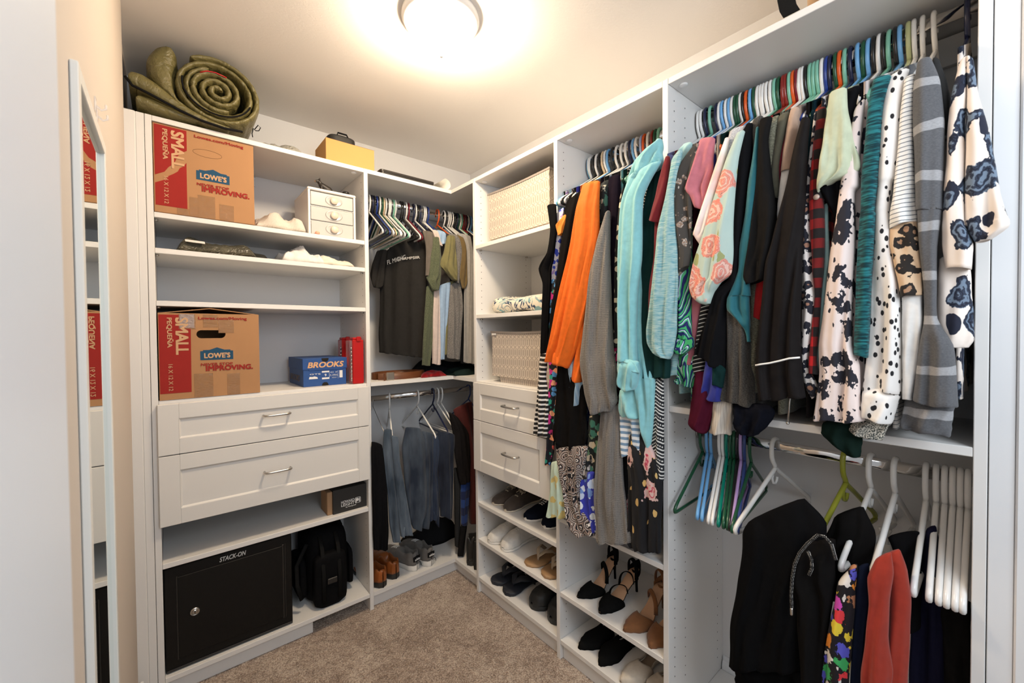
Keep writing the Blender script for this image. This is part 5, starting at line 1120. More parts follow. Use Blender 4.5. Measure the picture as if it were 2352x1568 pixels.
# ------------------------------------------------------------------ cardboard boxes
KRAFT = plain('kraft_cardboard', (.42, .225, .108), .8, spec=.2, var=.05, vs=14); KRAFT2 = plain('kraft_light', (.60, .33, .12), .8, spec=.2, var=.03)
RED = plain('box_print_red', (.31, .022, .018), .75, spec=.2, var=.06, vs=18); BLU = plain('box_print_blue', (.020, .075, .145), .75, spec=.2)
TAN = plain('box_letter_tan', (.58, .35, .19), .8); DARK = plain('dark_inside', (.01, .008, .007), .9)
t = NT('packing_tape', .12, 0, .5); t.col((.46, .25, .11)); t.b.inputs['Alpha'].default_value = .42; t.bump(t.noise(t.co((1, 1, 3)), 60, 3, 1.0).outputs[0], .8, .004); TAPE = t.m
Y = -.3855; ux = (1, 0, 0); uz = (0, 0, 1)
def boxface(par, dx, dz, torn):
    """printed front face at plane Y; coordinates of the lower box, shifted"""
    e = .0008
    def poly(pts, mat, name, k=1): b = MB(); b.prism([(x+dx, z+dz) for x, z in pts], .0004, o=(0, Y-e*k+.0004, 0), u=(1, 0, 0), v=(0, 0, 1)); return mk(name, b, mat, par)
    if not torn: poly([(-1.6265, 1.129), (-1.5365, 1.129), (-1.5345, 1.418), (-1.6265, 1.418)], RED, 'printed_band')
    else:
        poly([(-1.6265, 1.129), (-1.5365, 1.129), (-1.5365, 1.30), (-1.545, 1.285), (-1.556, 1.276), (-1.562, 1.262), (-1.575, 1.250), (-1.588, 1.240), (-1.602, 1.222), (-1.6265, 1.208)], RED, 'printed_band')
        poly([(-1.6265, 1.236), (-1.600, 1.252), (-1.588, 1.272), (-1.572, 1.288), (-1.562, 1.318), (-1.548, 1.334), (-1.5345, 1.345), (-1.5345, 1.418), (-1.6265, 1.418)], RED, 'printed_band')
    L_ = lambda s, x0, z0, w_, h_, m_, u=ux, v=uz, **k: text(par, s, (x0+dx, Y-.0011, z0+dz), u, v, w_, h_, m_, **k)
    dn = (0, 0, -1); rt_ = (1, 0, 0)
    L_('SMALL', -1.580, 1.408, .138, .038, TAN, u=dn, v=rt_, bold=.035, spacing=.95)
    L_('PEQUEÑA', -1.606, 1.407, .110, .020, TAN, u=dn, v=rt_, bold=.03)
    L_('16 X 12 X 12', -1.602, 1.236, .098, .0125, TAN, u=dn, v=rt_, bold=.01)
    L_('Lowes.com/Moving', -1.512, 1.398, .156, .0145, RED, bold=.03)
    poly([(-1.508, 1.247), (-1.404, 1.247), (-1.404, 1.281), (-1.4125, 1.281), (-1.4125, 1.285), (-1.432, 1.285), (-1.456, 1.2945), (-1.480, 1.285), (-1.4995, 1.285), (-1.4995, 1.281), (-1.508, 1.281)], BLU, 'printed_emblem')
    L_("LOWE'S", -1.4965, 1.2535, .083, .0205, TAN, bold=.05, spacing=1.05)
    L_('NEVER STOP', -1.507, 1.2245, .101, .0105, RED, bold=.03)
    L_('IMPROVING.', -1.492, 1.204, .154, .0205, RED, bold=.045)
    return poly, L_
b1 = thing('cardboard_box', 'cardboard moving box with torn red print on the second shelf from the top', 'box', (-1.475, -.2, 1.787))
def carton(par, x0, x1, z0, z1, hole=None):
    b = MB(); b.box(x0, x1, Y, -.03, z0+.0006, z1, .0018); c_ = mk('carton', b, KRAFT, par)
    b = MB(); b.box(x0-.0006, x1+.0006, Y-.0004, Y+.002, z1-.0012, z1+.0002, 0); mk('flap_edge', b, plain('flap_edge_brown', (.20, .10, .045), .9), par)
carton(b1, -1.6305, -1.3215, 1.787, 2.106)
boxface(b1, 0, .6835, True)
def tapes(par, rects):
    for x0, x1, z0, z1 in rects: b = MB(); b.box(x0, x1, Y-.0012, Y-.0006, z0, z1, 0); mk('tape_strip', b, TAPE, par)
tapes(b1, [(-1.530, -1.505, 1.789, 1.86), (-1.505, -1.452, 1.789, 1.873), (-1.438, -1.392, 1.789, 1.850), (-1.566, -1.532, 1.789, 1.812)])
b = MB(); b.tube([(-1.472+.045*math.cos(a)+.0, Y-.0004, 2.034+.014*math.sin(a)) for a in [2*PI*i/24 for i in range(24)]], .0006, 4, closed=True); mk('perforated_hand_hole', b, plain('flap_edge_brown', (.20, .10, .045), .9), b1)
b2 = thing('cardboard_box', 'cardboard moving box with oval hand hole standing on the drawer tower above the drawers', 'box', (-1.475, -.2, 1.105))
# front panel with a real hand hole, then the rest of the carton
x0, x1, z0, z1 = -1.6285, -1.3145, 1.1056, 1.424
b = MB(); b.box(x0, x1, Y+.004, -.03, z0, z0+.003, 0); b.box(x0, x0+.003, Y+.004, -.03, z0, z1-.001, 0); b.box(x1-.003, x1, Y+.004, -.03, z0, z1-.001, 0); b.box(x0, x1, -.034, -.03, z0, z1-.001, 0)
hx, hz, hw, hh = -1.473, 1.3455, .0455, .0155
oval = [(hx+(hw-hh)*(1 if math.cos(a) > 0 else -1)+hh*math.cos(a), hz+hh*math.sin(a)) for a in [2*PI*(i+.5)/32 for i in range(32)]]
def outer(px, pz):
    dx_, dz_ = px-hx, pz-hz; k = 1e9
    if dx_ > 1e-9: k = min(k, (x1-hx)/dx_)
    if dx_ < -1e-9: k = min(k, (x0-hx)/dx_)
    if dz_ > 1e-9: k = min(k, (z1-hz)/dz_)
    if dz_ < -1e-9: k = min(k, (z0-hz)/dz_)
    return (hx+dx_*k, hz+dz_*k)
out = [outer(*p) for p in oval]
cor = [(x1, z1), (x0, z1), (x0, z0), (x1, z0)]
vs = [(p[0], Y, p[1]) for p in oval]+[(p[0], Y, p[1]) for p in out]+[(p[0], Y+.004, p[1]) for p in oval]+[(p[0], Y+.004, p[1]) for p in out]; n_ = 32
fs = []
for i in range(n_):
    j = (i+1) % n_; fs += [(i, j, n_+j, n_+i), (i, 2*n_+i, 2*n_+j, j)]
b.add(vs, fs)
# the corners of the front panel that fall between two rays
for i in range(n_):
    p, q = out[i], out[(i+1) % n_]; ap = math.atan2(p[1]-hz, p[0]-hx); aq = math.atan2(q[1]-hz, q[0]-hx)
    if aq < ap: aq += 2*PI
    mid = []
    for c in cor:
        ac = math.atan2(c[1]-hz, c[0]-hx)
        while ac < ap: ac += 2*PI
        if ap < ac < aq: mid.append((ac, c))
    if mid:
        pts = [p]+[c for _, c in sorted(mid)]+[q]; b.add([(a, Y, c) for a, c in pts], [tuple(range(len(pts)))])
mk('carton', b, KRAFT, b2)
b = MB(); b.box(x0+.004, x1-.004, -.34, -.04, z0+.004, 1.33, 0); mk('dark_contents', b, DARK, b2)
b = MB(); xm = -1.475
for s_, xe in ((1, x0), (-1, x1)):
    b.add([(xe, Y, z1), (xm, Y+.002, z1+.0215), (xm, -.05, z1+.0215), (xe, -.05, z1), (xe, Y, z1-.003), (xm, Y+.002, z1+.0185), (xm, -.05, z1+.0185), (xe, -.05, z1-.003)], [(0, 1, 2, 3), (4, 7, 6, 5), (0, 4, 5, 1), (3, 2, 6, 7)])
mk('flap', b, KRAFT, b2)
boxface(b2, 0, 0, False)
tapes(b2, [(-1.570, -1.520, 1.365, 1.421), (-1.497, -1.452, 1.372, 1.421), (-1.528, -1.470, 1.107, 1.196), (-1.425, -1.383, 1.107, 1.190), (-1.450, -1.40, 1.350, 1.40)])
t = NT('shiny_tape', .1, 0, .8); t.col((.62, .52, .50)); t.b.inputs['Alpha'].default_value = .5; t.bump(t.noise(t.co((1, 1, 2)), 120, 3).outputs[0], 1.0, .006)
b = MB(); b.box(-1.567, -1.524, Y-.0018, Y-.0012, 1.37, 1.421, 0); mk('tape_strip', b, t.m, b2)
# ------------------------------------------------------------------ black steel cabinet
SAFE = plain('safe_black', (.007, .0065, .006), .45, spec=.22, bump=.3, bs=500)
sf = thing('steel_safe', 'black steel security cabinet with round key lock on the bottom shelf', 'safe', (-1.417, -.2, FL))
YS = -.362
b = MB(); b.box(-1.629, -1.2045, YS, -.02, FL+.0004, .4745, .003); mk('case', b, SAFE, sf)
b = MB(); b.box(-1.591, -1.241, YS-.0035, YS+.002, .126, .435, .0015); dd_ = mk('door', b, SAFE, sf)
b = MB(); b.box(-1.595, -1.590, YS-.0015, YS, .122, .439, .0006); b.box(-1.242, -1.236, YS-.0015, YS, .122, .439, .0006); b.box(-1.232, -1.229, YS-.0012, YS, .122, .44, .0005); b.box(-1.627, -1.206, YS-.004, YS, .086, .095, .001); mk('door_trim', b, plain('safe_gloss', (.02, .02, .02), .2), sf)
b = MB(); b.lathe([(.0155, -.0035), (.0155, -.006), (.0125, -.0085), (.011, -.0085), (.0105, -.006), (.009, -.006), (.0085, -.0095), (.002, -.0095)], -1.541, YS, .285, 28, 'y'); lk = mk('lock', b, STEEL, dd_)
b = MB(); b.box(-1.5418, -1.5402, YS-.0105, YS-.009, .279, .290, 0); b.lathe([(.0022, -.0105), (.0022, -.009)], -1.541, YS, .287, 10, 'y'); mk('keyhole', b, DARK, lk) if False else mk('keyhole', b, DARK, sf)
text(sf, 'STACK-ON', (-1.461, YS-.0015, .4445), ux, uz, .089, .0185, plain('logo_silver', (.55, .55, .53), .4), bold=.03, shear=.25, thick=.001)
# ------------------------------------------------------------------ black camera bag
bg = thing('camera_bag', 'black padded fabric bag with buckled front pocket on the bottom shelf', 'bag', (-1.04, -.2, FL))
BAGM = fab('bag_nylon', (.010, .010, .011), .7, .1, .5, .6)
def softbox(b, x0, x1, y0, y1, z0, z1, e=4.0, seg=36, rows=14, taper=.06, lean=0.0):
    cx, cy = (x0+x1)/2, (y0+y1)/2; rings = []
    for j in range(rows+1):
        v = j/rows; k = (1-abs(2*v-1)**6)**(1/6) if 0 < v < 1 else .55; k = max(k, .6)*(1-taper*v)
        rr = []
        for i in range(seg):
            a = 2*PI*i/seg; ca, sa = math.cos(a), math.sin(a)
            rr.append(Vector((cx+math.copysign(abs(ca)**(2/e), ca)*(x1-x0)/2*k+lean*v, cy+math.copysign(abs(sa)**(2/e), sa)*(y1-y0)/2*k, z0+(z1-z0)*v)))
        rings.append(rr)
    return b.loft(rings)
b = MB(); softbox(b, -1.135, -.935, -.325, -.05, FL+.001, .415); mk('body', b, BAGM, bg)
b = MB(); softbox(b, -1.115, -.965, -.362, -.30, FL+.001, .33); fp = mk('front_pocket', b, BAGM, bg)
b = MB(); softbox(b, -1.165, -1.125, -.30, -.10, .12, .30); mk('side_pocket', b, BAGM, bg); b = MB(); softbox(b, -.945, -.915, -.30, -.10, .11, .29); mk('side_pocket', b, BAGM, bg)
b = MB(); b.tube([(-1.10, -.25, .40), (-1.09, -.25, .445), (-1.04, -.25, .462), (-.985, -.25, .452), (-.965, -.25, .40)], .011, 8, flat=.6); mk('carry_handle', b, BAGM, bg)
WEB = fab('webbing', (.018, .018, .018), .8)
for xx in (-1.075, -1.005):
    b = MB(); b.tube([(xx, -.30, .40), (xx, -.345, .35), (xx, -.366, .25), (xx, -.367, .12)], .009, 8, flat=.25, upv=(1, 0, 0)); mk('strap', b, WEB, bg)
b = MB(); b.box(-1.06, -1.018, -.372, -.364, .196, .222, .003); mk('buckle', b, plain('black_plastic_buckle', (.02, .02, .02), .3), fp)
b = MB(); b.tube([(-1.13, -.30, .38), (-1.175, -.31, .30), (-1.178, -.33, .22), (-1.16, -.33, .15)], .010, 8, flat=.4); mk('shoulder_strap', b, WEB, bg)
# ------------------------------------------------------------------ black ear-muff box
hb = thing('product_box', 'black earmuff box with white lettering on the low shelf beside the divider', 'box', (-.95, -.28, .506))
b = MB(); b.box(-1.0285, -.874, -.3605, -.24, .5064, .618, .001); mk('sleeve', b, plain('box_black', (.018, .017, .016), .55), hb)
b = MB(); b.box(-1.052, -1.029, -.352, -.25, .5064, .612, .002); mk('kraft_end', b, plain('kraft_dark', (.36, .21, .11), .8), hb)
LW = plain('label_white', (.80, .79, .77), .6)
text(hb, 'HOWARD', (-.993, -.3608, .5475), ux, uz, .061, .013, LW, bold=.015, thick=.0005); text(hb, 'LEIGHT', (-.993, -.3608, .5335), ux, uz, .061, .013, LW, bold=.015, thick=.0005)
text(hb, 'by Honeywell', (-.972, -.3608, .5235), ux, uz, .047, .007, LW, bold=.02, thick=.0005)
b = MB(); pr = rrect(.027, .027, .005); b.prism([(-.9155+x, .5475+z) for x, z in pr], .0004, o=(0, -.3608, 0), u=(1, 0, 0), v=(0, 0, 1)); mk('printed_emblem', b, LW, hb)
b = MB(); pr = rrect(.0235, .0235, .004); b.prism([(-.9155+x, .5475+z) for x, z in pr], .0004, o=(0, -.3613, 0), u=(1, 0, 0), v=(0, 0, 1)); mk('printed_emblem', b, plain('box_black', (.018, .017, .016), .55), hb)
b = MB(); b.prism([(-.926, .537), (-.922, .537), (-.922, .543), (-.914, .543), (-.911, .547), (-.911, .553), (-.915, .557), (-.926, .557)], .0004, o=(0, -.3618, 0), u=(1, 0, 0), v=(0, 0, 1)); b.prism([(-.910, .538), (-.906, .538), (-.906, .557), (-.909, .557)], .0004, o=(0, -.3618, 0), u=(1, 0, 0), v=(0, 0, 1)); mk('printed_emblem', b, LW, hb)
# ------------------------------------------------------------------ blue shoe box
BB = plain('shoe_box_blue', (.018, .075, .27), .5, var=.03); BB2 = plain('shoe_box_blue_side', (.018, .065, .24), .5)
sb = thing('shoe_box', 'blue running shoe box with orange lettering beside the red organiser', 'shoe box', (-1.045, -.2, 1.105))
YB = -.331
b = MB(); b.box(-1.1385, -.951, YB, -.06, 1.1054, 1.19, .001); mk('carton', b, BB, sb)
b = MB(); b.box(-1.1415, -.9475, YB-.003, -.057, 1.182, 1.2325, .0015); b.box(-1.115, -.965, YB-.003, YB, 1.178, 1.1825, .0008); ld = mk('lid', b, BB, sb)
OR = plain('box_letter_orange', (.75, .42, .20), .6)
text(sb, 'BROOKS', (-1.121, YB-.0032, 1.1895), ux, uz, .158, .0265, OR, bold=.035, shear=.2)
b = MB(); b.prism([(x-1.046, z) for x, z in [(-.016, 1.2325), (-.014, 1.222), (-.008, 1.216), (.008, 1.216), (.014, 1.222), (.016, 1.2325)]], .0006, o=(0, YB-.0032, 0), u=(1, 0, 0), v=(0, 0, 1)); b.prism([(x-1.046, z) for x, z in [(-.015, 1.106), (.015, 1.106), (.012, 1.116), (.006, 1.121), (-.006, 1.121), (-.012, 1.116)]], .0006, o=(0, YB-.0006, 0), u=(1, 0, 0), v=(0, 0, 1)); mk('thumb_notch', b, DARK, sb)
def lab(x0, x1, z0, z1, m=LW): b = MB(); b.box(x0, x1, YB-.0009, YB, z0, z1, 0); mk('size_label', b, m, sb)
lab(-1.060, -1.028, 1.166, 1.173); lab(-1.060, -1.028, 1.135, 1.143); lab(-.982, -.968, 1.138, 1.172); lab(-1.0285, -1.0275, 1.135, 1.173); lab(-.9885, -.9878, 1.135, 1.173); lab(-1.028, -.9878, 1.148, 1.1486)
text(sb, '9', (-1.0485, YB-.0008, 1.148), ux, uz, .008, .012, LW, bold=.03); text(sb, 'GTS', (-1.112, YB-.0008, 1.158), ux, uz, .046, .006, LW, bold=.01)
text(sb, '42.5   27', (-1.024, YB-.0008, 1.163), ux, uz, .032, .005, LW, bold=.02); text(sb, '8   370616', (-1.024, YB-.0008, 1.151), ux, uz, .032, .005, LW, bold=.02); text(sb, 'MEDIUM', (-1.016, YB-.0008, 1.138), ux, uz, .02, .004, LW)
b = MB(); b.prism([(-1.116, 1.139), (-1.078, 1.139), (-1.080, 1.147), (-1.092, 1.151), (-1.100, 1.149), (-1.113, 1.150)], .0004, o=(0, YB-.0008, 0), u=(1, 0, 0), v=(0, 0, 1)); mk('printed_shoe', b, LW, sb)
text(sb, 'BROOKS', (-1.1389, -.08, 1.125), (0, -1, 0), uz, .19, .030, plain('box_letter_dull', (.16, .13, .12), .6), bold=.03, shear=.2)
# ------------------------------------------------------------------ red bit cases
t = NT('clear_shell', .08, 0, .5); t.col((.85, .85, .86)); t.b.inputs['Alpha'].default_value = .10; CLEAR = t.m
REDP = plain('red_plastic', (.45, .008, .008), .3)
def bitcase(lab_, x0, x1, y0, y1):
    r_ = thing('bit_organiser', lab_, 'organiser case', ((x0+x1)/2, (y0+y1)/2, 1.105))
    b = MB(); b.box(x0+.012, x1-.004, y0, y1-.004, 1.1056, 1.315, .004); b.box(x0+.014, x1-.012, y0+.002, y1-.02, 1.315, 1.326, .003); mk('red_door', b, REDP, r_)
    b = MB(); b.box(x0, x1, y0+.006, y1, 1.1054, 1.312, .003); mk('clear_shell', b, CLEAR, r_)
    b = MB(); b.box(x0+.03, x0+.05, y0-.006, y0+.002, 1.308, 1.330, .002); mk('latch', b, REDP, r_)
    b = MB()
    for i in range(9): b.lathe([(.0035, 0), (.0035, .012), (.0025, .016)], x0+.006, y0+.001, 1.12+i*.018, 8)
    mk('driver_bits', b, STEEL, r_)
bitcase('bright red organiser case with clear shell against the divider', -.945, -.876, -.372, -.310)
bitcase('red organiser case standing behind the blue shoe box', -.990, -.942, -.045, -.008) if False else bitcase('red organiser case with clear lid half hidden behind the blue shoe box', -.945, -.882, -.22, -.15)
# ------------------------------------------------------------------ plastic drawer chest
ch = thing('plastic_drawer_chest', 'small translucent plastic chest with three drawers and round knobs', 'drawer chest', (-1.005, -.23, 1.787))
CW = plain('chest_white', (.78, .76, .73), .3); t = NT('frosted_plastic', .25, 0, .5); t.col((.72, .71, .69)); t.b.inputs['Alpha'].default_value = .62; FROST = t.m
b = MB(); YC = -.352; x0, x1 = -1.113, -.899
b.box(x0, x1, YC, -.10, 1.990, 2.003, .005); b.box(x0+.002, x0+.012, YC+.002, -.10, 1.7875, 1.992, .002); b.box(x1-.012, x1-.002, YC+.002, -.10, 1.7875, 1.992, .002); b.box(x0+.002, x1-.002, YC+.004, -.10, 1.7875, 1.793, .001); b.box(x0+.004, x1-.004, -.104, -.10, 1.79, 1.99, 0)
for z in (1.856, 1.923): b.box(x0+.01, x1-.01, YC+.01, -.11, z-.0015, z+.0015, 0)
mk('case', b, CW, ch)
for i, z in enumerate((1.7945, 1.859, 1.926)):
    b = MB(); b.box(x0+.014, x1-.014, YC+.004, YC+.010, z, z+.060, .002); b.box(x0+.016, x1-.016, YC+.01, -.115, z, z+.003, 0); b.box(x0+.016, x0+.018, YC+.01, -.115, z, z+.045, 0); b.box(x1-.018, x1-.016, YC+.01, -.115, z, z+.045, 0); d_ = mk('drawer', b, FROST, ch)
    b = MB(); b.lathe([(.038, .0035), (.036, .001), (.030, .003), (.016, .0035)], (x0+x1)/2+.006, YC, z+.031, 30, 'y')
    for k in range(len(b.v)): vx, vy, vz = b.v[k]; b.v[k] = (vx, vy, z+.031+(vz-z-.031)*.62)
    mk('finger_dish', b, FROST, d_)
    b = MB(); b.lathe([(.015, -.008), (.0165, -.006), (.0165, 0), (.012, .004)], (x0+x1)/2+.006, YC, z+.031, 24, 'y'); mk('knob', b, plain('knob_beige', (.66, .56, .45), .35), d_)
    b = MB(); b.box(x0+.03, x0+.09, YC+.04, -.2, z+.004, z+.03, .004); mk('contents', b, plain('beige_cloth', (.62, .57, .50), .9), d_) if i < 2 else None
b = MB()
# bears
def blob(b, segs, n=14):
    for p, q, r0, r1 in segs:
        P0, P1 = Vector(p), Vector(q); pts = [P0.lerp(P1, i/6) for i in range(7)]
        ext = (P1-P0).normalized()
        rr = [r0+(r1-r0)*i/6 for i in range(7)]
        pts = [P0-ext*r0*.9, P0-ext*r0*.6]+pts+[P1+ext*r1*.6, P1+ext*r1*.9]; rr = [r0*.35, r0*.78]+rr+[r1*.78, r1*.35]
        b.tube(pts, rr, n)
br = thing('bear_figurine', 'small seated black bear figurine on top of the plastic drawer chest', 'figurine', (-1.03, -.28, 2.003))
bx, by, bz = -1.025, -.285, 2.0035
b = MB(); blob(b, [((bx+.022, by, bz+.018), (bx-.010, by, bz+.036), .0175, .0135), ((bx-.012, by, bz+.038), (bx-.022, by, bz+.052), .010, .009), ((bx-.022, by, bz+.053), (bx-.036, by-.004, bz+.050), .0085, .0045), ((bx-.012, by-.008, bz+.03), (bx-.014, by-.009, bz+.005), .006, .0045), ((bx-.010, by+.008, bz+.03), (bx-.012, by+.009, bz+.005), .006, .0045), ((bx+.02, by-.010, bz+.010), (bx+.004, by-.012, bz+.005), .008, .0045), ((bx+.02, by+.010, bz+.010), (bx+.004, by+.012, bz+.005), .008, .0045), ((bx-.020, by-.006, bz+.060), (bx-.019, by-.007, bz+.065), .0035, .0025), ((bx-.020, by+.006, bz+.060), (bx-.019, by+.007, bz+.065), .0035, .0025)], 12)
BFM = plain('bear_black', (.020, .016, .014), .5); mk('body', b, BFM, br)
b = MB(); b.lathe([(.003, -.003), (.0035, 0), (.002, .002)], bx-.038, by-.004, bz+.049, 10, 'x'); mk('muzzle', b, plain('muzzle_tan', (.42, .25, .14), .6), br)
b2_ = thing('figurine', 'small glossy black lying figurine right of the bear', 'figurine', (-.93, -.24, 2.003)); bx = -.935; by = -.26
b = MB(); blob(b, [((bx-.022, by, bz+.010), (bx+.010, by, bz+.014), .010, .011), ((bx+.010, by, bz+.018), (bx+.018, by, bz+.028), .008, .007)], 12); mk('body', b, BFM, b2_)
b = MB(); b.lathe([(.013, 0), (.016, .003), (.016, .010), (.012, .013)], bx+.018, by-.002, bz+.024, 18); mk('cap', b, plain('gloss_black', (.02, .02, .02), .08), b2_)
bb = MB(); bb.lathe([(.002, 0), (.008, .002), (.011, .008), (.008, .015), (.002, .018)], -1.078, -.366, 1.7875, 16); mk('ball', bb, plain('peach_ball', (.80, .38, .26), .4), base=(-1.078, -.366, 1.7875), label='tiny peach coloured ball in front of the plastic drawer chest', cat='ball')
# ------------------------------------------------------------------ lumpy folded cloth piles
def pile(name, lab_, cat, x0, x1, y0, y1, z0, h, mat, seed, nxx=90, nyy=60, ridge=.35, lay=0):
    r = random.Random(seed); ph = [r.uniform(0, 6.3) for _ in range(8)]
    fx = [r.uniform(5, 11) for _ in range(3)]
    top, bot = [], []
    def hgt(u, v):
        e = max(0, 1-abs(2*u-1)**5)*max(0, 1-abs(2*v-1)**5); e = e**.5
        wu = u*fx[0]+.9*math.sin(v*5+ph[0]); wv = v*fx[1]*1.3+.8*math.sin(u*7+ph[1])
        q = .60+.16*math.sin(wu+ph[2])+.10*math.sin(wv+ph[3])
        for k_ in range(4):
            ang = ph[k_]; d_ = (u*math.cos(ang)+v*math.sin(ang)*.7)*(6+4*k_)+.7*math.sin((v-u)*6+ph[k_+2])
            q += ridge*(.20/(1+.5*k_))*(1-abs(math.sin(d_)))**1.5
        if lay: q = .75*q+.25*math.floor(q*lay)/lay
        return h*max(.12, q)*e
    vs = []; 
    for j in range(nyy+1):
        for i in range(nxx+1):
            u, v = i/nxx, j/nyy
            bo = .012*math.sin(9*u+ph[4]) if j in (0, nyy) else 0
            X = x0+(x1-x0)*u+.010*math.sin(v*8+ph[5])*(1 if i in (0, nxx) else .5); Yy = y0+(y1-y0)*v+.007*math.sin(u*12+ph[6])*(1-2*abs(v-.5))**0
            vs.append((X, Yy, z0+.0015+hgt(u, v)))
    c = len(vs); vs += [(x, y, z0+.0006) for x, y, z in vs]
    W1 = nxx+1; fs = [(j*W1+i, j*W1+i+1, (j+1)*W1+i+1, (j+1)*W1+i) for j in range(nyy) for i in range(nxx)]
    fs += [tuple(c+k for k in f[::-1]) for f in fs]
    for j in range(nyy):
        for i in (0, nxx): fs.append((j*W1+i, (j+1)*W1+i, c+(j+1)*W1+i, c+j*W1+i))
    for i in range(nxx):
        for j in (0, nyy): fs.append((j*W1+i, j*W1+i+1, c+j*W1+i+1, c+j*W1+i))
    b = MB(); b.add(vs, fs, True)
    return mk(name, b, mat, base=((x0+x1)/2, (y0+y1)/2, z0), label=lab_, cat=cat)
pile('knit_garment', 'crumpled cream knit garment between the moving box and the plastic drawer chest', 'clothing', -1.312, -1.125, -.375, -.12, 1.787, .088, knit('cream_knit', (.66, .60, .53), (.40, .35, .29), 260), 5, ridge=.7)
t = NT('olive_packaging', .22, 0, .6); v = t.co(); t.col(t.mix(t.noise(v, 30, 4).outputs[0], (.02, .02, .016), (.15, .14, .10))); t.bump(t.noise(v, 40, 3, 1.5).outputs[0], 1.0, .012)
pk = pile('packaged_garment', 'dark olive garment in crinkled clear packaging on the third shelf', 'clothing', -1.565, -1.315, -.372, -.10, 1.658, .070, t.m, 9, ridge=.5)
b = MB(); b.add([(-1.545, -.350, 1.7065), (-1.485, -.350, 1.7045), (-1.485, -.374, 1.692), (-1.545, -.374, 1.694)], [(0, 1, 2, 3)]); mk('paper_label', b, LW, pk)
pile('folded_shirt', 'olive grey folded clothing beside the packaged garment', 'clothing', -1.40, -1.27, -.34, -.08, 1.658, .052, fab('olive_fold', (.05, .05, .045)), 12)
WS = fab('white_linen', (.74, .73, .73), .8, .1)
pile('folded_shirt', 'rumpled white shirt lying left on the third shelf pile', 'clothing', -1.215, -1.05, -.375, -.10, 1.658, .085, WS, 21, ridge=.8)
pile('folded_shirt', 'flat folded ivory shirt stack at the right of the third shelf', 'clothing', -1.075, -.915, -.378, -.10, 1.658, .050, fab('ivory_linen', (.72, .66, .57), .8, .1), 24, ridge=.5)
# ------------------------------------------------------------------ things on the top panels
t = NT('grey_plastic_bag', .2, 0, .5); v = t.co(); t.col(t.mix(t.noise(v, 12, 3).outputs[0], (.22, .23, .20), (.60, .58, .52))); t.b.inputs['Alpha'].default_value = .9; t.bump(t.noise(v, 26, 4, 2).outputs[0], 1, .015)
pile('plastic_bag', 'crumpled grey plastic bag on top of the drawer tower', 'bag', -1.30, -1.12, -.33, -.10, H, .072, t.m, 31, ridge=.5)
kb = thing('cardboard_box', 'small tan cardboard box on top of the drawer tower near the divider', 'box', (-.93, -.25, H))
b = MB(); b.box(-1.035, -.811, -.362, -.19, H+.0005, 2.237, .001); mk('carton', b, KRAFT2, kb)
b = MB(); b.box(-1.0355, -.8105, -.3625, -.362, 2.2358, 2.2368, 0); mk('lid_edge', b, plain('flap_edge_brown', (.20, .10, .045), .9), kb)
kc = thing('eyeglass_case', 'black zipped case lying on the small tan cardboard box', 'case', (-.955, -.30, 2.237))
b = MB(); softbox(b, -1.012, -.882, -.335, -.225, 2.2375, 2.282, 3.5, taper=.02); mk('shell', b, plain('case_black', (.014, .014, .014), .6, bump=.3, bs=500), kc)
b = MB(); b.tube([(-.975, -.332, 2.275), (-.97, -.325, 2.290), (-.93, -.325, 2.290), (-.925, -.332, 2.275)], .004, 6, flat=.5); mk('handle', b, BLACK, kc)
lt = thing('laptop', 'closed black laptop lying on top of the corner shelves', 'laptop', (-.64, -.27, H)); 
def slabr(b, x0, x1, y0, y1, z0, z1, r): 
    pr = rrect(x1-x0, y1-y0, r); b.prism([((x0+x1)/2+x, (y0+y1)/2+y) for x, y in pr], z1-z0, o=(0, 0, z0))
b = MB(); slabr(b, -.78, -.485, -.368, -.16, H+.004, H+.016, .012); mk('base', b, plain('laptop_dark', (.018, .018, .018), .35), lt)
b = MB(); slabr(b, -.782, -.483, -.370, -.16, H+.0165, H+.026, .012); mk('lid', b, plain('laptop_lid', (.028, .024, .022), .3), lt)
b = MB()
for x, y in ((-.76, -.35), (-.505, -.35), (-.76, -.18), (-.505, -.18)): b.lathe([(.006, 0), (.006, .004)], x, y, H+.0003, 12)
mk('rubber_feet', b, BLACK, lt)
pr_ = thing('paper_roll', 'curled white paper sheet on the corner of the top shelf', 'paper', (-.42, -.36, H))
b = MB(); n_ = 18; rings = []
for i in range(n_+1):
    a = -PI/2-.2+(PI*1.05)*i/n_; rings.append((-.42+.030*math.cos(a)*1.2, H+.0315+.030*math.sin(a)))
vs = [(x, y, z) for y in (-.37, -.20) for x, z in rings]; k = n_+1; b.add(vs, [(i, i+1, k+i+1, k+i) for i in range(n_)], True)
b.add([(-.42+.03*math.cos(-PI/2-.2)*1.2, y, H+.0315+.03*math.sin(-PI/2-.2)) for y in (-.37, -.20)]+[(-.52, y, H+.001) for y in (-.20, -.37)], [(0, 1, 2, 3)])
o = mk('sheet', b, plain('paper_white', (.80, .77, .70), .7), pr_); md = o.modifiers.new('s', 'SOLIDIFY'); md.thickness = .0008
st_ = thing('tote_bag', 'tan bag with black webbing strap on top of the section nearest the door', 'bag', (-.2, -2.08, H))
b = MB(); softbox(b, -.37, -.10, -2.24, -2.005, H+.001, 2.36); mk('body', b, plain('tan_leather', (.45, .28, .14), .35, spec=.6), st_)
b = MB(); pts = [(-.383+.0*math.sin(i), -1.985-.034*math.sin(i/10*PI)**1+.055*(1-abs(i-5)/5)*0, H+.004+i*.027) for i in range(9)]
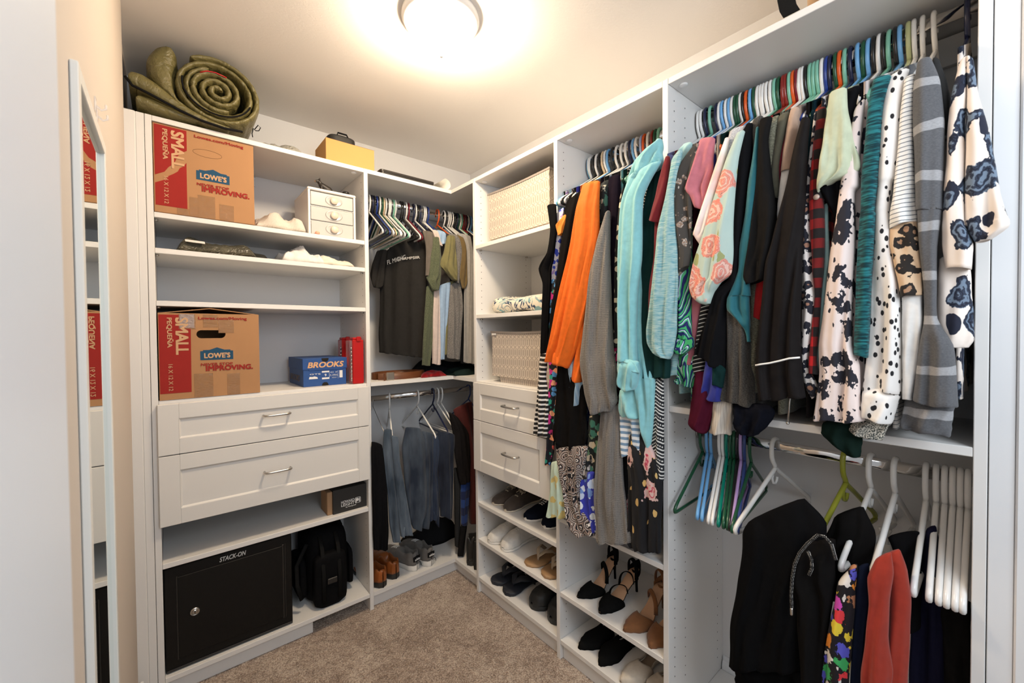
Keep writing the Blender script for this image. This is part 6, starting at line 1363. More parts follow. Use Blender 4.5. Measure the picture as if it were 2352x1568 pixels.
lf = [(1.980, .0008), (1.972, .02), (1.967, .05), (1.968, .10), (1.978, .16), (1.995, .215)]; b.prism([(y_, z_) for y_, z_ in lf]+[(y_+.036, z_) for y_, z_ in lf[::-1]], .0035, o=(-.389, 0, H), u=(0, -1, 0), v=(0, 0, 1)); mk('strap', b, fab('strap_black', (.02, .02, .02), .8, .1, 1.5), st_)
# ------------------------------------------------------------------ fabric bins
t = NT('bin_fabric', .9); x, y, z = t.xyz(t.co())
py_, pz_ = .0290, .048
row = t.math('FLOOR', t.math('DIVIDE', t.math('ADD', z, 10.0), pz_)); 
U_ = t.math('MULTIPLY', t.math('SUBTRACT', t.math('FRACT', t.math('DIVIDE', t.math('ADD', t.math('ADD', y, x), 10.0), py_)), .5), py_)
V_ = t.math('MULTIPLY', t.math('SUBTRACT', t.math('FRACT', t.math('DIVIDE', t.math('ADD', z, 10.0), pz_)), .5), pz_)
vv = t.math('MAXIMUM', t.math('SUBTRACT', t.math('ABSOLUTE', V_), .0095), 0.0)
dd2 = t.math('SQRT', t.math('ADD', t.math('MULTIPLY', U_, U_), t.math('MULTIPLY', vv, vv)))
def band(a, b_): return t.math('MULTIPLY', t.math('GREATER_THAN', dd2, a), t.math('LESS_THAN', dd2, b_))
f_ = t.math('MAXIMUM', band(.0102, .0142), t.math('LESS_THAN', dd2, .0066)); f2 = t.math('MULTIPLY', band(.0035, .0050), 1.0)
c_ = t.mix(f_, (.60, .53, .45), (.36, .31, .27)); t.col(t.mix(f2, c_, (.60, .54, .47))); t.bump(t.noise(t.co(), 700, 2).outputs[0], .4, .001); BIN = t.m
BINT = plain('bin_trim', (.26, .23, .21), .9)
def bin_(lab_, zt, zb, xf0, xf1, yt0, yt1, yb0_, yb1_, tagged):
    r_ = thing('storage_bin', lab_, 'storage bin', ((xf0-.04)/2, (yb0_+yb1_)/2, zb))
    def rect(x0, x1, y0, y1, z, n=10):
        pts = []
        for (a, c) in (((x0, y0), (x0, y1)), ((x0, y1), (x1, y1)), ((x1, y1), (x1, y0)), ((x1, y0), (x0, y0))):
            for i in range(n): pts.append(Vector((a[0]+(c[0]-a[0])*i/n, a[1]+(c[1]-a[1])*i/n, z)))
        return pts
    b = MB(); rows = []
    for j in range(9):
        v = j/8; rr = rect(xf1+(xf0-xf1)*v, -.03, yb0_+(yt0-yb0_)*v, yb1_+(yt1-yb1_)*v, zb+.0008+(zt-zb-.0008)*v)
        for k, p in enumerate(rr[:10]): p.x += .004*math.sin(PI*k/10)*math.sin(PI*v)
        if j == 8:
            for k, p in enumerate(rr): p.z -= .006*math.sin(PI*(k % 10)/10)
        rows.append(rr)
    ins = [Vector((p.x+(-.2-p.x)*.03, p.y+((yt0+yt1)/2-p.y)*.02, p.z)) for p in rows[-1]]; ins2 = [Vector((p.x, p.y, zb+.03)) for p in ins]
    b.loft(rows+[ins, ins2], False); mk('body', b, BIN, r_)
    b = MB(); rr = rows[-1]; out_ = [Vector((p.x+(p.x+.2)*.012, p.y+(p.y-(yt0+yt1)/2)*.010, p.z+.0008)) for p in rr]; lo = [Vector((p.x, p.y, p.z-.009)) for p in out_]; b.loft([lo, out_, [p+Vector((0, 0, .0004)) for p in ins]], False, False, False); mk('rim_binding', b, BINT, r_)
    if tagged: b = MB(); b.box(xf0-.0035, xf0-.0015, yt1-.045, yt1-.012, zt-.020, zt-.012, 0); mk('care_label', b, LW, r_)
bin_('patterned fabric storage bin on the upper shelf, next to the dress rod', 2.053, 1.788, -.330, -.318, -1.085, -.640, -1.05, -.705, False)
bin_('patterned fabric storage bin standing above the narrow drawers, with white tag', 1.352, 1.098, -.352, -.338, -1.145, -.685, -1.10, -.745, True)
# folded quilt
t = NT('scroll_print', .85); v = t.co(); n0 = t.noise(v, 9, 3, 1.4); sn = t.math('SINE', t.math('MULTIPLY', n0.outputs[0], 46.0)); n1_ = t.noise(v, 11, 2)
t.col(t.mix(t.math('GREATER_THAN', sn, .55), (.72, .68, .58), t.ramp(n1_.outputs[0], [(0, (.03, .055, .12)), (.48, (.03, .055, .12)), (.50, (.22, .38, .42)), (.60, (.30, .36, .40))]))); cloth_bump(t, v)
b = MB(); rings = []
for j in range(13):
    yy = -.655-.36*j/12; k = 1 if 0 < j < 12 else .8; rr = []
    for i in range(36):
        a = 2*PI*i/36; ca, sa = math.cos(a), math.sin(a); hh_ = (.040+.006*math.sin(j*.7))*k
        rr.append(Vector((-.19+math.copysign(abs(ca)**.5, ca)*.15*k, yy, 1.437+.041+math.copysign(abs(sa)**.7, sa)*hh_+.004*math.sin(3*a+j))))
    rings.append(rr)
for rr in rings:
    for p in rr: p.z = max(p.z, 1.4368)
b.loft(rings); mk('folded_quilt', b, t.m, base=(-.19, -.83, 1.437), label='folded quilt with navy and aqua scroll print on the middle cubby shelf', cat='blanket')
# ------------------------------------------------------------------ corner mid shelf: belt, red cloth, dark knitwear
bt = thing('belt', 'coiled brown leather belt with steel buckle on the middle corner shelf', 'belt', (-.68, -.27, 1.108)); ZS = 1.1085
b = MB(); rings = []
LEA = plain('belt_leather', (.115, .038, .012), .38, spec=.5, var=.1)
for turn in range(3):
    n_ = 40; out_ = []
    for i in range(n_+1):
        a = -2.6+(2*PI*.97)*i/n_; rr = 1-.05*turn-.05*i/n_; out_.append((-.66+.150*rr*math.cos(a), -.27+.085*rr*math.sin(a)))
    vs = [(x, y, z) for z in (ZS, ZS+.034) for x, y in out_]; vs2 = [(x*.985-.66*.015, y*.985-.27*.015, z) for x, y, z in vs]; k = n_+1
    b.add(vs+vs2, [(i, i+1, k+i+1, k+i) for i in range(n_)]+[(2*k+i, 3*k+i, 3*k+i+1, 2*k+i+1) for i in range(n_)]+[(k+i, k+i+1, 3*k+i+1, 3*k+i) for i in range(n_)], True)
mk('strap', b, LEA, bt)
b = MB(); b.box(-.765, -.725, -.368, -.360, ZS, ZS+.040, .003); b.box(-.760, -.731, -.3695, -.366, ZS+.004, ZS+.036, .002); mk('buckle', b, STEEL, bt)
b = MB(); b.box(-.778, -.768, -.364, -.354, ZS, ZS+.037, .002); mk('belt_loop', b, LEA, bt)
pile('folded_cloth', 'small bright red folded cloth beside the coiled belt', 'clothing', -.565, -.415, -.37, -.25, 1.108, .032, fab('red_microfibre', (.50, .012, .015)), 41)
pile('winter_hat', 'dark knitted hats heaped in the corner of the middle shelf', 'hat', -.48, -.12, -.24, -.03, 1.108, .10, fab('dark_knits', (.018, .020, .024), .95, .2, 1.2), 43)
pile('winter_hat', 'dark green woolly hat in front of the heap of hats', 'hat', -.40, -.16, -.42, -.26, 1.108, .045, fab('bottle_knit', (.016, .030, .028), .95), 44)
pile('duffel_cloth', 'slumped black bag on the corner floor shelf behind the grey sneakers', 'bag', -.55, -.23, -.185, -.02, FL, .14, BLACK, 46)
# ------------------------------------------------------------------ sleeping bag
t = NT('olive_nylon', .38, 0, .5); v = t.co(); t.col(t.mix(t.noise(v, 9, 3).outputs[0], (.115, .098, .032), (.185, .160, .062)))
hq = t.math('ADD', t.math('MULTIPLY', t.noise(v, 18, 4, 1.5).outputs[0], .011), t.math('MULTIPLY', t.noise(t.co((1, .25, 1)), 70, 3, .8).outputs[0], .003)); bp = t.n('ShaderNodeBump'); bp.inputs['Strength'].default_value = .9; bp.inputs['Distance'].default_value = 1.0; t.ln(hq, bp.inputs['Height']); t.ln(bp.outputs[0], t.b.inputs['Normal']); OLV = t.m
sg = thing('sleeping_bag', 'olive green sleeping bag loosely rolled on top of the drawer tower', 'sleeping bag', (-1.45, -.25, H))
def puff(b, path, th, y0, y1, quilt=.045, seg=28):
    """a puffy quilted ribbon: path in (x,z), cross-section rounded, seams every quilt metres"""
    L = 0; rings = []; P = [Vector((x, 0, z)) for x, z in path]; n_ = len(P)
    for i in range(n_):
        if i: L += (P[i]-P[i-1]).length
        tg = (P[min(n_-1, i+1)]-P[max(0, i-1)]).normalized(); nr = Vector((-tg.z, 0, tg.x))
        k = .62+.38*abs(math.sin(PI*L/quilt))**.45; tt = (th(i/(n_-1)) if callable(th) else th)*k
        if i in (0, n_-1): tt *= .5
        rr = []
        for j in range(seg):
            a = 2*PI*j/seg; ca, sa = math.cos(a), math.sin(a)
            yy = (y0+y1)/2+math.copysign(abs(ca)**.35, ca)*(y1-y0)/2*(.985+.015*k)
            rr.append(P[i]+nr*math.copysign(abs(sa)**.75, sa)*tt/2+Vector((0, yy, 0)))
        rings.append(rr)
    b.loft(rings)
cx, cz = -1.437, 2.272
def spiral(r0, r1, a0, turns, n=150, ex=1.08, ez=.96, sk=0.0):
    out = []
    for i in range(n+1):
        f = i/n; r = r0+(r1-r0)*f; a = a0+turns*2*PI*f; X_ = r*math.cos(a)*ex; Z_ = r*math.sin(a)*ez; out.append((cx+X_*(1)+Z_*sk, cz+Z_*1))
    return out
def dense(pts, k=5):
    out = []
    for i in range(len(pts)-1):
        for j in range(k): out.append(tuple(pts[i][q]*(1-j/k)+pts[i+1][q]*j/k for q in (0, 1)))
    return out+[pts[-1]]
b = MB(); puff(b, spiral(.008, .076, .4, 2.75, 190, 1.10, .98), .0285, -.420, -.05, .028); mk('roll_core', b, OLV, sg)
n_o = spiral(.083, .127, PI*.60, 2.05, 190, 1.08, .955)
b = MB(); puff(b, n_o, .0275, -.412, -.05, .038); mk('outer_wrap', b, OLV, sg)
b = MB(); puff(b, dense([(-1.40, 2.1465), (-1.46, 2.152), (-1.515, 2.168), (-1.560, 2.198), (-1.588, 2.240), (-1.600, 2.285), (-1.600, 2.325), (-1.588, 2.358), (-1.574, 2.380)], 7), lambda v: .024+.066*max(0, math.sin(PI*min(1, max(0, (v-.42)/.60))))**.5, -.404, -.08, .20); mk('upper_flap', b, OLV, sg)
b = MB(); puff(b, dense([(-1.690, 2.238), (-1.660, 2.235), (-1.625, 2.218), (-1.590, 2.198), (-1.555, 2.180), (-1.52, 2.165), (-1.47, 2.1520), (-1.42, 2.147)], 6), lambda v: .016+.062*(1-v)**.55, -.408, -.08, .14); mk('lower_flap', b, OLV, sg)
b = MB(); puff(b, dense([(-1.672, 2.172), (-1.640, 2.168), (-1.60, 2.160), (-1.55, 2.152), (-1.50, 2.144)], 6), lambda v: .018+.048*(1-v)**.6, -.398, -.08, .16); mk('lower_flap', b, OLV, sg)
b = MB(); b.tube([(-1.698, -.402, 2.232), (-1.68, -.408, 2.205), (-1.64, -.412, 2.192), (-1.60, -.412, 2.178), (-1.55, -.412, 2.160), (-1.49, -.412, 2.144), (-1.42, -.410, 2.138), (-1.36, -.408, 2.143)], .0045, 6); mk('zipper', b, BLACK, sg)
b = MB(); b.tube([(cx+.097*math.cos(a)*1.12, -.4185, cz+.097*math.sin(a)*.96) for a in [PI*.95+PI*.95*i/24 for i in range(25)]], .003, 6); mk('zipper', b, BLACK, sg)
b = MB(); b.tube([(-1.492, -.4205, 2.318), (-1.47, -.423, 2.330), (-1.445, -.423, 2.334), (-1.41, -.423, 2.328)], .0022, 6); mk('red_loop', b, REDP, sg)
b = MB(); b.tube([(-1.318, -.395, 2.170), (-1.305, -.40, 2.190), (-1.297, -.40, 2.182), (-1.303, -.40, 2.168), (-1.315, -.40, 2.165)], .0018, 6, closed=True); b.tube([(-1.322, -.40, 2.172), (-1.327, -.40, 2.150), (-1.325, -.40, 2.136)], .0018, 6); mk('drawcord', b, BLACK, sg)

# ------------------------------------------------------------------ shoes (local: heel at x=0, toe at x=L, z up)
def interp(tab, t):
    for (a, va), (b_, vb) in zip(tab, tab[1:]):
        if t <= b_:
            k = (t-a)/(b_-a) if b_ > a else 0; k = k*k*(3-2*k); return va+(vb-va)*k
    return tab[-1][1]
WID = [(0, .0), (.03, .42), (.12, .66), (.35, .64), (.55, .80), (.72, 1.0), (.86, .90), (.95, .64), (.985, .38), (1, .14)]
WPT = [(0, .0), (.03, .38), (.12, .62), (.35, .56), (.55, .76), (.70, 1.0), (.82, .78), (.92, .42), (1, .09)]
def cline(t, side): return side*.010*math.sin(PI*min(1, max(0, (t-.2)/.8)))
def sole(b, L, W, z0f, z1f, wt, side, grow=1.0, n=26, e=.0):
    top, bot = [], []
    ts = [(1-math.cos(PI*i/n))/2 for i in range(n+1)]
    rings = []
    for t in ts:
        w_ = max(.0015, interp(wt, t)*W/2*grow); c = cline(t, side); z0, z1 = z0f(t), z1f(t)
        r = min(.004, (z1-z0)*.4)
        x = t*L if grow == 1 else L*(.5+(t-.5)*(1+(grow-1)*.35))
        rings.append([Vector((x, c-w_+r, z0)), Vector((x, c-w_, z0+r)), Vector((x, c-w_, z1-r)), Vector((x, c-w_+r, z1)), Vector((x, c+w_-r, z1)), Vector((x, c+w_, z1-r)), Vector((x, c+w_, z0+r)), Vector((x, c+w_-r, z0))])
    b.loft(rings)
def upper(b, L, W, zb, ht, wt, side, op0, op1, n=44, inner=.010, lip=.006):
    """closed shoe upper with a real foot opening between op0 and op1"""
    rings = []
    for i in range(n+1):
        t = .004+.992*(1-math.cos(PI*i/n))/2; w_ = max(.002, interp(wt, t)*W/2*.97); c = cline(t, side); h = interp(ht, t); z = zb(t)
        o = 0
        if op0 < t < op1: o = min(1, (t-op0)/.05, (op1-t)/.07); o = o*o*(3-2*o)
        rr = []; J = 25
        for j in range(J):
            a = PI*j/(J-1); ca, sa = math.cos(a), math.sin(a)
            y = -math.copysign(abs(ca)**.75, ca)*w_; zz = abs(sa)**.8*h
            # opened form: walls up, collar, then down inside to the insole
            q = j/(J-1); s_ = -1 if q < .5 else 1; m_ = q if q < .5 else 1-q
            if m_ < .24: yo = s_*w_*(1-.06*(m_/.24)**2-.10*max(0, (m_-.14)/.10)); zo = h*(m_/.24)
            elif m_ < .30: k = (m_-.24)/.06; yo = s_*w_*(.84-.10*k); zo = h*(1+.0*k)
            else: k = (m_-.30)/.20; yo = s_*w_*(.74-.70*k**1.5); zo = h*(1-k**.35)+.006*1
            y = y*(1-o)+yo*o; zz = zz*(1-o)+zo*o
            rr.append(Vector((t*L, c+y, z+zz)))
        rings.append(rr)
    b.loft(rings, True, False, False, closed=False)
    return b
flat0 = lambda t: 0.0
def laces(b, L, ht, zb, t0, t1, n, W, side, r=.0019, bow=True):
    for i in range(n):
        t = t0+(t1-t0)*i/(n-1); h = zb(t)+interp(ht, t)+.0012; c = cline(t, side); w_ = W*.17
        for s_ in (1, -1):
            t2 = t+.035; h2 = zb(t2)+interp(ht, t2)+.0012
            b.tube([(t*L, c-s_*w_, h-.006), (t*L+.004, c-s_*w_*.5, h+.001), (t2*L-.004, c+s_*w_*.5, h2+.002), (t2*L, c+s_*w_, h2-.006)], r, 6)
    if bow:
        h = zb(t0)+interp(ht, t0)+.004; c = cline(t0, side); x = t0*L
        for s_ in (1, -1): b.tube([(x, c, h), (x+.004, c+s_*.012, h+.010), (x-.002, c+s_*.026, h+.006), (x+.002, c+s_*.022, h), (x, c, h)], r, 6); b.tube([(x, c, h), (x+.012, c+s_*.012, h+.004), (x+.022, c+s_*.020, h-.004)], r, 6)
def sneaker(name, lab_, x, y, z, rz, L, W, mu, ms, mi, ml, side=1, st=.020, ht=None, kind='sneaker', op=(.03, .46), nl=4, heel=None, cat='shoe', grp=None):
    ht = ht or [(0, .040), (.06, .052), (.30, .040), (.48, .052), (.62, .042), (.80, .030), (.93, .022), (1, .006)]
    # root sits under the toe tip: local x runs from heel (0) to toe; shift so that toe is at the root
    r_ = thing(name, lab_, cat, (x, y, z), rz, grp)
    def L2(mb): mb.v = [(vx-L, vy, vz+.0006) for vx, vy, vz in mb.v]; return mb
    zs = (lambda t: st*(1.25-.35*t)) if kind != 'clog' else (lambda t: st)
    b = MB(); sole(b, L, W, flat0, zs, WID, side, 1.04); mk('sole', L2(b), ms, r_, local=True)
    b = MB(); sole(b, L, W, lambda t: zs(t)-.001, lambda t: zs(t)+.003, WID, side, .86); mk('insole', L2(b), mi, r_, local=True)
    b = MB(); upper(b, L, W, lambda t: zs(t)-.002, ht, WID, side, *op); o = mk('upper', L2(b), mu, r_, local=True)
    md = o.modifiers.new('thick', 'SOLIDIFY'); md.thickness = .0022; md.offset = -1
    if nl: b = MB(); laces(b, L, ht, lambda t: zs(t)-.001, op[1]+.02, op[1]+.16, nl, W, side, bow=ml[1]); mk('laces', L2(b), ml[0], r_, local=True)
    return r_, L2, zs, ht
C_ = lambda n, c, r=.7, **k: plain(n, c, r, **k)
RUB = C_('rubber_cream', (.66, .58, .46), .6); RUBW = C_('rubber_white', (.76, .74, .70), .5); RUBB = C_('rubber_black', (.02, .018, .016), .6)
TAUPE = fab('taupe_canvas', (.105, .080, .065)); NAVY = fab('navy_canvas', (.012, .016, .030)); WCAN = fab('white_canvas', (.72, .70, .66), .8, .1); INS = C_('insole_grey', (.16, .14, .12)); INL = C_('insole_light', (.50, .46, .40))
LC = C_('lace_cream', (.58, .50, .38)); LWH = C_('lace_white', (.78, .77, .74))
LOWH = [(0, .030), (.06, .040), (.30, .032), (.48, .050), (.62, .044), (.80, .033), (.93, .024), (1, .006)]
Z1, Z2, Z3 = .474, .283, FL
sneaker('boat_shoe', 'taupe boat shoe with cream laces, left of the pair on the top shoe shelf', -.354, -.695, Z1, PI, .25, .088, TAUPE, RUB, INS, (LC, True), 1, .012, LOWH, op=(.03, .50), nl=2)
sneaker('boat_shoe', 'taupe boat shoe with cream laces, next to the navy sneakers', -.360, -.800, Z1, PI+.03, .25, .088, TAUPE, RUB, INS, (LC, True), -1, .012, LOWH, op=(.03, .50), nl=2)
sneaker('sneaker', 'navy canvas sneaker with white laces beside the taupe boat shoes', -.350, -.935, Z1, PI, .245, .088, NAVY, RUBW, INL, (LWH, True), 1, .014, None, nl=4)
sneaker('sneaker', 'navy canvas sneaker half hidden by the mint dress, right of its pair', -.340, -1.050, Z1, PI+.04, .245, .088, NAVY, RUBW, INL, (LWH, True), -1, .014, None, nl=4)
sneaker('sneaker', 'white canvas sneaker, left of the pair on the middle shoe shelf', -.380, -.690, Z2, PI, .25, .092, WCAN, RUBW, INL, (LWH, False), 1, .016, [(0, .042), (.06, .055), (.30, .045), (.48, .062), (.62, .056), (.80, .042), (.93, .030), (1, .006)], nl=4)
sneaker('sneaker', 'white canvas sneaker, right of its pair beside the tan sandals', -.374, -.795, Z2, PI+.03, .25, .092, WCAN, RUBW, INL, (LWH, False), -1, .016, [(0, .042), (.06, .055), (.30, .045), (.48, .062), (.62, .056), (.80, .042), (.93, .030), (1, .006)], nl=4)
def flipflop(lab_, x, y, z, rz, L, W, ms, mst, side, sw=.008, st=.016):
    r_ = thing('flip_flop', lab_, 'sandal', (x, y, z), rz)
    L2 = lambda mb: (setattr(mb, 'v', [(vx-L, vy, vz+.0006) for vx, vy, vz in mb.v]), mb)[1]
    WF = [(0, .0), (.03, .45), (.12, .70), (.35, .68), (.55, .82), (.75, 1.0), (.88, .92), (.96, .62), (1, .16)]
    b = MB(); sole(b, L, W, flat0, lambda t: st, WF, side); mk('footbed', L2(b), ms, r_, local=True)
    b = MB(); tx = .76*L
    for s_ in (1, -1):
        b.tube([(tx, side*.012, st-.002), (tx-.004, side*.011, st+.014), (tx-.03, s_*W*.22+side*.006, st+.034), (tx-.07, s_*W*.40, st+.026), (tx-.10, s_*W*.40, st-.001)], [sw*.45, sw*.6, sw, sw, sw*.9], 10, flat=.35, upv=(0, 1, .3))
    mk('thong_strap', L2(b), mst, r_, local=True)
TANL = C_('tan_leather_sole', (.34, .20, .095), .55, var=.05); FAB_T = fab('tan_fabric_strap', (.42, .34, .25)); NV = C_('navy_foam', (.010, .013, .022), .6)
flipflop('tan leather flip-flop with woven strap, left of two', -.372, -.965, Z2, PI+.02, .245, .095, TANL, FAB_T, 1, .011, .012)
flipflop('tan leather flip-flop with woven strap, cut off by the divider', -.376, -1.085, Z2, PI+.05, .245, .095, TANL, FAB_T, -1, .011, .012)
flipflop('dark navy foam flip-flop, left one on the bottom shoe shelf', -.375, -.710, Z3, PI, .245, .098, NV, NV, 1, .017, .018)
flipflop('dark navy foam flip-flop, next to the black clogs', -.382, -.820, Z3, PI+.04, .245, .098, NV, NV, -1, .017, .018)
CLG = plain('clog_foam', (.016, .017, .017), .5)
for lb, y, sd in (('black foam clog with vent holes, left one at the bottom shoe shelf', -.975, 1), ('black foam clog against the divider on the bottom shoe shelf', -1.098, -1)):
    H_ = [(0, .030), (.08, .040), (.30, .035), (.45, .055), (.60, .062), (.78, .058), (.92, .045), (1, .012)]
    r_, L2, zs, ht = sneaker('clog', lb, -.352, y, Z3, PI, .25, .102, CLG, CLG, CLG, (CLG, False), sd, .022, H_, 'clog', (.03, .47), 0)
    b = MB()
    for i in range(3):
        for j in range(4):
            t = .62+.09*i; u_ = -.55+1.1*j/3; w_ = interp(WID, t)*.102/2*.97; h = interp(ht, t)
            ang = math.acos(max(-1, min(1, abs(u_)**(1/.75)*(1 if u_ > 0 else -1)))); zz = abs(math.sin(ang))**.8*h+.020
            b.lathe([(.0045, -.002), (.0045, .0012)], t*.25, cline(t, sd)+u_*w_, zz, 10)
    mk('vent_holes', L2(b), DARK, r_, local=True)
# heels
def heelz(t, hh): 
    if t > .66: return .0
    k = t/.66; return hh*(1-(k*k*(3-2*k)))
def pump(name, lab_, x, y, z, rz, L, W, hh, mu, mi, side, straps=(), kind='strappy', th=.004, boxh=.034, box0=.66, cat='shoe'):
    r_ = thing(name, lab_, cat, (x, y, z), rz)
    L2 = lambda mb: (setattr(mb, 'v', [(vx-L, vy, vz+.0006) for vx, vy, vz in mb.v]), mb)[1]
    zb = lambda t: heelz(t, hh)
    b = MB(); sole(b, L, W, zb, lambda t: zb(t)+th, WPT, side, 1.0, 34); mk('outsole', L2(b), mu, r_, local=True)
    b = MB(); sole(b, L, W, lambda t: zb(t)+th-.0006, lambda t: zb(t)+th+.0022, WPT, side, .95, 34); mk('insole', L2(b), mi, r_, local=True)
    # toe box
    b = MB(); rings = []
    for i in range(19):
        t = box0+(.998-box0)*i/18; w_ = max(.0025, interp(WPT, t)*W/2); c = cline(t, side); k = (t-box0)/(1-box0); h = boxh*(1-k*.55)*(1 if k < .9 else 1-((k-.9)/.1)**2*.5)
        rr = []
        for j in range(17):
            a = PI*j/16; ca, sa = math.cos(a), math.sin(a)
            dip = .0
            zz = zb(t)+abs(sa)**.75*h
            xx = t*L-(abs(ca)**1.5)*.030*max(0, 1-k*3) if kind != 'mule' else t*L-(abs(ca)**1.2)*.050*max(0, 1-k*2.5)
            rr.append(Vector((xx, c-math.copysign(abs(ca)**.8, ca)*w_*1.02, zz)))
        rings.append(rr)
    b.loft(rings, True, False, False, closed=False); o = mk('toe_box', L2(b), mu, r_, local=True); md = o.modifiers.new('t', 'SOLIDIFY'); md.thickness = .0018; md.offset = -1
    # heel
    b = MB()
    if hh > .04: b.tube([(.012*L/.23+.006, 0, hh+.001), (.020, 0, hh*.75), (.014, 0, hh*.4), (.012, 0, .0)], [.016, .010, .0052, .0048], 12); 
    else: sole(b, L*.26, W*.62, flat0, lambda t: max(.004, hh+.001), [(0, .0), (.05, .5), (.3, .95), (.8, 1), (1, .96)], 0)
    mk('heel', L2(b), mu, r_, local=True)
    if kind in ('strappy', 'dorsay'):
        b = MB(); rings = []
        for i in range(15):
            a = PI/2+PI*i/14; w_ = W*.31; hgt = .040 if kind == 'strappy' else .050
            px, py = .036+.036*math.cos(a), w_*math.sin(a); z0 = zb(max(0, px/L))+th*.3
            hk = hgt*(1-.5*abs(math.sin(a)))
            rings.append([Vector((px-.001, py*1.02, z0)), Vector((px-.002, py*1.02, z0+hk)), Vector((px+.001, py*.96, z0+hk)), Vector((px+.001, py*.96, z0))])
        b.loft(rings); mk('heel_counter', L2(b), mu, r_, local=True)
    if kind == 'mule' or kind == 'dorsay':
        b = MB(); 
        for s_ in (1, -1):
            pts = []
            for i in range(8):
                t = .10+.60*i/7; w_ = interp(WPT, t)*W/2; pts.append((t*L, cline(t, side)+s_*w_, zb(t)+.006+.012*(1 if kind == 'mule' else .6)*math.sin(PI*i/7)))
            if kind == 'dorsay' or kind == 'mule': b.tube(pts, [.002, .004, .006, .006, .006, .008, .010, .010], 8, flat=.35, upv=(0, 0, 1))
        mk('side_panel', L2(b), mu, r_, local=True)
    for t0, h0, t1, h1, w0 in straps:
        b = MB(); pts = []
        c0, c1 = cline(t0, side), cline(t1, side); wa, wb = interp(WPT, t0)*W/2, interp(WPT, t1)*W/2
        za, zb2 = zb(t0)+th, zb(t1)+th
        for i in range(15):
            a = PI*i/14; k = i/14; px = (t0+(t1-t0)*k)*L; base = za+(zb2-za)*k; hgt = h0+(h1-h0)*k
            pts.append((px, (c0-math.cos(a)*wa*1.08) if False else (c0*(1-k)+c1*k)-math.cos(a)*(wa*(1-k)+wb*k)*1.05, base+math.sin(a)**.6*hgt if 0 < i < 14 else base))
        b.tube(pts, w0, 8, flat=.22, upv=(1, 0, .15)); mk('strap', L2(b), mu, r_, local=True)
    return r_
BS = fab('black_suede', (.012, .012, .012), .9); TS = fab('tan_suede', (.27, .115, .045), .9); ND = C_('nude_insole', (.56, .34, .21), .5); OS = fab('cream_leather', (.62, .55, .46), .5); OI = C_('insole_taupe', (.30, .23, .17), .5); BI = C_('black_insole', (.015, .015, .015), .6); TI = C_('light_tan', (.50, .35, .22), .5)
ZH, ZM = .281, FL
ST = ((.10, .070, .16, .070, .0085), (.30, .052, .44, .046, .0075))
ST2 = ((.12, .062, .20, .062, .0085), (.36, .048, .26, .052, .008), (.56, .036, .40, .044, .008))
pump('high_heel', 'black suede strappy high heel, leftmost on the heel shelf', -.366, -1.262, ZH, PI-.08, .235, .078, .088, BS, ND, 1, ST)
pump('high_heel', 'black suede high heel with crossed straps, second on the heel shelf', -.374, -1.378, ZH, PI-.06, .235, .080, .088, BS, ND, -1, ST2)
pump('high_heel', 'tan suede ankle strap high heel, third on the heel shelf', -.384, -1.492, ZH, PI-.10, .235, .080, .088, TS, ND, 1, ST)
pump('high_heel', 'tan suede ankle strap high heel against the partition', -.384, -1.594, ZH, PI-.05, .235, .080, .088, TS, ND, -1, ST)
pump('flat_shoe', 'black pointed flat shoe, left of the pair on the lowest shelf', -.372, -1.272, ZM, PI-.06, .235, .082, .010, BS, BI, 1, (), 'mule', boxh=.040, box0=.50)
pump('flat_shoe', 'black pointed flat shoe, right of the pair beside the cream ones', -.377, -1.378, ZM, PI-.05, .235, .082, .010, BS, BI, -1, (), 'mule', boxh=.040, box0=.50)
pump('flat_shoe', 'cream pointed slingback shoe, left of the pair on the lowest shelf', -.381, -1.475, ZM, PI-.10, .235, .080, .012, OS, OI, 1, (), 'dorsay', boxh=.036, box0=.58)
pump('flat_shoe', 'cream pointed slingback shoe with tan lining next to the partition', -.381, -1.582, ZM, PI-.06, .235, .080, .012, OS, TI, -1, (), 'dorsay', boxh=.036, box0=.58)
# corner floor shoes: heels to the room
LEAB = C_('cognac_leather', (.30, .085, .018), .33, spec=.5, var=.12, vs=9); LF = [(0, .050), (.06, .062), (.25, .050), (.42, .052), (.55, .050), (.70, .042), (.88, .034), (1, .008)]
def heelin(name, lab_, x, y, rz, L, W, *a, **k):
    # heel at (x, y), toe pointing along rz
    return sneaker(name, lab_, x+L*math.cos(rz), y+L*math.sin(rz), FL, rz, L, W, *a, **k)
heelin('loafer', 'cognac brown leather loafer standing against the tower divider', -.803, -.378, PI/2+.06, .29, .100, LEAB, RUBB, BI, (LC, False), 1, .024, LF, op=(.04, .50), nl=0)
heelin('loafer', 'cognac brown leather loafer next to the grey sneakers', -.722, -.350, PI/2+.10, .29, .100, LEAB, RUBB, BI, (LC, False), -1, .024, LF, op=(.04, .50), nl=0)
GRC = fab('grey_canvas', (.21, .195, .18)); AH = [(0, .058), (.06, .068), (.25, .050), (.42, .062), (.55, .056), (.70, .045), (.88, .034), (1, .008)]
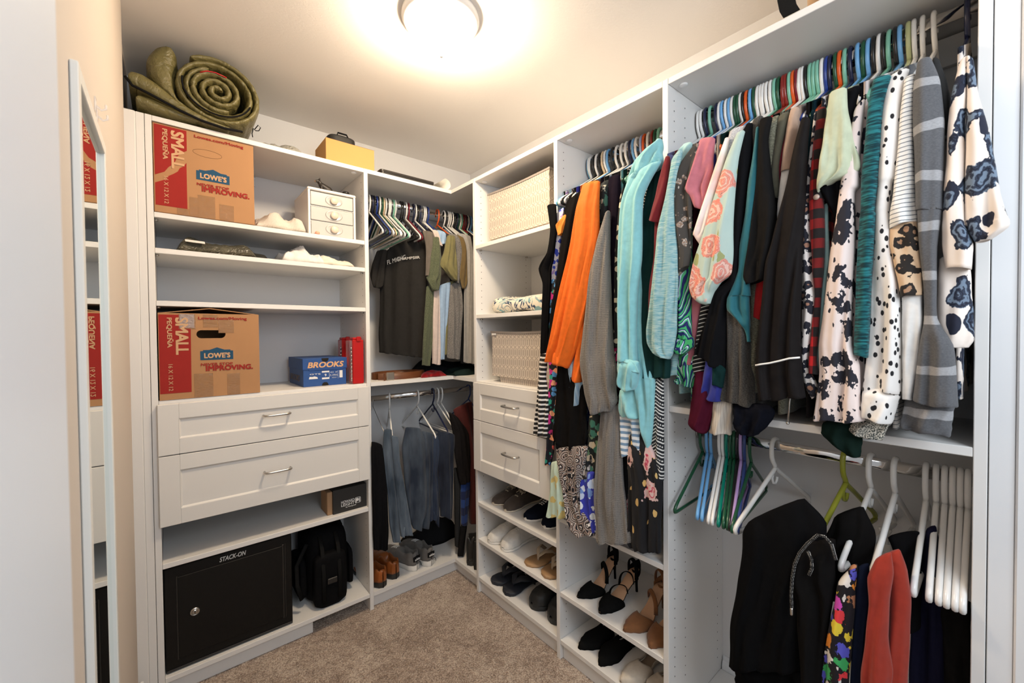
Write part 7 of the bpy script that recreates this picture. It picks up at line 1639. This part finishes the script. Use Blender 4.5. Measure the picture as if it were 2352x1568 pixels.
for lb, x, y, rz, sd in (('grey sneaker with black heel tab and white lettering, left of the pair', -.607, -.352, PI/2+.22, 1), ('grey sneaker with black heel tab and white lettering, right with loose lace', -.528, -.364, PI/2+.12, -1)):
    r_, L2, zs, ht = heelin('sneaker', lb, x, y, rz, .29, .098, GRC, RUBW, BI, (LWH, False), sd, .026, AH, op=(.04, .48), nl=4)
    b = MB(); vs = []
    for j in range(2):
        for i in range(11):
            a = -.9+1.8*i/10; vs.append((.0125-.014*math.cos(a)-.002 if False else .0095-.0125*math.cos(a)+.001*j, .0275*math.sin(a), .052+.030*j-.006*j*abs(math.sin(a)*1.1)))
    b.add(vs, [(i, i+1, 11+i+1, 11+i) for i in range(10)], True); o = mk('heel_tab', L2(b), BLACK, r_, local=True); md = o.modifiers.new('t', 'SOLIDIFY'); md.thickness = .0025; md.offset = 0
    me_ = text(r_, 'adidas', (-.29-.0062, .017, .0595), (0, -1, 0), (.12, 0, 1), .034, .012, LW, bold=.03, local=True)
    b = MB(); b.tube([(.0+.06*i/8-.0025*math.sin(PI*i/8) if False else .06*i/8, -.0485*.62-.012*min(1, i/3)*1.2+.000, .018) for i in range(9)], .0013, 5); mk('side_stripe', L2(b), BLACK, r_, local=True)
b = MB(); 
BT = C_('black_boot_leather', (.016, .015, .014), .35); BH = [(0, .125), (.08, .13), (.28, .12), (.38, .095), (.50, .065), (.70, .045), (.88, .036), (1, .010)]
sneaker('boot', 'black leather ankle boot on the corner floor shelf, left of two', -.375+.285, -.478, FL, .03, .285, .098, BT, RUBB, BI, (LC, False), 1, .022, BH, op=(.03, .36), nl=0)
sneaker('boot', 'black leather ankle boot tucked against the shoe tower', -.370+.285, -.545, FL, .0, .285, .088, BT, RUBB, BI, (LC, False), -1, .022, BH, op=(.03, .36), nl=0)
# thin steel rod end poking out of the garments
b = MB(); b.tube([(-.43, -2.012, 1.205), (-.425, -2.003, 1.110)], .0022, 8); b.lathe([(.0022, 0), (.004, .002), (.004, .006)], -.425, -2.003, 1.106, 8)
mk('steel_hook', b, STEEL, base=(-.425, -2.003, 1.106), label='thin steel pole standing under the black piped sleeve at the shelf edge', cat='hook')
# toe kick gap and far-left flag on the baseboard stay as structure
